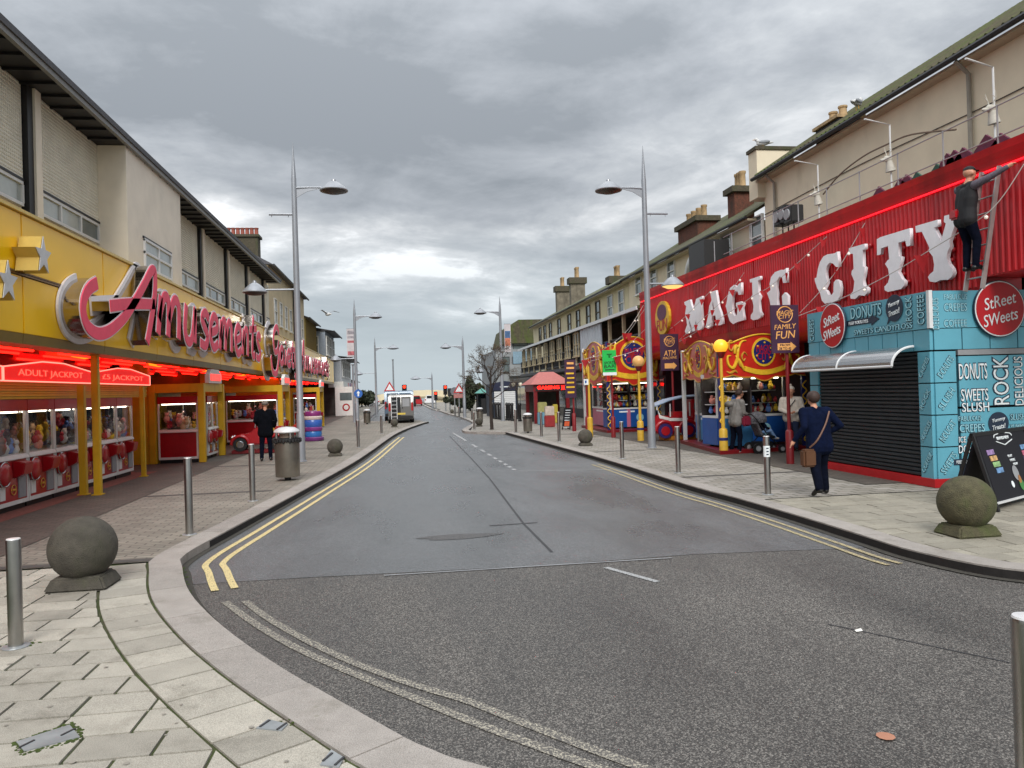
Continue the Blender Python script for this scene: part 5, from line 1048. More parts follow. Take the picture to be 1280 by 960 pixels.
# shopfronts below
def shop(par, y0, y1, x, cols, sign, stxt=None, tm=None):
    b = MB(); b.box(x, 13, y0+.03, y1-.03, .008, 2.84); sh = b.build('shopfront', mat('shopwall_'+cols, cols, .6, var=.25, scale=2), par)
    w_ = (y1-y0)
    for k in range(2): b = MB(); b.box(x-.03, x, y0+.2+k*w_/2, y0+w_/2-.1+k*w_/2, .55, 2.1); g = b.build('shop_window', M_pane, sh)
    b = MB(); b.box(x-.12, x, y0+.05, y1-.05, 2.25, 2.75); sg = b.build('shop_sign', mat('shopsign_'+sign, sign, .5, var=.15), sh)
    if stxt: text(stxt, (x-.125, (y0+y1)/2, 2.5), (0,-1,0), (0,0,1), w_*.6, .28, tm or M_pale, sg)
XG = 10.9
for y0, y1, c, s_ in [(Y1+.6, 34.5, '4a2630', '6d1f28'), (38.2, 44, '5c5a55', 'b9b08f'), (44, 50, '35363a', '8f8a78'), (50, 57, '6b675f', 'b3aa8e'), (57, 65, '50545c', '2c2f3a'), (65, 74, '6a6a66', '4a4038')]: shop(hB, y0, y1, XG, c, s_)
b = MB(); b.box(XG-.02, 13, 34.55, 38.15, .008, 2.84); gd = q_(b, 'green_doorway', mat('green_paint', '1f7a3c', .5, var=.2))
for k in range(4): b = MB(); b.box(XG-.05, XG-.02, 34.7+k*.85, 35.45+k*.85, .2, 2.2); b.build('door_panel', mat('bright_green', '2f9a4a', .45, var=.15), gd)
# ---------------------------------------------------------------- grey modern block and small huts beyond
gB = thing('grey_modern_block', 'grey modern block with a mossy curved roof and glass balcony beyond the terrace', 'building', (9, 76, 0)); M_conc = mat('grey_render', '868a8c', .8, var=.15, scale=.8); M_bglass = mat('balcony_glass', '7d97a8', .08, var=.15, spec=.8)
yb = 78.0; xa, xb, xc = PY(620,450,yb).x, PY(638,450,yb).x, PY(690,450,yb).x; zt = PY(640,398,yb).z; zr = PY(640,440,yb).z; zl = PY(620,440,yb).z
b = MB(); b.box(xa, xc, yb, yb+14, 0, PY(620,437,yb).z); gB_w = b.build('wall', M_conc, gB)
b = MB(); b.box(xb, xc, yb+2, yb+14, zl-.5, PY(640,425,yb).z); b.build('upper_storey', M_conc, gB)
z0_ = PY(640,428,yb).z; pts = [(xb-.2,yb+1.5,z0_),(xc,yb+1.5,z0_),(xc,yb+1.5,zt),(xb+1.2,yb+1.5,zt),(xb+.3,yb+1.5,(zt+z0_)/2+.6)]; b = MB(); b.prism(pts, (0,12,0)); b.build('roof', M_mossr, gB)
b = MB(); b.box(xb+.2, xb+3.6, yb-.6, yb-.52, PY(640,455,yb).z, PY(640,440,yb).z); b.build('balcony_glass', M_bglass, gB); b = MB(); b.box(xb-.2, xb+4.2, yb-.7, yb, PY(640,470,yb).z, PY(640,456,yb).z); b.build('balcony', M_conc, gB)
for k in range(3): window(gB, (xa+.9+k*1.3, yb, PY(620,456,yb).z), (1,0,0), (0,-1,0), 1.0, 1.6, M_black, M_pane, .06)
for k in range(2): window(gB, (xb+1.4+k*2.2, yb+2, PY(640,431,yb).z), (1,0,0), (0,-1,0), 1.6, 1.0, M_black, M_pane, .06)
nh = thing('shuttered_hut', 'low hut with a navy sign board and white roller shutter', 'hut', G(632,523)); p = G(617,523); y = 51.5; x0, x1 = PY(616,500,y).x, PY(646,500,y).x; zs0, zs1 = PY(630,488,y).z, PY(630,479,y).z
b = MB(); b.box(x0, x1, y, y+4, .008, zs1-.02); b.build('wall', M_navy, nh)
for k in range(14): b = MB(); hh = (zs0-.1)/14; b.box(x0+.1, x1-.1, y-.05, y, .05+k*hh, .05+(k+1)*hh-.015); b.build('shutter_slat', M_alu, nh)
b = MB(); b.prism([(x0-.1,y-.1,zs0),(x1+.1,y-.1,zs0),(x1+.1,y-.1,zs1),((x0+x1)/2,y-.1,zs1+.15),(x0-.1,y-.1,zs1)], (0,.09,0)); sb_ = b.build('sign_board', mat('navy_board', '141c38', .5), nh)
b = MB(); b.box(x0+.5, x1-.5, y-.106, y-.1, (zs0+zs1)/2-.03, (zs0+zs1)/2+.03); b.build('print_line', M_pale, sb_)
# red roofed gaming hut
y = 40.0; gx0, gx1 = PY(670,520,y).x, PY(710,520,y).x; ze = PY(690,480,y).z; zs = PY(690,489,y).z; za = PY(690,470,y).z+.25
gh = thing('gaming_hut', 'small red roofed hut with a lit red sign in front of the terrace', 'hut', ((gx0+gx1)/2, y, 0)); M_rroof = mat('faded_red_roof', 'a8625c', .7, var=.12)
for x in (gx0, gx1):
    for yy in (y, y+2.6): b = MB(); b.box(x-.09, x+.09, yy-.09, yy+.09, .008, zs+.05); b.build('post', M_dred, gh)
b = MB(); b.add([(gx0-.3,y-.3,ze),(gx1+.3,y-.3,ze),(gx1+.3,y+2.9,ze),(gx0-.3,y+2.9,ze),((gx0+gx1)/2-.4,y+1.3,za),((gx0+gx1)/2+.4,y+1.3,za)], [(0,1,5,4),(1,2,5),(2,3,4,5),(3,0,4),(0,3,2,1)]); b.build('roof', M_rroof, gh)
b = MB(); b.box(gx0-.12, gx1+.12, y-.12, y+2.7, zs, ze-.01); b.build('fascia', M_dred, gh)
b = MB(); b.box(gx0, gx1, y-.16, y-.125, zs+.04, ze-.05); sg = b.build('sign_panel', M_blackp, gh); text('GAMING )))', ((gx0+gx1)/2, y-.17, (zs+ze)/2-.01), (1,0,0), (0,0,1), (gx1-gx0)*.9, (ze-zs)*.62, M_neon, sg, offset=.02)
b = MB(); b.box(gx0+.1, gx1-.1, y+2.5, y+2.6, .01, zs); b.build('back_panel', mat('hut_interior', '3a3a36', .7, var=.6, scale=3), gh)
for nm, lab, px, py, w_, h, c, m2 in [('poster_stand', 'blue topped poster stand inside the gaming hut', 679, 531, .5, 1.15, '5c8598', '8f8c58'), ('vending_machine', 'small red and white toy vending machine beside the gaming hut', 688, 534, .48, 1.0, '8a2224', 'b5a89c'), ('yellow_board', 'bright yellow board leaning in front of the gaming hut', 695, 529, .3, 1.0, 'a8983a', 'a8983a')]:
    p = G(px, py); b = MB(); b.box(p.x-w_/2, p.x+w_/2, p.y, p.y+.3, .01, h*.55); o = thing(nm, lab, 'stand', (p.x, p.y, 0)); b.build('base', mat(nm+'_a', c, .5, var=.2), o, bevel=.02); b = MB(); b.box(p.x-w_/2+.02, p.x+w_/2-.02, p.y+.02, p.y+.28, h*.55, h); b.build('top', mat(nm+'_b', m2, .4, var=.2), o, bevel=.03)
# ---------------------------------------------------------------- bunting and cables across the red front
M_cable = mat('white_cable', 'cfc9c4', .6); M_flag = mat('red_flag', 'a01018', .7, var=.15); M_bulb = mat('festoon_bulb', 'e8ddd0', .3, emit=.12)
def bunting(label, pts, sag=.0, flag=.55, bulb=.45, fs=.20):
    t = thing('bunting', label, 'bunting', pts[0]); P = smooth_path(pts, 6); b = MB(); b.tube(P, .008, 5); b.build('cable', M_cable, t); acc = 0; k = 0
    for a, c in zip(P, P[1:]):
        acc += (c-a).length
        if acc > min(flag, bulb):
            acc = 0; k += 1; d = (c-a).normalized()
            if k % 2: b = MB(); h_d = Matrix.Rotation(random.choice((-1, 1))*random.uniform(.9, 1.5), 3, 'Z') @ Vector((d.x, d.y, 0)).normalized(); b.prism([a-h_d*fs*.45, a+h_d*fs*.45, a+Vector((0,0,-fs))+h_d*random.uniform(-.04,.04)], h_d.cross(Vector((0,0,1))).normalized()*.006); b.build('flag', M_flag, t)
            else: b = MB(); b.ball(a-Vector((0,0,.05)), .032, 8); b.build('bulb', M_bulb, t)
W = lambda l, x0, x1: [PX(px, py, x0+(x1-x0)*i/(len(l)-1)) for i, (px, py) in enumerate(l)]
bunting('red bunting climbing over the first white letters of the arcade', W([(849,425),(870,406),(900,379),(912,366),(930,341)], 9.2, 9.6))
bunting('red bunting crossing the lower half of the first white word', W([(849,427),(906,394),(940,371),(961,359),(992,334)], 9.2, 9.6))
bunting('short red bunting at the fascia end beside the yellow fun sign', W([(838,411),(856,396),(878,374),(896,356)], 9.3, 9.6))
bunting('red bunting rising above the round red kiosk sign', W([(1000,391),(1026,363),(1050,332),(1081,279)], 9.0, 9.6))
bunting('string between the two white words near the neon line', W([(985,340),(1000,326),(1033,296)], 9.4, 9.6))
bunting('long cable with pennants from the purple sign up to the ladder', W([(990,398),(1050,374),(1110,344),(1160,314),(1220,277),(1250,250),(1280,205)], 8.9, 9.5), flag=1.3, bulb=1.3, fs=.32)
for i, l in enumerate([[(730,449),(757,442),(775,430),(806,386)], [(718,456),(748,449),(775,440),(806,412)], [(728,452),(760,433),(785,412),(808,375)], [(765,447),(790,440),(806,432)]]):
    bunting(['red pennants rising from the white boards to the fascia end', 'low red pennants strung in front of the veranda rail', 'topmost red pennants below the veranda roof', 'short red pennants just above the orange scrolled booth'][i], W(l, 7.5, 9.5), flag=.5, bulb=.5, fs=.36)
# yellow oval fun sign on the fascia
c = PX(828,398,XM-.1); b = MB(); b.prism([(XM-.12, c.y+.75*math.cos(a), c.z+.02+.62*math.sin(a)) for a in [i*2*math.pi/20 for i in range(20)]], (.1,0,0)); sg = c_(b, 'fun_sign', M_fyel)
b = MB(); b.prism([(XM-.13, c.y+.5*math.cos(a), c.z+.22+.30*math.sin(a)) for a in [i*2*math.pi/20 for i in range(20)]], (.01,0,0)); b.build('sign_oval', mat('sign_purple', '5a2448', .5), sg); text('FUN', (XM-.135, c.y, c.z-.25), (0,-1,0), (0,0,1), 1.1, .42, M_redp, sg)
# ================================================================== street furniture
M_pole = mat('grey_lamp_paint', '8e9298', .42, .35, var=.08, scale=2); M_lampd = mat('lamp_dome', '9a9da2', .35, .5); M_under = mat('lamp_underside', '3a322c', .4)
def dome_lamp(par, c, r, lit=False, glow=None):
    b = MB(); b.lathe([(r*.98,-.02),(r,.0),(r*.9,.06),(r*.68,.13),(r*.62,.15),(r*.4,.22),(r*.16,.26),(r*.14,.31),(.0,.33)], c, 24); d = b.build('lamp_head', M_lampd, par, smooth=35)
    b = MB(); b.lathe([(.0,-.10),(r*.5,-.08),(r*.9,-.021),(r*.9,-.015)], c, 24); b.build('lamp_glass', mat('warm_lamp_glass', 'e8c070', .3, emit=.6) if lit else M_under, d, smooth=40)
def street_lamp(label, p, side, zt, zl, zb=None, zlow=None, al=1.35, lowlen=1.35, r=.40, barlen=.7, lit=False, low_side=None):
    t = thing('street_lamp', label, 'lamp post', (p.x, p.y, 0), 'street lamps along the road'); x, y = p.x, p.y; zp = zl+(zt-zl)*.25
    b = MB(); b.lathe([(.16,.006),(.16,.02),(.115,.03),(.11,1.3),(.095,1.35),(.085,zl*.6),(.07,zp)], (x, y, 0), 16); b.build('pole', M_pole, t, smooth=40)
    b = MB(); b.lathe([(.065,zp),(.06,zp+.15),(.03,zp+(zt-zp)*.6),(.004,zt)], (x, y, 0), 10); b.build('spike', M_pole, t, smooth=40)
    s = side; b = MB(); b.tube([(x, y, zl+.06), (x+s*al*.5, y, zl+.08), (x+s*al, y, zl+.08)], [.04,.03,.028], 8); b.prism([(x+s*.05, y-.012, zl+.05), (x+s*.75, y-.012, zl+.06), (x+s*.35, y-.012, zl-.04), (x+s*.05, y-.012, zl-.22)], (0,.024,0)); b.build('arm', M_pole, t)
    dome_lamp(t, (x+s*(al+r*.75), y, zl), r)
    if zb:
        b = MB(); b.tube([(x, y, zb), (x-s*barlen, y, zb)], .035, 8); b.tube([(x-s*barlen*.25, y, zb), (x-s*barlen*.25, y, zb-.08)], .012, 5); b.tube([(x-s*barlen*.9, y, zb), (x-s*barlen*.9, y, zb-.08)], .012, 5); b.build('banner_bar', M_pole, t)
    if zlow:
        b = MB(); b.tube([(x, y, zlow+.04), (x-s*lowlen, y, zlow+.04)], .026, 8); b.build('arm', M_pole, t); dome_lamp(t, (x-s*(lowlen+r*.6), y, zlow-.02), r*.85, lit)
    return t
pL = G(377,577); pR = G(815,560); zz = lambda px, py, p: PY(px, py, p.y).z
street_lamp('tall grey street lamp beside the litter bin and yellow arcade', pL, 1, zz(364,178,pL), zz(400,238,pL), zz(368,268,pL), zz(340,364,pL), .80, .9)
street_lamp('tall grey street lamp in front of the orange scrolled booth, one lamp lit', pR, -1, zz(803,182,pR), zz(770,238,pR), zz(810,267,pR), zz(850,356,pR), .78, .55, lit=True)
def far_lamp(label, bx, by, topy, lampy, side, zb=None, low=None, k=1.):
    p = G(bx, by); return street_lamp(label, p, side, zz(bx, topy, p), zz(bx, lampy, p), None if zb is None else zz(bx, zb, p), None if low is None else zz(bx, low, p), .9*k, .9*k, .38*k, .7*k), p
l2, p2 = far_lamp('grey street lamp with a pale red lettered banner and blue arrow disc', 447, 533, 374, 397, 1, None, 449)
l3, p3 = far_lamp('distant slim street lamp behind the banner lamp on the arcade side', 471, 519, 421, 436, 1, None, 467, 1.3)
l4, p4 = far_lamp('grey street lamp with a colourful portrait banner beside the bare tree', 629, 526, 370, 391, -1)
l5, p5 = far_lamp('street lamp just before the dark shrubs on the terrace side', 581, 522, 420, 434, -1, None, 465, 1.0)
l6, p6 = far_lamp('most distant tiny street lamp by the traffic lights', 541, 511, 465, 473, -1, None, None, 1.5)
for (bx, by, ty, lab) in [(493,517,449,'plain thin grey pole behind the vans'), (443,528,455,'plain thin grey pole beside the banner lamp')]:
    p = G(bx, by); b = MB(); b.lathe([(.10,0),(.08,.1),(.06,zz(bx,ty,p)-.1),(.09,zz(bx,ty,p)-.08),(.09,zz(bx,ty,p))], (p.x, p.y, 0), 10); tag(b.build('steel_pole', M_pole, None, smooth=40), lab, 'pole')
def banner(par, p, px0, px1, py0, py1, base, stripes):
    a, c = PY(px0, py0, p.y), PY(px1, py1, p.y); b = MB(); b.box(a.x, c.x, p.y-.015, p.y+.005, c.z, a.z); bn = b.build('banner', base, par)
    for z in (a.z, c.z): b = MB(); b.tube([(a.x, p.y, z), (c.x, p.y, z)], .025, 6); b.build('banner_rod', M_pole, par)
    w_, h = c.x-a.x, a.z-c.z
    for f0, f1, m in stripes: b = MB(); b.box(a.x+w_*.08, c.x-w_*.08, p.y-.019, p.y-.015, c.z+h*f0, c.z+h*f1); b.build('banner_print', m, bn)
    return bn
M_ban = mat('banner_cloth', 'b9b3b5', .7, var=.15, scale=3); M_banr = mat('banner_red', 'a85a60', .7, var=.5, scale=6); M_bang = mat('banner_grey', '8f8a90', .7, var=.4, scale=7)
banner(l2, p2, 433, 445, 411, 446, M_ban, [(.06,.2,M_banr),(.5,.58,M_banr),(.66,.74,M_bang),(.8,.93,M_bang)])
banner(l4, p4, 630, 639, 405, 440, M_ban, [(.05,.2,M_ban),(.22,.5,mat('banner_orange', 'b06a50', .7, var=.5, scale=5)),(.5,.75,mat('banner_blue', '3f5f86', .7, var=.6, scale=5))])
b = MB(); q = PY(448, 492, p2.y); b.tube([(q.x, p2.y-.13, q.z), (q.x, p2.y-.11, q.z)], .24, 20); ds = b.build('arrow_disc', mat('sign_blue', '2a5ea8', .4), l2); b = MB(); b.prism([(q.x-.04,p2.y-.136,q.z-.15),(q.x+.04,p2.y-.136,q.z-.15),(q.x+.04,p2.y-.136,q.z+.02),(q.x+.1,p2.y-.136,q.z+.02),(q.x,p2.y-.136,q.z+.16),(q.x-.1,p2.y-.136,q.z+.02),(q.x-.04,p2.y-.136,q.z+.02)], (0,.005,0)); b.build('arrow', M_pale, ds)
# stainless bollards
M_stain = mat('stainless_bollard', 'a8a6a2', .3, 1., var=.12, scale=4, grime=('5a544c', 3, .6, .45)); M_cap = mat('bollard_cap', 'd5d5d6', .4, .2)
def bollard(label, p, h=1.0, r=.052, grp='stainless steel bollards along the kerbs', tilt=0.):
    t = thing('bollard', label, 'bollard', (p.x, p.y, 0), grp); b = MB(); b.lathe([(r,.0),(r,h-.02),(r*.96,h-.006)], (p.x, p.y, 0), 20); b.build('shaft', M_stain, t, smooth=40)
    b = MB(); b.lathe([(r*.96,h-.006),(r*.9,h+.001),(.0,h+.003)], (p.x, p.y, 0), 20); b.build('cap', M_cap, t, smooth=60); b = MB(); b.lathe([(r*1.9,.001),(r*1.85,.006),(r*1.02,.01)], (p.x, p.y, 0), 16); b.build('foot_ring', M_dsteel, t); return t
hb = lambda px, top, base: PY(px, top, G(px, base).y).z
for lab, px, base, top in [('steel bollard beside the stone ball on the slabbed corner', 20, 808, 673), ('steel bollard standing between the stone ball and the double yellow lines', 237, 668, 572), ('steel bollard in front of the man in a dark suit', 316, 626, 555), ('steel bollard next to the banner lamp on the arcade pavement', 448, 559, 525), ('steel bollard just before the parked vans', 477, 542, 519),
                           ('steel bollard with a white sticker in front of the scrolled booth', 960, 618, 545), ('steel bollard in front of the red engine ride', 848, 591, 533), ('steel bollard in front of the blue prize cabinet', 778, 573, 527), ('steel bollard near the black menu board by the gaming hut', 699, 552, 515), ('steel bollard between the gaming hut litter bin and the menu board', 677, 546, 515), ('steel bollard to the far side of the gaming hut litter bin', 645, 541, 512), ('short brown steel bollard beside the bare tree', 593, 537, 515)]:
    p = G(px, base); t = bollard(lab, p, PY(px, top, p.y).z)
    if px == 960:
        b = MB(); b.lathe([(.0535,.62),(.0535,.80)], (p.x, p.y, 0), 20); b.build('sticker', M_pale, t)
        for k in range(3): b = MB(); b.box(p.x-.03, p.x+.01, p.y-.0545, p.y-.0525, .65+k*.05, .67+k*.05); b.build('sticker_print', M_navy, t)
bollard('steel bollard at the kerb of the camera side corner, next to no other street furniture', Vector((2.16, 2.42, 0)), 1.0, .055)
for lab, px, base, top in [('slim far bollard by the traffic lights, nearest the shrubs', 569, 521, 508), ('slim far bollard under the warning sign post', 574, 522, 508), ('slim far bollard between shrub and bare tree', 590, 525, 511)]: 
    p = G(px, base); bollard(lab, p, PY(px, top, p.y).z)
M_blk = mat('black_bollard_paint', '18181a', .4)
for k, px in enumerate((616, 620, 623.5, 627, 634, 637, 640.5, 650)):
    p = G(px, 523.5+k*.45); b = MB(); b.lathe([(.11,.0),(.11,.1),(.085,.12),(.08,.9),(.10,.92),(.10,1.0),(.06,1.06),(.0,1.08)], (p.x, p.y, 0), 12); tag(b.build('black_bollard', M_blk, None, smooth=40), 'black cast bollard in the row before the shuttered hut', 'bollard', 'black bollards before the shuttered hut')
# stone balls
M_stone = mat('dark_stone', '4a463e', .9, var=.3, scale=9, bump=.9, bscale=90, grime=('3c4128', 3, .55, .5)); M_stoneg = mat('green_stone', '4f4b36', .92, var=.35, scale=12, bump=1., bscale=70, grime=('49532a', 3, .48, .7))
def stone_ball(label, px, base, wpx, m):
    p = G(px, base); r = wpx/2/F*(Vector((p.x, p.y, 0))-EYE).dot(_f); t = thing('stone_ball', label, 'stone ball', (p.x, p.y, 0), 'stone balls along the kerbs')
    b = MB(); b.hexa([(p.x-r*.92,p.y-r*.78,0),(p.x+r*.92,p.y-r*.78,0),(p.x+r*.92,p.y+r*.78,0),(p.x-r*.92,p.y+r*.78,0),(p.x-r*.72,p.y-r*.6,r*.42),(p.x+r*.72,p.y-r*.6,r*.42),(p.x+r*.72,p.y+r*.6,r*.42),(p.x-r*.72,p.y+r*.6,r*.42)]); b.build('plinth', m, t, bevel=.02)
    b = MB(); b.ball((p.x, p.y, r*1.22), r, 40); b.build('ball', m, t, smooth=180)
for lab, px, base, w_, m in [('big dark stone ball on the slabbed corner by the near bollard', 105, 733, 79, M_stone), ('dark stone ball beside the double yellow lines past the bin', 419, 570, 19.5, M_stone), ('small stone ball behind the parked van', 493, 534, 9.5, M_stone), ('mossy green brown stone ball in front of the chalk style board', 1209, 668, 66, M_stoneg), ('stone ball by the kerb opposite the green bar sign', 732, 557, 18.5, M_stone), ('stone ball next to the bare tree and brown bin', 599, 533, 9.5, M_stone), ('far stone ball near the traffic lights on the terrace side', 565, 517, 5, M_stone)]: stone_ball(lab, px, base, w_, m)
# litter bins
def litter_bin(label, px, base, wpx, bag=False):
    p = G(px, base); d = (Vector((p.x, p.y, 0))-EYE).dot(_f); r = wpx/2/F*d; t = thing('litter_bin', label, 'litter bin', (p.x, p.y, 0), 'steel litter bins'); k = r/.28; c = (p.x, p.y, 0)
    b = MB(); b.lathe([(r*.25,0),(r*.25,.08*k)], c, 12); b.build('foot', M_blackp, t); b = MB(); b.lathe([(r*.9,.08*k),(r*.93,.10*k),(r*.95,.84*k),(r*.9,.85*k)], c, 28)
    bd = b.build('body', mat('bin_steel', '8a857c', .38, .85, var=.2, scale=3), t, smooth=40)
    b = MB(); b.lathe([(r*.98,.84*k),(r*1.07,.86*k),(r*1.07,.92*k),(r*.95,.93*k)], c, 28); b.build('rim', M_blackp, t, smooth=40)
    for a in (.4, 2.0, 3.6, 5.2): b = MB(); b.tube([(p.x+r*.8*math.cos(a), p.y+r*.8*math.sin(a), .92*k), (p.x+r*.8*math.cos(a), p.y+r*.8*math.sin(a), 1.05*k)], .03*k, 6); b.build('support', M_stain, t)
    b = MB(); b.lathe([(r*.55,.92*k),(r*.6,1.04*k)], c, 20); b.build('inner_plate', mat('bin_plate', '9a8a7c', .5, .4), t)
    b = MB(); b.lathe([(r*.96,1.04*k),(r*.99,1.06*k),(r*.92,1.10*k),(r*.6,1.15*k),(.0,1.17*k)], c, 28); b.build('cap', mat('bin_cap', 'c9c9ca', .45, .2, var=.1), t, smooth=40)
    if bag:
        b = MB()
        for i in range(26): a = i*2*math.pi/26; b.ball((p.x+r*1.02*math.cos(a), p.y+r*1.02*math.sin(a), (.88-.03*random.random())*k), .035*k, 6, (1,1,1.4))
        b.build('bin_bag', M_blackp, t, kind='stuff')
litter_bin('steel litter bin with black bag rim beside the tall lamp', 360, 600, 32, True); litter_bin('steel litter bin on the arcade pavement near the banner lamp', 459, 530, 9); litter_bin('steel litter bin with pale cap by the gaming hut', 660, 541, 12); litter_bin('brown steel litter bin behind the bare tree', 600, 527, 8.5)
# globe lamps on yellow posts
M_globe = mat('lit_amber_globe', 'f5a92a', .35, emit=.42, var=0); M_globe2 = mat('amber_globe', 'd9a765', .35, var=.03, emit=.06); M_ypost = mat('yellow_post_paint', 'c9a236', .45, var=.12, grime=('7d6426', 4, .6, .5))
for lab, px, base, gx, gy, r, m in [('yellow post with a glowing amber globe before the scrolled booth', 905, 568, 899, 433, .185, M_globe), ('yellow post with an unlit cream globe before the orange booth', 801, 551, 797, 452, .2, M_globe2)]:
    p = G(px, base); z = PY(gx, gy, p.y).z; t = thing('globe_lamp', lab, 'lamp post', (p.x, p.y, 0)); b = MB(); b.lathe([(.11,.006),(.11,.62),(.095,.66),(.05,.68),(.042,z-r-.1)], (p.x, p.y, 0), 14); b.build('post', M_ypost, t, smooth=40)
    b = MB(); b.lathe([(.11,.36),(.118,.37),(.118,.43),(.11,.44)], (p.x, p.y, 0), 14); b.build('band', M_fblue, t)
    b = MB(); b.lathe([(.05,z-r-.12),(.07,z-r-.1),(.12,z-r+.02),(.13,z-r+.04)], (p.x, p.y, 0), 14); b.build('collar', M_dred, t, smooth=40); b = MB(); b.ball((p.x, p.y, z), r, 24); b.build('globe', m, t, smooth=180)
p = G(738, 546); b = MB(); b.lathe([(.11,.006),(.11,.7),(.05,.74),(.042,2.6),(.0,2.62)], (p.x, p.y, 0), 14); tag(b.build('yellow_post', M_ypost, None, smooth=40), 'bare yellow post without globe at the end of the orange booth', 'post')
# signs on red posts
M_purple = mat('plum_sign', '381a36', .5, var=.12, scale=3); M_orangep = mat('orange_print', 'e0a35c', .5); M_rpost = mat('dark_red_post', '7a1a20', .45, var=.12)
def post_sign(label, px, base, x0, x1, y0, y1, m, kind):
    p = G(px, base); a, c = PY(x0, y0, p.y), PY(x1, y1, p.y); t = thing('post_sign', label, 'sign', (p.x, p.y, 0)); cx, w_, h = (a.x+c.x)/2, c.x-a.x, a.z-c.z
    b = MB(); b.lathe([(.085,.006),(.085,.72),(.07,.75),(.04,.77),(.036,a.z-.05)], (p.x, p.y, 0), 12); b.build('post', M_rpost, t, smooth=40)
    b = MB(); b.box(a.x, c.x, p.y-.09, p.y-.04, c.z, a.z); bd = b.build('board', m, t); f = p.y-.094
    def tx(s, fz, fw, fh, mm, dx=0, sh=.15): text(s, (cx+dx*w_, f, c.z+h*fz), (1,0,.06), (0,0,1), w_*fw, h*fh, mm, bd, shear=sh)
    if kind in ('fun', 'atm'):
        b = MB(); b.tube([(cx+w_*.27*math.cos(q), f, c.z+h*.80+w_*.27*math.sin(q)) for q in [i*math.pi/14 for i in range(29)]], .012, 5); b.build('ring', M_orangep, bd)
        tx('MAGIC', .84, .62, .09, M_orangep); tx('CITY', .755, .45, .075, M_orangep)
        if kind == 'fun': tx('FAMILY', .55, .80, .10, M_orangep); tx('FUN', .38, .72, .16, M_orangep)
        else: tx('ATM', .48, .66, .15, M_orangep); tx('MACHINE', .35, .78, .07, M_orangep)
        zz0, zz1 = c.z+h*.06, c.z+h*.20; b = MB(); b.prism([(cx-w_*.3,f,zz0),(cx+w_*.18,f,zz0),(cx+w_*.18,f,zz0-h*.03),(cx+w_*.38,f,(zz0+zz1)/2),(cx+w_*.18,f,zz1+h*.03),(cx+w_*.18,f,zz1),(cx-w_*.3,f,zz1)], (0,.004,0)); ar = b.build('arrow', M_orangep, bd)
        if kind == 'fun': text('FROM', (cx-w_*.03, f-.006, c.z+h*.165), (1,0,0), (0,0,1), w_*.36, h*.045, M_purple, ar); text('28 TO 42', (cx-w_*.03, f-.006, c.z+h*.095), (1,0,0), (0,0,1), w_*.44, h*.05, M_purple, ar)
    elif kind == 'bar':
        tx('SPORTS', .50, .78, .11, M_blackp, sh=0); tx('BAR', .36, .80, .12, M_blackp, sh=0); b = MB(); b.box(cx-w_*.35, cx+w_*.35, f-.003, f, c.z+h*.2, c.z+h*.24); b.build('rule', M_blackp, bd); b = MB(); b.box(a.x, c.x, f-.004, f, c.z, c.z+h*.12); b.build('strip', M_pale, bd)
        b = MB(); b.tube([(cx, f, c.z+h*.72), (cx, f, c.z+h*.84)], .03, 6); b.tube([(cx-.09, f, c.z+h*.84), (cx+.09, f, c.z+h*.84)], .02, 6); b.build('emblem', mat('dark_green', '0f6a2a', .5), bd)
    elif kind == 'stack':
        for i, (fz, fh) in enumerate([(.88,.08),(.76,.07),(.62,.06),(.50,.06),(.38,.06),(.26,.06),(.12,.07)]): b = MB(); b.box(cx-w_*(.3+.05*(i % 3)), cx+w_*(.32+.04*(i % 2)), f-.004, f, c.z+h*fz, c.z+h*(fz+fh*.7)); b.build('print_line', M_orangep if i < 2 else M_fyel, bd)
    elif kind == 'small':
        b = MB(); b.box(cx-w_*.3, cx, f-.003, f, c.z+h*.3, c.z+h*.75); b.build('print', M_blueb, bd)
    return t
post_sign('purple family fun sign with arrow on a dark red post', 988, 580, 961, 997, 382, 441, M_purple, 'fun'); post_sign('purple cash machine sign on a dark red post behind the tall lamp', 843, 547, 824, 848, 418, 463, M_purple, 'atm')
post_sign('bright green bar sign on a dark red post', 767, 547, 752, 770, 438, 469, mat('bright_green_sign', '14b44a', .5, var=.05), 'bar'); post_sign('purple sign with several printed lines beside the gaming hut', 718, 539, 705, 720, 450, 497, M_purple, 'stack'); post_sign('small white sign with a blue patch on a thin post', 735, 546, 729, 736, 474, 481, M_pale, 'small')
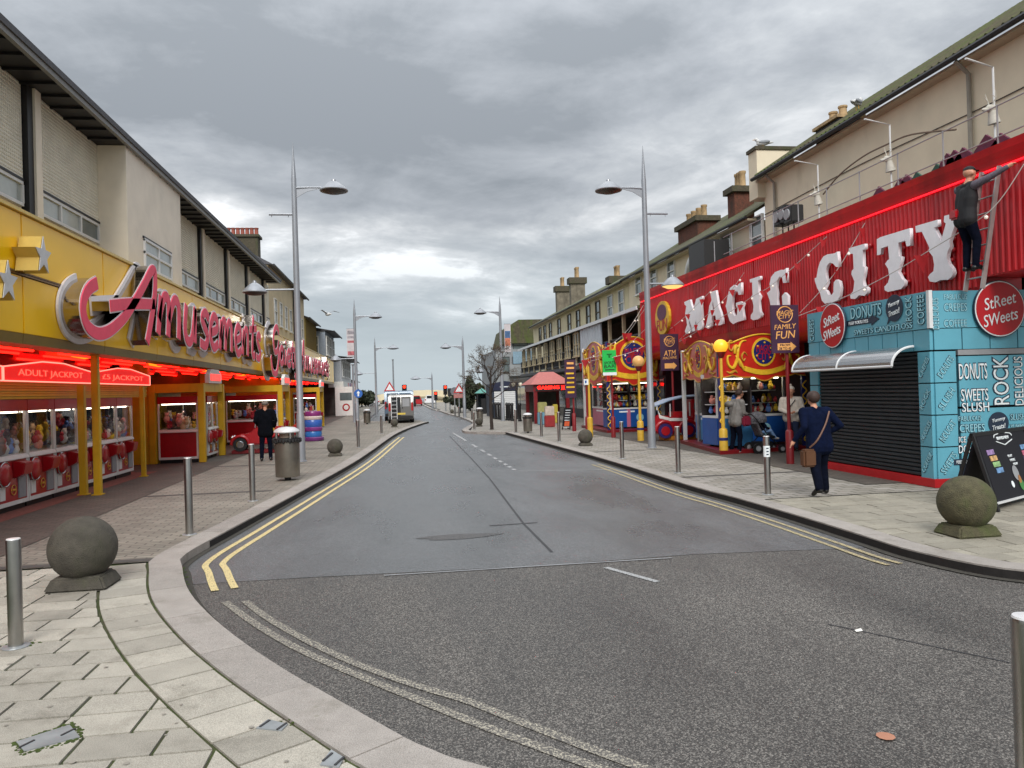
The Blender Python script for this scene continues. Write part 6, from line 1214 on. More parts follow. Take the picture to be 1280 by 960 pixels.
# advertising boards
def a_board(label, pts_px, h, face, prints, cat='board'):
    a, c = G(*pts_px[0]), G(*pts_px[1]); r = (c-a).normalized(); w_ = (c-a).length; n = Vector((-r.y, r.x, 0)); n = n if n.y > 0 else -n
    t = thing('advertising_board', label, cat, (a.x, a.y, 0)); lean = .30
    P = lambda s, z, side, d=0: a+r*(s*w_)+n*((lean-(z/h)*lean) if side == 0 else (lean+(z/h)*-lean)*-1+2*lean)*(1 if side == 0 else 1)-n*d+Vector((0,0,z))
    front = lambda s, z, d=0: a+r*(s*w_)+n*(lean*z/h-d)+Vector((0,0,z)); backp = lambda s, z, d=0: a+r*(s*w_)+n*(2*lean-lean*z/h+d)+Vector((0,0,z))
    for fn, nm in ((front, 'front_panel'), (backp, 'rear_panel')):
        b = MB(); b.hexa([fn(.05,.12),fn(.95,.12),fn(.95,.12,-.02),fn(.05,.12,-.02),fn(.05,h-.04),fn(.95,h-.04),fn(.95,h-.04,-.02),fn(.05,h-.04,-.02)]); o = b.build(nm, face, t)
        for s in (.0, 1.): b = MB(); b.bar(fn(s, .0), fn(s, h), .05, .04, up=n); b.build('leg', M_blackp, t)
        b = MB(); b.bar(fn(0, h-.02, .004), fn(1, h-.02, .004), .03, .05); b.build('top_rail', M_blackp, t)
        if fn is front: fo = o
    b = MB(); b.bar(front(0,.11,.01), front(1,.11,.01), .02, .03); b.build('bottom_rail', M_alu, t)
    up = (front(0,1)-front(0,0)).normalized()
    for kind, s, z, ww, hh, m, txt in prints:
        c0 = front(s, z, .008)
        if txt: text(txt, c0, r, up, ww, hh, m, fo)
        else: b = MB(); b.hexa([c0-r*ww/2-up*hh/2, c0+r*ww/2-up*hh/2, c0+r*ww/2-up*hh/2+n*.006, c0-r*ww/2-up*hh/2+n*.006, c0-r*ww/2+up*hh/2, c0+r*ww/2+up*hh/2, c0+r*ww/2+up*hh/2+n*.006, c0-r*ww/2+up*hh/2+n*.006]); b.build(kind, m, fo)
    return t, fo, front, r, up, n
M_bface = mat('black_board_face', '17161c', .55, var=.1, spec=.25); scr = [mat('slot_print_%d' % i, c, .4, var=.7, scale=14) for i, c in enumerate(['8a6f9c','b58f5a','7fa36a','5f86b0','c0607a','9a7fb5'])]
pr = [('', .5, .94, .40, .045, M_pale, 'BRAND NEW'), ('', .52, .68, .14, .035, M_pale, 'PLAY'), ('', .54, .62, .16, .035, M_pale, 'HERE'), ('', .57, .56, .14, .035, M_pale, 'NOW')]
pr += [('screen_print', .20+.02*i, .77-.085*i, .22, .07, scr[i % 6], None) for i in range(4)]+[('screen_print', .84, .77-.085*i, .24, .07, scr[(i+3) % 6], None) for i in range(4)]
t, fo, fr_, r_, up_, n_ = a_board('black advertising board with game pictures beside the teal kiosk', ((1248,640), (1312,622)), 1.05, M_bface, pr)
for s0, z0, s1, z1 in [(.36,.99,.5,1.02),(.5,1.02,.66,.99),(.36,.99,.34,.955),(.66,.99,.68,.955),(.36,.90,.5,.84),(.5,.84,.66,.90)]: b = MB(); b.bar(fr_(s0,z0,.008), fr_(s1,z1,.008), .008, .012); b.build('hexagon_line', M_pale, fo)
# generic leafy splash of colour where the board's cartoon stands
for s0, z0, rr, m in [(.52,.44,.09,M_grey),(.55,.35,.05,mat('print_tan','a8713c',.5)),(.56,.27,.07,mat('print_green','3f7a3a',.5)),(.40,.30,.04,M_pale)]: c0 = fr_(s0, z0, .006); b = MB(); b.prism([c0+r_*rr*math.cos(q)+up_*rr*1.2*math.sin(q) for q in [i*math.pi/8 for i in range(16)]], -n_*.004); b.build('print_blob', m, fo)
a_board('black menu board with an orange disc by the gaming hut', ((703,537), (712,537)), .95, M_bface, [('chalk_line', .5, .85-.11*i, .24, .03, M_pale, None) for i in range(5)]+[('orange_disc', .55, .26, .24, .22, mat('orange_disc', 'c9562a', .5), None)])
# ================================================================== people
import numpy as np
M_skin = mat('skin', 'c08a70', .55, var=.06, scale=20); M_navyc = mat('navy_cloth', '0b132a', 1., spec=.1, var=.25, scale=9, bump=.9, bscale=11); M_suit = mat('dark_suit_cloth', '0b0d13', 1., spec=.1, var=.25, scale=9, bump=.9, bscale=10); M_trou = mat('dark_trousers', '0a0e1c', 1., spec=.1, var=.25, scale=9, bump=.9, bscale=10); M_shoe = mat('black_leather', '0e0d0d', .4); M_hairb = mat('brown_hair', '33211a', .7, var=.3, scale=40); M_hairg = mat('grey_hair', '6d655e', .7, var=.2, scale=40)
M_whitec = mat('cream_fleece', 'cfc7bb', .95, var=.12, scale=14, bump=.4, bscale=50); M_greyc = mat('grey_fleece', '7d7a76', .95, var=.2, scale=14, bump=.4, bscale=40); M_jean = mat('blue_jeans', '1f2c4a', .9, var=.2, scale=12); M_shirt = mat('grey_check_shirt', '5b5560', .9, var=.35, scale=40); M_vest = mat('black_body_warmer', '121317', .8, var=.2)
def body(name, label, loc, rz, prims, mats, h=1.75, vox=.011):
    """one continuous remeshed figure from tapered limbs; prims: (points, radii, material index)"""
    k = h/1.75; mb = MB()
    for pts, rs, mi in prims:
        P = [Vector(p)*k for p in pts]; rr = [r*k for r in rs]
        for (a, b), (ra, rb) in zip(zip(P, P[1:]), zip(rr, rr[1:])): mb.tube([a, b], [ra, rb], 12)
        for a, ra in zip(P, rr): mb.ball(a, ra, 12)
    me = bpy.data.meshes.new('tmp'); me.from_pydata([tuple(v) for v in mb.v], [], mb.f); o = bpy.data.objects.new('tmp', me); col.objects.link(o)
    md = o.modifiers.new('r', 'REMESH'); md.mode = 'VOXEL'; md.voxel_size = vox; md.use_smooth_shade = True; sm = o.modifiers.new('s', 'SMOOTH'); sm.factor = .5; sm.iterations = 3
    bpy.context.view_layer.update(); out = bpy.data.meshes.new_from_object(o.evaluated_get(bpy.context.evaluated_depsgraph_get())); bpy.data.objects.remove(o)
    n = len(out.polygons); c = np.empty(n*3, 'f'); out.polygons.foreach_get('center', c); c = c.reshape(-1, 3); best = np.full(n, 1e9); mi_ = np.zeros(n, 'i')
    for pts, rs, mi in prims:
        for i in range(max(1, len(pts)-1)):
            a = np.array(pts[i])*k; b_ = np.array(pts[min(i+1, len(pts)-1)])*k; ra, rb = rs[i]*k, rs[min(i+1, len(rs)-1)]*k; d = b_-a; L2 = max(1e-9, d@d); t = np.clip(((c-a)@d)/L2, 0, 1); dist = np.linalg.norm(c-(a+t[:, None]*d), axis=1)-(ra+(rb-ra)*t); q = dist < best; best[q] = dist[q]; mi_[q] = mi
    out.materials.clear(); [out.materials.append(m) for m in mats]; out.polygons.foreach_set('material_index', mi_); out.polygons.foreach_set('use_smooth', np.ones(n, bool)); out.name = name
    o = bpy.data.objects.new(name, out); col.objects.link(o); o.location = loc; o.rotation_euler = (0, 0, rz); tag(o, label, 'person'); return o
def figure(arms, legs, jm=1, tm=2, lean=(0,0), hem=.86, wide=1., belly=0., head=(0,0), skin=0, shoe=3, face=1, flare=1., bow=0.):
    """arms/legs: for left and right the joints after shoulder/hip; facing +Y"""
    lx, ly = lean; S = lambda z: (lx*(z-.95)/.5, ly*(z-.95)/.5); pr = []
    def T(x, y, z): s = S(z) if z > .95 else (0, 0); return (x+s[0], y+s[1], z)
    for sx in (-1, 1):
        pr.append(([T(sx*.085*wide, 0, hem), T(sx*.075*wide, .01, 1.05), T(sx*.09*wide, .01, 1.22), T(sx*.10*wide, 0, 1.37)], [.118*wide, .108*wide, .112*wide, .085*wide], jm))
        pr.append(([T(0, 0, 1.45), T(sx*.17*wide, 0, 1.425)], [.06, .07], jm))
    pr.append(([T(0, -.01, hem), T(0, -.01, 1.1), T(0, -.01, 1.32)], [.118*wide, .112*wide, .10*wide], jm))
    if belly: pr.append(([T(0, .05+belly, 1.05), T(0, .04+belly, 1.2)], [.11, .10], jm))
    hx, hy = S(1.62); hx += head[0]; hy += head[1]
    pr.append(([T(0, 0, 1.45), (hx*.9, hy*.9+.0, 1.55)], [.06, .052], skin)); pr.append(([(hx, hy-.012, 1.665), (hx, hy+.012, 1.66)], [.092, .088], skin)); pr.append(([(hx, hy+.03, 1.60), (hx, hy+.045, 1.575)], [.062, .045], skin))
    pr.append(([(hx, hy+.095, 1.645), (hx, hy+.112, 1.615)], [.012, .017], skin))
    for sx in (-1, 1): pr.append(([(hx+sx*.088, hy-.01, 1.65), (hx+sx*.092, hy-.015, 1.62)], [.018, .014], skin))
    for sx, (el, wr, hd) in zip((-1, 1), arms):
        sh = T(sx*.185*wide, 0, 1.415); pr.append(([sh, el, wr], [.072*wide, .056, .042], jm)); w = Vector(wr); d = (Vector(hd)-w); d.normalize() if d.length else None; q = d.cross(Vector((0,0,1))); q = q.normalized() if q.length > .01 else Vector((1,0,0)); pm = w+d*.07
        pr.append(([tuple(w), tuple(pm)], [.03, .036], skin))
        for i, f in enumerate((-.03, -.01, .01, .028)): pr.append(([tuple(pm+q*f+d*.02), tuple(pm+q*f+d*(.05+.006*(1-abs(i-1.4)))), tuple(pm+q*f+d*.075+Vector((0,0,-.02)))], [.0105, .010, .008], skin))
        pr.append(([tuple(w+d*.03+q*.03*sx*-1), tuple(w+d*.075+q*.06*sx*-1)], [.013, .010], skin))
    for sx, (kn, an, to) in zip((-1, 1), legs):
        pr.append(([(sx*.085, 0, .90), kn, an], [.105, .072*flare, .056*flare], tm)); a = Vector(an); t_ = Vector(to); pr.append(([tuple(a+Vector((0,-.03,-.045))), tuple(a.lerp(t_, .5)+Vector((0,0,-.0))), tuple(t_)], [.045, .042, .036], shoe))
    return pr
def cap_mesh(o, c, r, m, name, sc=(1,1,1), cut=-.2, k=1.):
    """shell over the skull, trimmed below cut*r at the front"""
    b = MB(); b.ball(Vector(c)*k, r*k, 18, sc); b2 = [v.copy() for v in b.v]; cz = c[2]*k
    for i, v in enumerate(b.v):
        lim = cz+cut*r*k*(1 if v.y > c[1]*k else 1.6)
        if v.z < lim: b.v[i] = Vector((c[0]*k+(v.x-c[0]*k)*.9, c[1]*k+(v.y-c[1]*k)*.9, lim))
    h = b.build(name, m, o, smooth=180, local=True); return h
# man in a dark suit walking away
p = G(333, 576); pr = figure([((-.28,-.06,1.17),(-.20,.14,1.02),(-.12,.22,1.0)), ((.29,-.05,1.17),(.24,.10,.98),(.16,.22,.98))], [((-.11,.03,.50),(-.12,-.07,.10),(-.14,.10,.035)), ((.11,.06,.50),(.12,.05,.10),(.14,.22,.035))], wide=1.12, hem=.80)
o = body('person', 'person in a dark suit walking away past the toy car', (p.x, p.y, .0), .1, pr, [M_skin, M_suit, M_trou, M_shoe], 1.74); cap_mesh(o, (0,-.02,1.665), .098, M_hairg, 'hair', (.98,1.02,.98), -.25, 1.74/1.75)
# walker in navy with a shoulder bag
p = G(1027, 619); K = 1.66/1.75; pr = figure([((-.33,-.05,1.17),(-.42,.10,.95),(-.46,.14,.86)), ((.36,-.08,1.17),(.26,.07,1.06),(.14,.16,1.06))], [((-.12,-.02,.50),(-.22,-.24,.17),(-.25,-.12,.05)), ((.12,.12,.50),(.15,.10,.10),(.18,.26,.035))], wide=1.22, lean=(-.02,.09), hem=.82, flare=1.25)
o = body('person', 'person in a navy jacket with a brown shoulder strap walking past the kiosk', (p.x, p.y, 0), .12, pr, [M_skin, M_navyc, M_trou, M_shoe], 1.66)
cap_mesh(o, (-.027,.095,1.665), .112, M_hairb, 'hair', (.98,1.0,1.0), -.55, K); b = MB(); b.tube(smooth_path([(.12*K,-.11*K,1.42*K),(.0,-.155*K,1.2*K),(-.16*K,-.15*K,.95*K),(-.24*K,-.05*K,.82*K)], 4), .014, 6); st = b.build('bag_strap', mat('brown_strap', '6a4a3a', .6), o, local=True); b = MB(); b.box(-.40*K, -.16*K, -.13*K, .02, .50*K, .80*K); b.build('shoulder_bag', mat('tan_bag', '54351f', .6, var=.15), o, bevel=.03, smooth=40, local=True)
# cream jumper, white hat, looking down
p = G(985, 563); p = Vector((p.x, p.y-.25, 0)); pr = figure([((-.30,.06,1.15),(-.10,.24,1.08),(.0,.28,1.08)), ((.30,.06,1.15),(.12,.24,1.06),(.02,.28,1.05))], [((-.1,.04,.5),(-.1,0,.1),(-.11,.16,.035)), ((.1,.04,.5),(.1,0,.1),(.11,.16,.035))], wide=1.2, hem=.92, head=(0,.03))
o = body('person', 'person in a cream jumper and white woolly hat looking down at their hands', p, 2.7, pr, [M_skin, M_whitec, M_jean, M_shoe], 1.68); cap_mesh(o, (0,.0,1.69), .108, M_whitec, 'woolly_hat', (1,1,1.05), .0, .96); b = MB(); b.ball((0,-.0,1.745), .035, 10); b.build('bobble', M_whitec, o, local=True)
b = MB(); b.tube(smooth_path([(-.1,.12,1.36),(.02,.16,1.2),(.16,.13,.95)], 4), .012, 6); b.build('bag_strap', M_blackp, o, local=True)
# person in grey fleece at the pushchair, bending towards it
p = G(920, 567); pr = figure([((-.20,.16,1.12),(-.12,.36,1.02),(-.10,.45,1.0)), ((.22,.14,1.12),(.14,.36,1.04),(.10,.45,1.02))], [((-.1,.02,.5),(-.11,-.06,.1),(-.11,.1,.035)), ((.1,.08,.5),(.11,.04,.1),(.12,.2,.035))], wide=1.1, hem=.86, lean=(0,.10), head=(0,.05))
o = body('person', 'person in a grey fleece and dark trousers leaning towards a pushchair', (p.x, p.y, .0), -1.35, pr, [M_skin, M_greyc, M_trou, mat('white_shoe', 'b8b4ae', .6)], 1.66); hy = .10*(1.62-.95)/.5+.05; cap_mesh(o, (0,hy-.03,1.665), .108, M_hairb, 'hair', (1,1,1), -.35, 1.66/1.75)
b = MB(); b.ball((.0,-.17,1.30), .12, 10, (1.3,.7,.7)); b.build('hood', M_greyc, o, smooth=180, local=True); b = MB(); b.box(.17, .33, .05, .28, .72, .98); b.build('red_bag', mat('crimson_bag', '7d1a34', .6, var=.2), o, bevel=.04, local=True)
# pushchair with a child in it
p = G(955, 566); t = thing('pushchair', 'dark grey pushchair with patterned hood facing along the arcade front', 'pushchair', (p.x, p.y, 0)); M_pat = mat('patterned_hood', '5d5c60', .9, var=.7, scale=26)
X_, Y_ = p.x, p.y
for s in (-1, 1):
    b = MB(); b.tube([(X_-.42, Y_+s*.22, 1.02), (X_-.30, Y_+s*.24, .9), (X_+.02, Y_+s*.25, .45), (X_+.36, Y_+s*.22, .14)], .014, 6); b.build('side_frame', M_blackp, t); b = MB(); b.tube([(X_+.05, Y_+s*.25, .50), (X_-.28, Y_+s*.26, .14)], .014, 6); b.build('rear_leg', M_blackp, t)
    for xx, r in ((-.28, .14), (.38, .11)):
        b = MB(); b.tube([(X_+xx, Y_+s*.26-.02, r), (X_+xx, Y_+s*.26+.02, r)], r, 18); w = b.build('wheel', M_blackp, t, smooth=40); b = MB(); b.tube([(X_+xx, Y_+s*.26-.025, r), (X_+xx, Y_+s*.26+.025, r)], r*.5, 14); b.build('rim', M_grey, w)
b = MB(); b.tube([(X_-.42, Y_-.22, 1.02), (X_-.42, Y_+.22, 1.02)], .018, 8); b.build('handle', M_blackp, t)
b = MB(); b.hexa([(X_-.15,Y_-.2,.42),(X_+.22,Y_-.2,.38),(X_+.22,Y_+.2,.38),(X_-.15,Y_+.2,.42),(X_-.15,Y_-.2,.48),(X_+.24,Y_-.2,.45),(X_+.24,Y_+.2,.45),(X_-.15,Y_+.2,.48)]); b.build('seat', M_blackp, t, bevel=.015); b = MB(); b.hexa([(X_-.32,Y_-.2,.9),(X_-.15,Y_-.2,.46),(X_-.15,Y_+.2,.46),(X_-.32,Y_+.2,.9),(X_-.28,Y_-.2,.92),(X_-.10,Y_-.2,.48),(X_-.10,Y_+.2,.48),(X_-.28,Y_+.2,.92)]); b.build('backrest', M_pat, t)
b = MB(); b.ball((X_-.16, Y_, .86), .27, 16, (1.0,.85,.85)); 
for v in b.v: v.z = max(v.z, .80-.3*max(0, (X_-.16)-v.x)); v.x = min(v.x, X_+.06)
b.build('hood', M_pat, t, smooth=50); b = MB(); b.box(X_-.28, X_+.18, Y_-.18, Y_+.18, .16, .30); b.build('basket', M_blackp, t, bevel=.02)
ch = [([(0,0,.0),(.0,.02,.26)], [.09,.085], 1), ([(0,.02,.26),(0,.03,.33)], [.045,.04], 0), ([(0,.04,.40),(0,.05,.41)], [.085,.083], 0), ([(0,.13,.38),(0,.138,.375)], [.012,.012], 0)]
for s in (-1, 1): ch += [([(s*.05,0,.0),(s*.07,.22,.04),(s*.075,.34,-.14)], [.058,.05,.04], 2), ([(s*.075,.34,-.16),(s*.08,.42,-.17)], [.034,.03], 3), ([(s*.10,.02,.23),(s*.15,.08,.12),(s*.10,.16,.10)], [.04,.034,.028], 1), ([(s*.10,.16,.10),(s*.08,.20,.10)], [.022,.018], 0)]
o = body('person', 'small child in pale blue jeans sitting in the pushchair', (X_-.06, Y_, .54), -math.pi/2, ch, [M_skin, M_navyc, mat('pale_jeans', '6f8fb8', .9, var=.15), MATS['white_shoe']], 1.75, .008); cap_mesh(o, (0,.03,.405), .093, M_hairb, 'hair', (1,1,1), -.1)
# ladder on the kiosk roof with a man stringing lights
base = PX(1217, 356, 9.30); top = PX(1238, 212, 9.70); base = Vector((9.30, base.y, 3.245)); d = (top-base).normalized(); half = .19
t = thing('ladder', 'aluminium ladder leaning on the red fascia from the kiosk roof', 'ladder', base)
for s in (-1, 1): b = MB(); o_ = Vector((0, s*half, 0)); b.bar(base+o_, top+o_, .03, .07, up=(1,0,.2)); b.build('rail', mat('ladder_alu', 'a19c99', .4, .6, var=.15), t); b = MB(); b.bar(top+o_+Vector((-.02,0,-.02)), top+o_+Vector((.10,0,-.02)), .05, .05); b.build('end_stop', M_grey, t)
Lq = (top-base).length; k = .2
while k < Lq-.1: b = MB(); q = base+d*k; b.tube([q-Vector((0,half,0)), q+Vector((0,half,0))], .014, 8); b.build('rung', MATS['ladder_alu'], t); k += .27
rz_ = base+d*((PX(1222,340,9.4).z-base.z)/d.z)
pm = Vector((rz_.x-.17, rz_.y, rz_.z+.012)); pr = figure([((-.16,.26,1.34),(-.14,.40,1.52),(-.14,.45,1.58)), ((.42,.10,1.47),(.66,.24,1.58),(.74,.30,1.62))], [((-.09,.10,.52),(-.09,.07,.09),(-.09,.20,.035)), ((.10,.13,.52),(.10,.09,.09),(.10,.22,.035))], jm=1, wide=1.05, hem=.86, lean=(.02,.04), head=(.02,.02))
for i, q in enumerate(pr):
    if q[2] == 1 and len(q[0]) == 3 and q[1][1] < .06: pr[i] = (q[0], q[1], 4)
o = body('person', 'person in a black body warmer and cap up the ladder reaching for the lights', pm, -math.pi/2, pr, [M_skin, M_vest, M_trou, M_shoe, M_shirt], 1.68)
hx, hy = .02*1.34+.02, .04*1.34+.02; cap_mesh(o, (hx,hy-.005,1.675), .104, M_vest, 'cap', (1,1.02,.95), .15, .96); b = MB(); b.lathe([(.0,0),(.09,.0),(.10,.006),(.0,.012)], (hx*.96, (hy+.07)*.96, 1.685*.96), 14, .8, 1); b.build('cap_peak', M_vest, o, local=True)
b = MB(); b.box(-.20, .0, -.15, -.02, .86, 1.02); b.build('red_cloth', M_red, o, bevel=.03, local=True)
# ================================================================== gulls
M_gull = mat('gull_white', 'c9c9c8', .8); M_gullg = mat('gull_grey', '8d9196', .8); M_beak = mat('gull_beak', 'c9952f', .6)
def gull(label, loc, rz, flying=False, s=1.):
    b = MB(); b.ball((0,0,.16), .09, 14, (.85,2.0,.85)); b.ball((0,.17,.27), .05, 12); b.tube([(0,.10,.19),(0,.16,.26)], [.06,.042], 10); b.tube([(0,-.12,.16),(0,-.28,.15)], [.05,.012], 8); o = b.build('gull', M_gull, None, smooth=180); o.location = loc; o.rotation_euler = (0,0,rz); o.scale = (s,s,s); tag(o, label, 'gull')
    b = MB(); b.tube([(0,.215,.27),(0,.27,.262)], [.012,.005], 6); b.build('beak', M_beak, o, local=True)
    for sx in (-1, 1):
        b = MB()
        if flying: b.hexa([(sx*.05,-.05,.19),(sx*.05,.08,.19),(sx*.35,.10,.34),(sx*.35,-.02,.34),(sx*.05,-.05,.205),(sx*.05,.08,.21),(sx*.35,.10,.35),(sx*.35,-.02,.35)]); b.hexa([(sx*.35,-.02,.34),(sx*.35,.10,.34),(sx*.68,-.06,.27),(sx*.62,-.10,.28),(sx*.35,-.02,.35),(sx*.35,.10,.35),(sx*.68,-.06,.275),(sx*.62,-.10,.285)])
        else: b.ball((sx*.065,-.04,.18), .07, 10, (.4,2.3,.7))
        b.build('wing', M_gullg, o, smooth=60, local=True)
        if not flying: b = MB(); b.tube([(sx*.03,.0,.09),(sx*.03,.01,.0)], .008, 5); b.tube([(sx*.03,.0,.004),(sx*.03,.05,.004)], .008, 5); b.build('leg', M_beak, o, local=True)
gull('white gull perched on the cream gable parapet', Vector((XU+.1, YU1+.2, 10.22)), 1.2, s=1.3)
p = PX(1072,145,13.6); zr_ = ez+.12+(13.6-XU+.4)*.66; gull('white gull sitting on the mossy tiles beside the two chimney pots', Vector((13.6, p.y, zr_)), -1.0, s=1.3)
gull('small gull flying above the blue grey house', PY(410, 397, 60), .8, True, 1.6)
# ================================================================== engine ride
p = G(845, 550); t = thing('engine_ride', 'red and cream toy fire engine ride with blue wheels between the scrolled booths', 'ride', (p.x, p.y, 0)); X_, Y_ = p.x, p.y; e_ = lambda mb, nm, m, par=None, **k: mb.build(nm, m, par or t, **k); M_purp = mat('purple_tyre', '2a1a5c', .5)
s_ = 1.02; P = lambda x, z: (X_+x*s_, z*s_)
b = MB(); b.box(X_-.5, X_+.75, Y_-.28, Y_+.28, .01, .16); e_(b, 'base', mat('orange_base', 'b5701f', .5), bevel=.02)
def side(pts, y0, y1, nm, m, bev=.03): b = MB(); b.prism([(P(x, z)[0], Y_+y0, P(x, z)[1]) for x, z in pts], (0, y1-y0, 0)); return e_(b, nm, m, bevel=bev, smooth=40)
bd = side([(-.80,.25),(-.82,.62),(-.80,1.0),(-.70,1.05),(-.66,.86),(-.50,.82),(-.10,.78),(.42,.78),(.42,1.32),(.76,1.32),(.80,.7),(.80,.25)], -.34, .34, 'body', M_red, .04)
side([(-.70,1.02),(-.62,.84),(-.30,.74),(.30,.72),(.30,.62),(-.30,.64),(-.66,.74)], -.36, -.33, 'cream_flash', M_white, .01); side([(-.80,1.16),(-.30,1.34),(.25,1.44),(.78,1.46),(.78,1.41),(.25,1.39),(-.30,1.29),(-.80,1.11)], -.36, .36, 'roof', mat('pale_blue_roof', '9fb0c4', .4), .02)
for x in (-.72, -.28, .38): b = MB(); b.tube([(P(x,.8)[0], Y_-.32, .8), (P(x,1.3)[0], Y_-.32, 1.24+.06*x)], .022, 6); e_(b, 'roof_post', M_alu)
side([(.50,1.0),(.70,1.0),(.68,1.2),(.52,1.2)], -.355, -.345, 'window', M_pane, .003); side([(.48,.42),(.72,.46),(.74,.84),(.56,.90)], -.36, -.345, 'cream_flash', M_white, .005)
b = MB(); b.tube([(P(-.78,.92)[0], Y_-.30, .95), (P(-.78,.92)[0], Y_-.34, .95)], .10, 14); e_(b, 'headlight', M_chrome)
for x in (-.48, .30):
    b = MB(); b.tube([(P(x,0)[0], Y_-.40, .34), (P(x,0)[0], Y_-.30, .34)], .24, 22); w = e_(b, 'wheel', M_purp, smooth=40); b = MB(); b.tube([(P(x,0)[0], Y_-.415, .34), (P(x,0)[0], Y_-.40, .34)], .15, 18); b.build('hub', M_red, w)
    b = MB(); b.tube([(P(x,0)[0]+.31*math.cos(a), Y_-.33, .34+.31*math.sin(a)) for a in [math.pi*i/10 for i in range(11)]], .06, 8); e_(b, 'mudguard', M_red, smooth=60)
b = MB(); b.box(X_-.15, X_+.35, Y_-.26, Y_+.26, .75, .95); b.build('seat', M_redp, t, bevel=.03)
p = G(875, 556); b = MB(); b.box(p.x-.05, p.x+.05, p.y-.05, p.y+.05, .008, 2.9); tag(b.build('steel_column', M_dsteel, None), 'square grey column beside the engine ride', 'column')
# ================================================================== vans, traffic lights, trees and the far end
M_van1 = mat('silver_van_paint', '6f6e6c', .3, .4, var=.06, coat=.4, grime=('6f6a62', 1.5, .55, .5)); M_van2 = mat('blue_grey_van_paint', '55687a', .3, .2, var=.06, coat=.4); M_tyre = mat('tyre', '151515', .8); M_tail = mat('tail_lamp', '9c1014', .3, emit=.05); M_vglass = mat('van_glass', '1c2226', .06, spec=.8)
def van(label, x0, x1, y, h, m, L_=5.0, open_rear=False):
    xm, w = (x0+x1)/2, x1-x0; t = thing('parked_van', label, 'van', (xm, y, -.1)); zb = -.1; k = lambda mb, nm, mm, par=None, **q: mb.build(nm, mm, par or t, **q)
    prof = [(0,.32),(-.02,.8),(.06,h-.12),(.16,h),(L_*.55,h),(L_*.66,h-.08),(L_*.80,h*.60),(L_*.97,h*.50),(L_,.75),(L_,.30)]
    b = MB(); b.prism([(x0, y+a, zb+z) for a, z in prof], (w, 0, 0)); bd = k(b, 'body', m, bevel=.05, smooth=40)
    for yy in (.85, L_-.95):
        for x in (x0+.02, x1-.02): s = -1 if x < xm else 1; b = MB(); b.tube([(x-s*.2, y+yy, zb+.33), (x+s*.03, y+yy, zb+.33)], .33, 22); wl = k(b, 'wheel', M_tyre, smooth=40); b = MB(); b.tube([(x+s*.03, y+yy, zb+.33), (x+s*.04, y+yy, zb+.33)], .2, 16); b.build('rim', M_chrome, wl)
    b = MB(); b.box(x0+.05, x1-.05, y-.10, y+.02, zb+.36, zb+.54); k(b, 'bumper', M_blackp, bevel=.03)
    for x in (x0+.09, x1-.09): b = MB(); b.box(x-.06, x+.06, y-.04, y+.03, zb+.85, zb+1.35); k(b, 'tail_lamp', M_tail, bevel=.015)
    for x in (x0-.14, x1+.14): b = MB(); b.box(x-.09, x+.09, y+L_*.74, y+L_*.78, zb+h*.55, zb+h*.70); k(b, 'wing_mirror', M_blackp, bevel=.03)
    for s in (-1, 1):
        d0, d1 = (xm+.02, x1-.17) if s > 0 else (x0+.17, xm-.02); b = MB(); b.box(d0, d1, y-.035, y+.02, zb+.56, zb+h-.16); d = k(b, 'rear_door', M_blackp if (open_rear and s < 0) else m, bevel=.015)
        b = MB(); b.box(d0+.08, d1-.08, y-.045, y-.03, zb+h*.60, zb+h-.26); b.build('window', M_grey if open_rear and s > 0 else M_vglass, d)
        b = MB(); b.box(xm+s*.05, xm+s*.12, y-.06, y-.035, zb+1.0, zb+1.06); b.build('handle', M_blackp, d)
    b = MB(); b.prism([(x0+.08, y+L_*.665, zb+h-.11), (x1-.08, y+L_*.665, zb+h-.11), (x1-.06, y+L_*.79, zb+h*.63), (x0+.06, y+L_*.79, zb+h*.63)], (0,.02,.02)); k(b, 'windscreen', M_vglass)
    b = MB(); b.box(xm-.26, xm+.26, y-.05, y-.036, zb+.62, zb+.73); k(b, 'number_plate', mat('yellow_plate', 'c9b04a', .5)); return t
a, c = G(486,531,-.1), G(518,531,-.1); yv = (a.y+c.y)/2; hv = PY(500,493,yv).z+.1
v1 = van('silver van with a ladder on its dark open rear door', a.x, c.x, yv, hv, M_van1, 4.6, True)
lx = a.x+.36; t = thing('van_ladder', 'aluminium ladder strapped upright on the silver van rear', 'ladder', (lx, yv-.1, 0))
for s in (-1, 1): b = MB(); b.bar((lx+s*.17, yv-.14, .25), (lx+s*.17, yv-.10, hv-.05), .03, .05, up=(0,1,0)); b.build('rail', M_alu, t)
for k in range(7): b = MB(); z = .40+k*.24; b.tube([(lx-.17, yv-.12, z), (lx+.17, yv-.12, z)], .014, 6); b.build('rung', M_alu, t)
q = PY(480,489,yv+6.3); van('taller pale blue van parked ahead of the silver one', q.x, q.x+2.0, yv+6.3, q.z+.1, M_van2, 5.4)
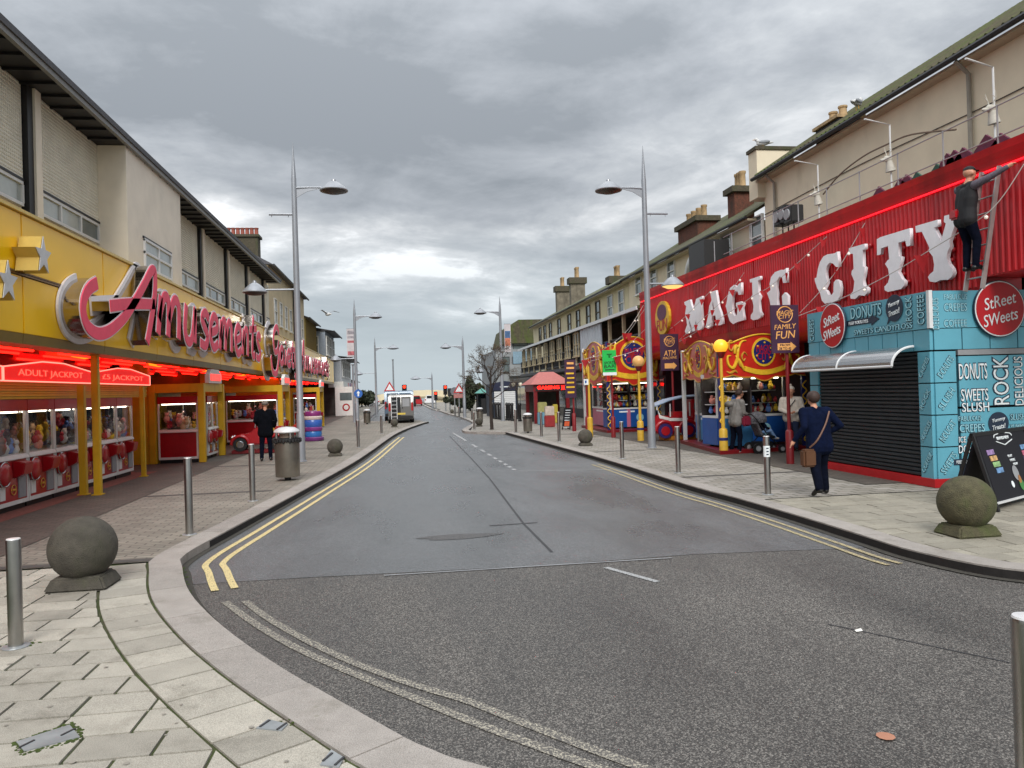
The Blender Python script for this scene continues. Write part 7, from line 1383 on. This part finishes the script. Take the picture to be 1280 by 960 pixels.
# traffic lights and warning signs
M_sred = mat('red_signal', 'ff2a12', .3, emit=2.2, var=0); M_off = mat('unlit_lens', '1a1412', .3)
def traffic_light(label, px, hy, Y, lit=True, ang=0., hgt=.95):
    q = PY(px, hy, Y); t = thing('traffic_light', label, 'traffic light', (q.x, Y, 0)); b = MB(); b.lathe([(.07,.0),(.06,q.z)], (q.x, Y, 0), 10); b.build('pole', M_dsteel, t)
    b = MB(); b.box(q.x-.19, q.x+.19, Y-.22, Y-.06, q.z-hgt/2, q.z+hgt/2); hd = b.build('signal_head', M_blackp, t, bevel=.03)
    for i in range(3):
        z = q.z+(1-i)*hgt*.3; f = -1 if lit else 1; yy = Y-.23 if lit else Y-.05; b = MB(); b.tube([(q.x, yy, z), (q.x, yy+.01, z)], .115, 14); b.build('lens', M_sred if (lit and i == 0) else M_off, hd)
        b = MB(); pts = [(q.x+.125*math.cos(a), z+.125*math.sin(a)) for a in [math.pi*j/8 for j in range(9)]]
        for (x0, z0), (x1, z1) in zip(pts, pts[1:]): b.hexa([(x0,yy,z0),(x1,yy,z1),(x1,yy+f*.14,z1),(x0,yy+f*.14,z0),(x0,yy,z0+.008),(x1,yy,z1+.008),(x1,yy+f*.14,z1+.008),(x0,yy+f*.14,z0+.008)])
        b.build('visor', M_blackp, hd)
traffic_light('traffic light showing red above the parked vans', 505.5, 487.5, 62, hgt=.85); traffic_light('traffic light showing red on the far kerb of the bend', 544.6, 495, 82, hgt=.95); traffic_light('taller traffic light showing red beside the dark shrubs', 556.5, 487.5, 72, hgt=.9); traffic_light('traffic light turned away next to the shrubs', 562, 490.5, 74, False, hgt=.8)
M_tri = mat('warning_red', 'b02a2c', .5); M_rback = mat('sign_back_grey', '6d7074', .5, .3)
def warn_sign(label, px, cy, Y, r, disc=None):
    q = PY(px, cy, Y); t = thing('road_sign', label, 'road sign', (q.x, Y, 0)); b = MB(); b.lathe([(.045,0),(.04,q.z+.1)], (q.x, Y, 0), 8); b.build('pole', M_dsteel, t)
    tri = lambda k, y: [(q.x+k*r*math.cos(a), y, q.z+k*r*math.sin(a)) for a in (math.pi/2, math.pi/2+2.094, math.pi/2+4.189)]
    if disc: b = MB(); b.tube([(q.x, Y-.07, q.z), (q.x, Y-.05, q.z)], r*.8, 20); b.build('disc', disc, t)
    else:
        b = MB(); b.prism(tri(1, Y-.07), (0,.02,0)); p_ = b.build('plate', M_tri, t); b = MB(); b.prism(tri(.62, Y-.074), (0,.003,0)); b.build('centre', M_pale, p_); b = MB(); b.box(q.x-r*.8, q.x+r*.8, Y-.07, Y-.05, q.z-r*1.25, q.z-r*.62); b.build('plate', mat('warning_plate', 'a8706c', .5, var=.3, scale=6), t); b = MB(); b.bar((q.x, Y-.076, q.z-r*.25), (q.x, Y-.076, q.z+r*.25), .03, .004); b.build('symbol', M_blackp, p_)
warn_sign('triangular red bordered sign above the vans', 487, 485, 60, .52); warn_sign('triangular red bordered sign on a post before the shrubs', 573.5, 487, 56, .48); warn_sign('round grey backed sign on a post beside the triangular one', 568, 489, 58, .38, M_rback)
# bare young tree
M_bark = mat('dark_bark', '2e2621', .9, var=.3, scale=12, bump=.4); M_bud = mat('dry_leaves', '5a4a38', .9, var=.4, scale=20)
p = G(615, 537); t = thing('bare_tree', 'young nearly leafless street tree on the kerb build out', 'tree', (p.x, p.y, 0)); ht = PY(612, 434, p.y).z; rnd = random.Random(4); tr, tw, lv = MB(), MB(), MB()
tr.tube([(p.x, p.y, 0), (p.x-.03, p.y, ht*.22), (p.x-.02, p.y, ht*.45), (p.x+.03, p.y, ht*.72)], [.085, .07, .06, .03], 8)
def branch(a, d, L_, r, n):
    b_ = a+d*L_*.5+Vector((rnd.gauss(0,.05), rnd.gauss(0,.05), .03))*L_; c = b_+(d+Vector((rnd.gauss(0,.25), rnd.gauss(0,.25), .25))).normalized()*L_*.5; tw.tube([a, b_, c], [r, r*.75, r*.5], 5)
    for k in range(3 if n < 2 else 6):
        q = b_.lerp(c, rnd.random()); lv.ball(q+Vector((rnd.gauss(0,.05), rnd.gauss(0,.05), rnd.gauss(0,.05))), rnd.uniform(.012,.028), 5, (1,1,.6)) if n >= 2 else None
    if n < 3:
        for k in range(3 if n < 2 else 4): dd = (d+Vector((rnd.gauss(0,.55), rnd.gauss(0,.55), rnd.gauss(.15,.4)))).normalized(); branch(b_.lerp(c, rnd.uniform(.3, 1.)), dd, L_*rnd.uniform(.5,.75), r*.5, n+1)
for k in range(11): an = k*2.4; z = ht*(.36+.034*k); branch(Vector((p.x, p.y, z)), Vector((math.cos(an), math.sin(an), .55+.07*k)).normalized(), ht*rnd.uniform(.19,.27)*(1.1-.03*k), .028, 0)
tr.build('trunk', M_bark, t, smooth=60); tw.build('crown', M_bark, t); lv.build('leaves', M_bud, t, kind='stuff')
# leafy shrubs
def leafy(label, name, c, rx, ry, rz, n, m, ls, trunk=True, seed=1, cat='shrub'):
    rnd = random.Random(seed); t = thing(name, label, cat, (c[0], c[1], 0)); b = MB(); lumps = [(Vector((rnd.gauss(0,.45)*rx, rnd.gauss(0,.4)*ry, rnd.uniform(-.55,.65)*rz)), rnd.uniform(.3,.55)) for _ in range(12)]
    for i in range(n):
        l, s = rnd.choice(lumps); d = Vector((rnd.gauss(0,1), rnd.gauss(0,1), rnd.gauss(0,1))).normalized()*s*rnd.uniform(.6,1.05); q = Vector(c)+l+Vector((d.x*rx, d.y*ry, d.z*rz)); 
        if q.z < .05: continue
        u = Vector((rnd.gauss(0,1), rnd.gauss(0,1), rnd.gauss(0,1))).normalized(); v = u.cross(Vector((rnd.gauss(0,1), rnd.gauss(0,1), rnd.gauss(0,1)))).normalized(); s_ = ls*rnd.uniform(.6,1.3); b.add([q-u*s_, q+v*s_*.5, q+u*s_, q-v*s_*.5], [(0,1,2,3)])
    me_ = b.build('crown', m, t); b = MB(); b.tube([(c[0], c[1], 0), (c[0]+.05, c[1], c[2]*.6), (c[0]-.05, c[1], c[2]+rz*.4)], [.12*max(1, rx*.3), .09*max(1, rx*.3), .03], 7)
    for k in range(5): an = k*1.3; b.tube([(c[0], c[1], c[2]*.6), (c[0]+rx*.5*math.cos(an), c[1]+ry*.5*math.sin(an), c[2]+rz*.3)], [.06, .02], 5)
    b.build('trunk', M_bark, t); return t
M_evg = mat('evergreen_leaves', '2c3320', .8, var=.5, scale=2); M_olive = mat('olive_leaves', '474a2e', .8, var=.5, scale=2)
def at(px, py, Y): q = PY(px, py, Y); return (q.x, Y, q.z)
k = lambda Y: Y/F
leafy('low rounded dark evergreen shrub beside the traffic lights', 'evergreen_shrub', at(574,502,66), 10*k(66), 1.6, 11*k(66), 3800, M_evg, .14, seed=2)
leafy('taller dark evergreen shrub behind the street lamp', 'evergreen_shrub', at(588,491,70), 11*k(70), 1.6, 20*k(70), 4200, M_evg, .15, seed=3, cat='shrub')
leafy('olive green shrub beside the small green roofed shelter', 'olive_shrub', at(599,492,72), 7*k(72), 1.2, 12*k(72), 2200, M_olive, .14, seed=5)
leafy('wide dark tree beyond the white cabin on the arcade side', 'dark_tree', at(452,499,112), 14*k(112), 3, 12*k(112), 3000, M_evg, .25, seed=6, cat='tree'); leafy('smaller olive tree at the end of the left shops', 'olive_tree', at(441,492,105), 9*k(105), 2, 9*k(105), 1800, M_olive, .22, seed=8, cat='tree')
# green roofed shelter
yy = 60.0; x0, x1 = PY(597,500,yy).x, PY(609,500,yy).x; zr0, zr1 = PY(600,491.5,yy).z, PY(600,485,yy).z; t = thing('street_shelter', 'small shelter with a green pyramid roof and dark glazed sides', 'shelter', ((x0+x1)/2, yy, 0))
b = MB(); b.add([(x0-.15,yy-.15,zr0),(x1+.15,yy-.15,zr0),(x1+.15,yy+1,zr0),(x0-.15,yy+1,zr0),((x0+x1)/2,yy+.4,zr1)], [(0,1,4),(1,2,4),(2,3,4),(3,0,4),(0,3,2,1)]); b.build('roof', mat('verdigris_roof', '4f8a80', .6, var=.15), t)
for x in (x0, x1):
    for y in (yy, yy+.85): b = MB(); b.box(x-.04, x+.04, y-.04, y+.04, .006, zr0); b.build('post', M_blk, t)
b = MB(); b.box(x0+.05, x1-.05, yy+.8, yy+.84, .1, zr0-.05); b.build('glazing', M_vglass, t); b = MB(); b.box(x0+.3, x1-.1, yy+.1, yy+.7, .006, 1.2); b.build('cabinet', M_blk, t)
# twin globe lamp before the shuttered hut
p = PY(646, 482, 47); t = thing('twin_globe_lamp', 'black post carrying two small white globes by the shuttered hut', 'lamp post', (p.x, 47, 0)); b = MB(); b.lathe([(.09,0),(.05,.5),(.04,p.z+.2)], (p.x, 47, 0), 10); b.build('post', M_blk, t)
for s in (-1, 1): b = MB(); b.tube([(p.x, 47, p.z), (p.x+s*.22, 47, p.z-.12), (p.x+s*.22, 47, p.z-.05)], .018, 6); b.build('arm', M_blk, t); b = MB(); b.ball((p.x+s*.22, 47, p.z+.06), .13, 14); b.build('globe', mat('milk_globe', 'd0cbb8', .35), t, smooth=180)
# cream sea front bridge closing the view
M_bridge = mat('cream_concrete', 'cfc3a5', .85, var=.1, scale=.2, grime=('a89a7c', .3, .55, .5)); M_bsh = mat('soffit_shade', '8f866f', .9)
Yb = 135.0; br = thing('road_bridge', 'long low cream concrete bridge closing the far end of the street', 'bridge', (PY(530,505,Yb).x, Yb, 0)); top = [(420,504),(455,497),(490,490.5),(520,488),(545,487.5),(565,490),(590,497),(620,505)]
tp = smooth_path([Vector((PY(x, y, Yb).x, PY(x, y, Yb).z)) for x, y in top], 4); hh = 1.15
b = MB()
for a, c in zip(tp, tp[1:]): b.hexa([(a.x,Yb,a.y-hh),(c.x,Yb,c.y-hh),(c.x,Yb+6,c.y-hh),(a.x,Yb+6,a.y-hh),(a.x,Yb,a.y),(c.x,Yb,c.y),(c.x,Yb+6,c.y),(a.x,Yb+6,a.y)])
b.build('parapet', M_bridge, br)
b = MB()
for a, c in zip(tp, tp[1:]): b.hexa([(a.x,Yb-.25,a.y-hh-.3),(c.x,Yb-.25,c.y-hh-.3),(c.x,Yb,c.y-hh-.3),(a.x,Yb,a.y-hh-.3),(a.x,Yb-.25,a.y-hh+.05),(c.x,Yb-.25,c.y-hh+.05),(c.x,Yb,c.y-hh+.05),(a.x,Yb,a.y-hh+.05)])
b.build('soffit_shade_strip', M_bsh, br)  # darker band puts the shadow line under the deck into colour
b = MB(); 
for a, c in zip(tp, tp[1:]):
    if not (PY(526,505,Yb).x < (a.x+c.x)/2 < PY(548,505,Yb).x): b.hexa([(a.x,Yb+.3,-.15),(c.x,Yb+.3,-.15),(c.x,Yb+5,-.15),(a.x,Yb+5,-.15),(a.x,Yb+.3,max(-.1,a.y-hh)),(c.x,Yb+.3,max(-.1,c.y-hh)),(c.x,Yb+5,max(-.1,c.y-hh)),(a.x,Yb+5,max(-.1,a.y-hh))])
b.build('abutment', M_bridge, br)
b = MB(); b.add([(-400,175,-.12),(400,175,-.12),(900,2900,-.12),(-900,2900,-.12)], [(0,1,2,3)]); struct(b.build('sea', mat('sea_water', '5f737d', .25, var=.1, scale=.02)))
# small far cars
def far_car(label, px, py, wpx, m):
    q = G(px, py, -.1); w = max(1.6, wpx*q.y/F); t = thing('distant_car', label, 'car', (q.x, q.y, -.1)); b = MB(); b.prism([(q.x-w/2,q.y,.1),(q.x+w/2,q.y,.1),(q.x+w/2,q.y,.7),(q.x+w*.40,q.y,.8),(q.x+w*.32,q.y,1.35),(q.x-w*.32,q.y,1.35),(q.x-w*.40,q.y,.8),(q.x-w/2,q.y,.7)], (0,4,0)); b.build('body', m, t, bevel=.08)
    b = MB(); b.box(q.x-w*.3, q.x+w*.3, q.y-.02, q.y+.02, .85, 1.25); b.build('rear_window', M_vglass, t)
    for s in (-1, 1):
        b = MB(); b.box(q.x+s*w*.42-.09, q.x+s*w*.42+.09, q.y-.03, q.y+.02, .55, .72); b.build('tail_lamp', M_tail, t); b = MB(); b.tube([(q.x+s*(w/2-.2), q.y+.8, .2), (q.x+s*w/2, q.y+.8, .2)], .3, 14); b.build('wheel', M_tyre, t)
far_car('distant red car at the foot of the bridge', 521, 507.2, 7, M_red); far_car('distant white car under the bridge', 538, 505.5, 14, mat('white_car_paint', 'd5d6d8', .3, coat=.4)); far_car('distant pale car beside the left shops', 468, 508, 8, mat('pale_car_paint', 'c0c2c5', .3, coat=.4))
# pedestrian guard rail by the vans
t = thing('guard_rail', 'low grey pedestrian guard rail behind the parked vans', 'railing', (-2.2, 56, 0))
for k in range(12): b = MB(); y = 56+k*2.; b.tube([(-2.2, y, 0), (-2.2, y, 1.05)], .03, 6); b.build('rail_post', M_dsteel, t)
for z in (.15, 1.03): b = MB(); b.tube([(-2.2, 56, z), (-2.2, 78, z)], .025, 6); b.build('rail_bar', M_dsteel, t)
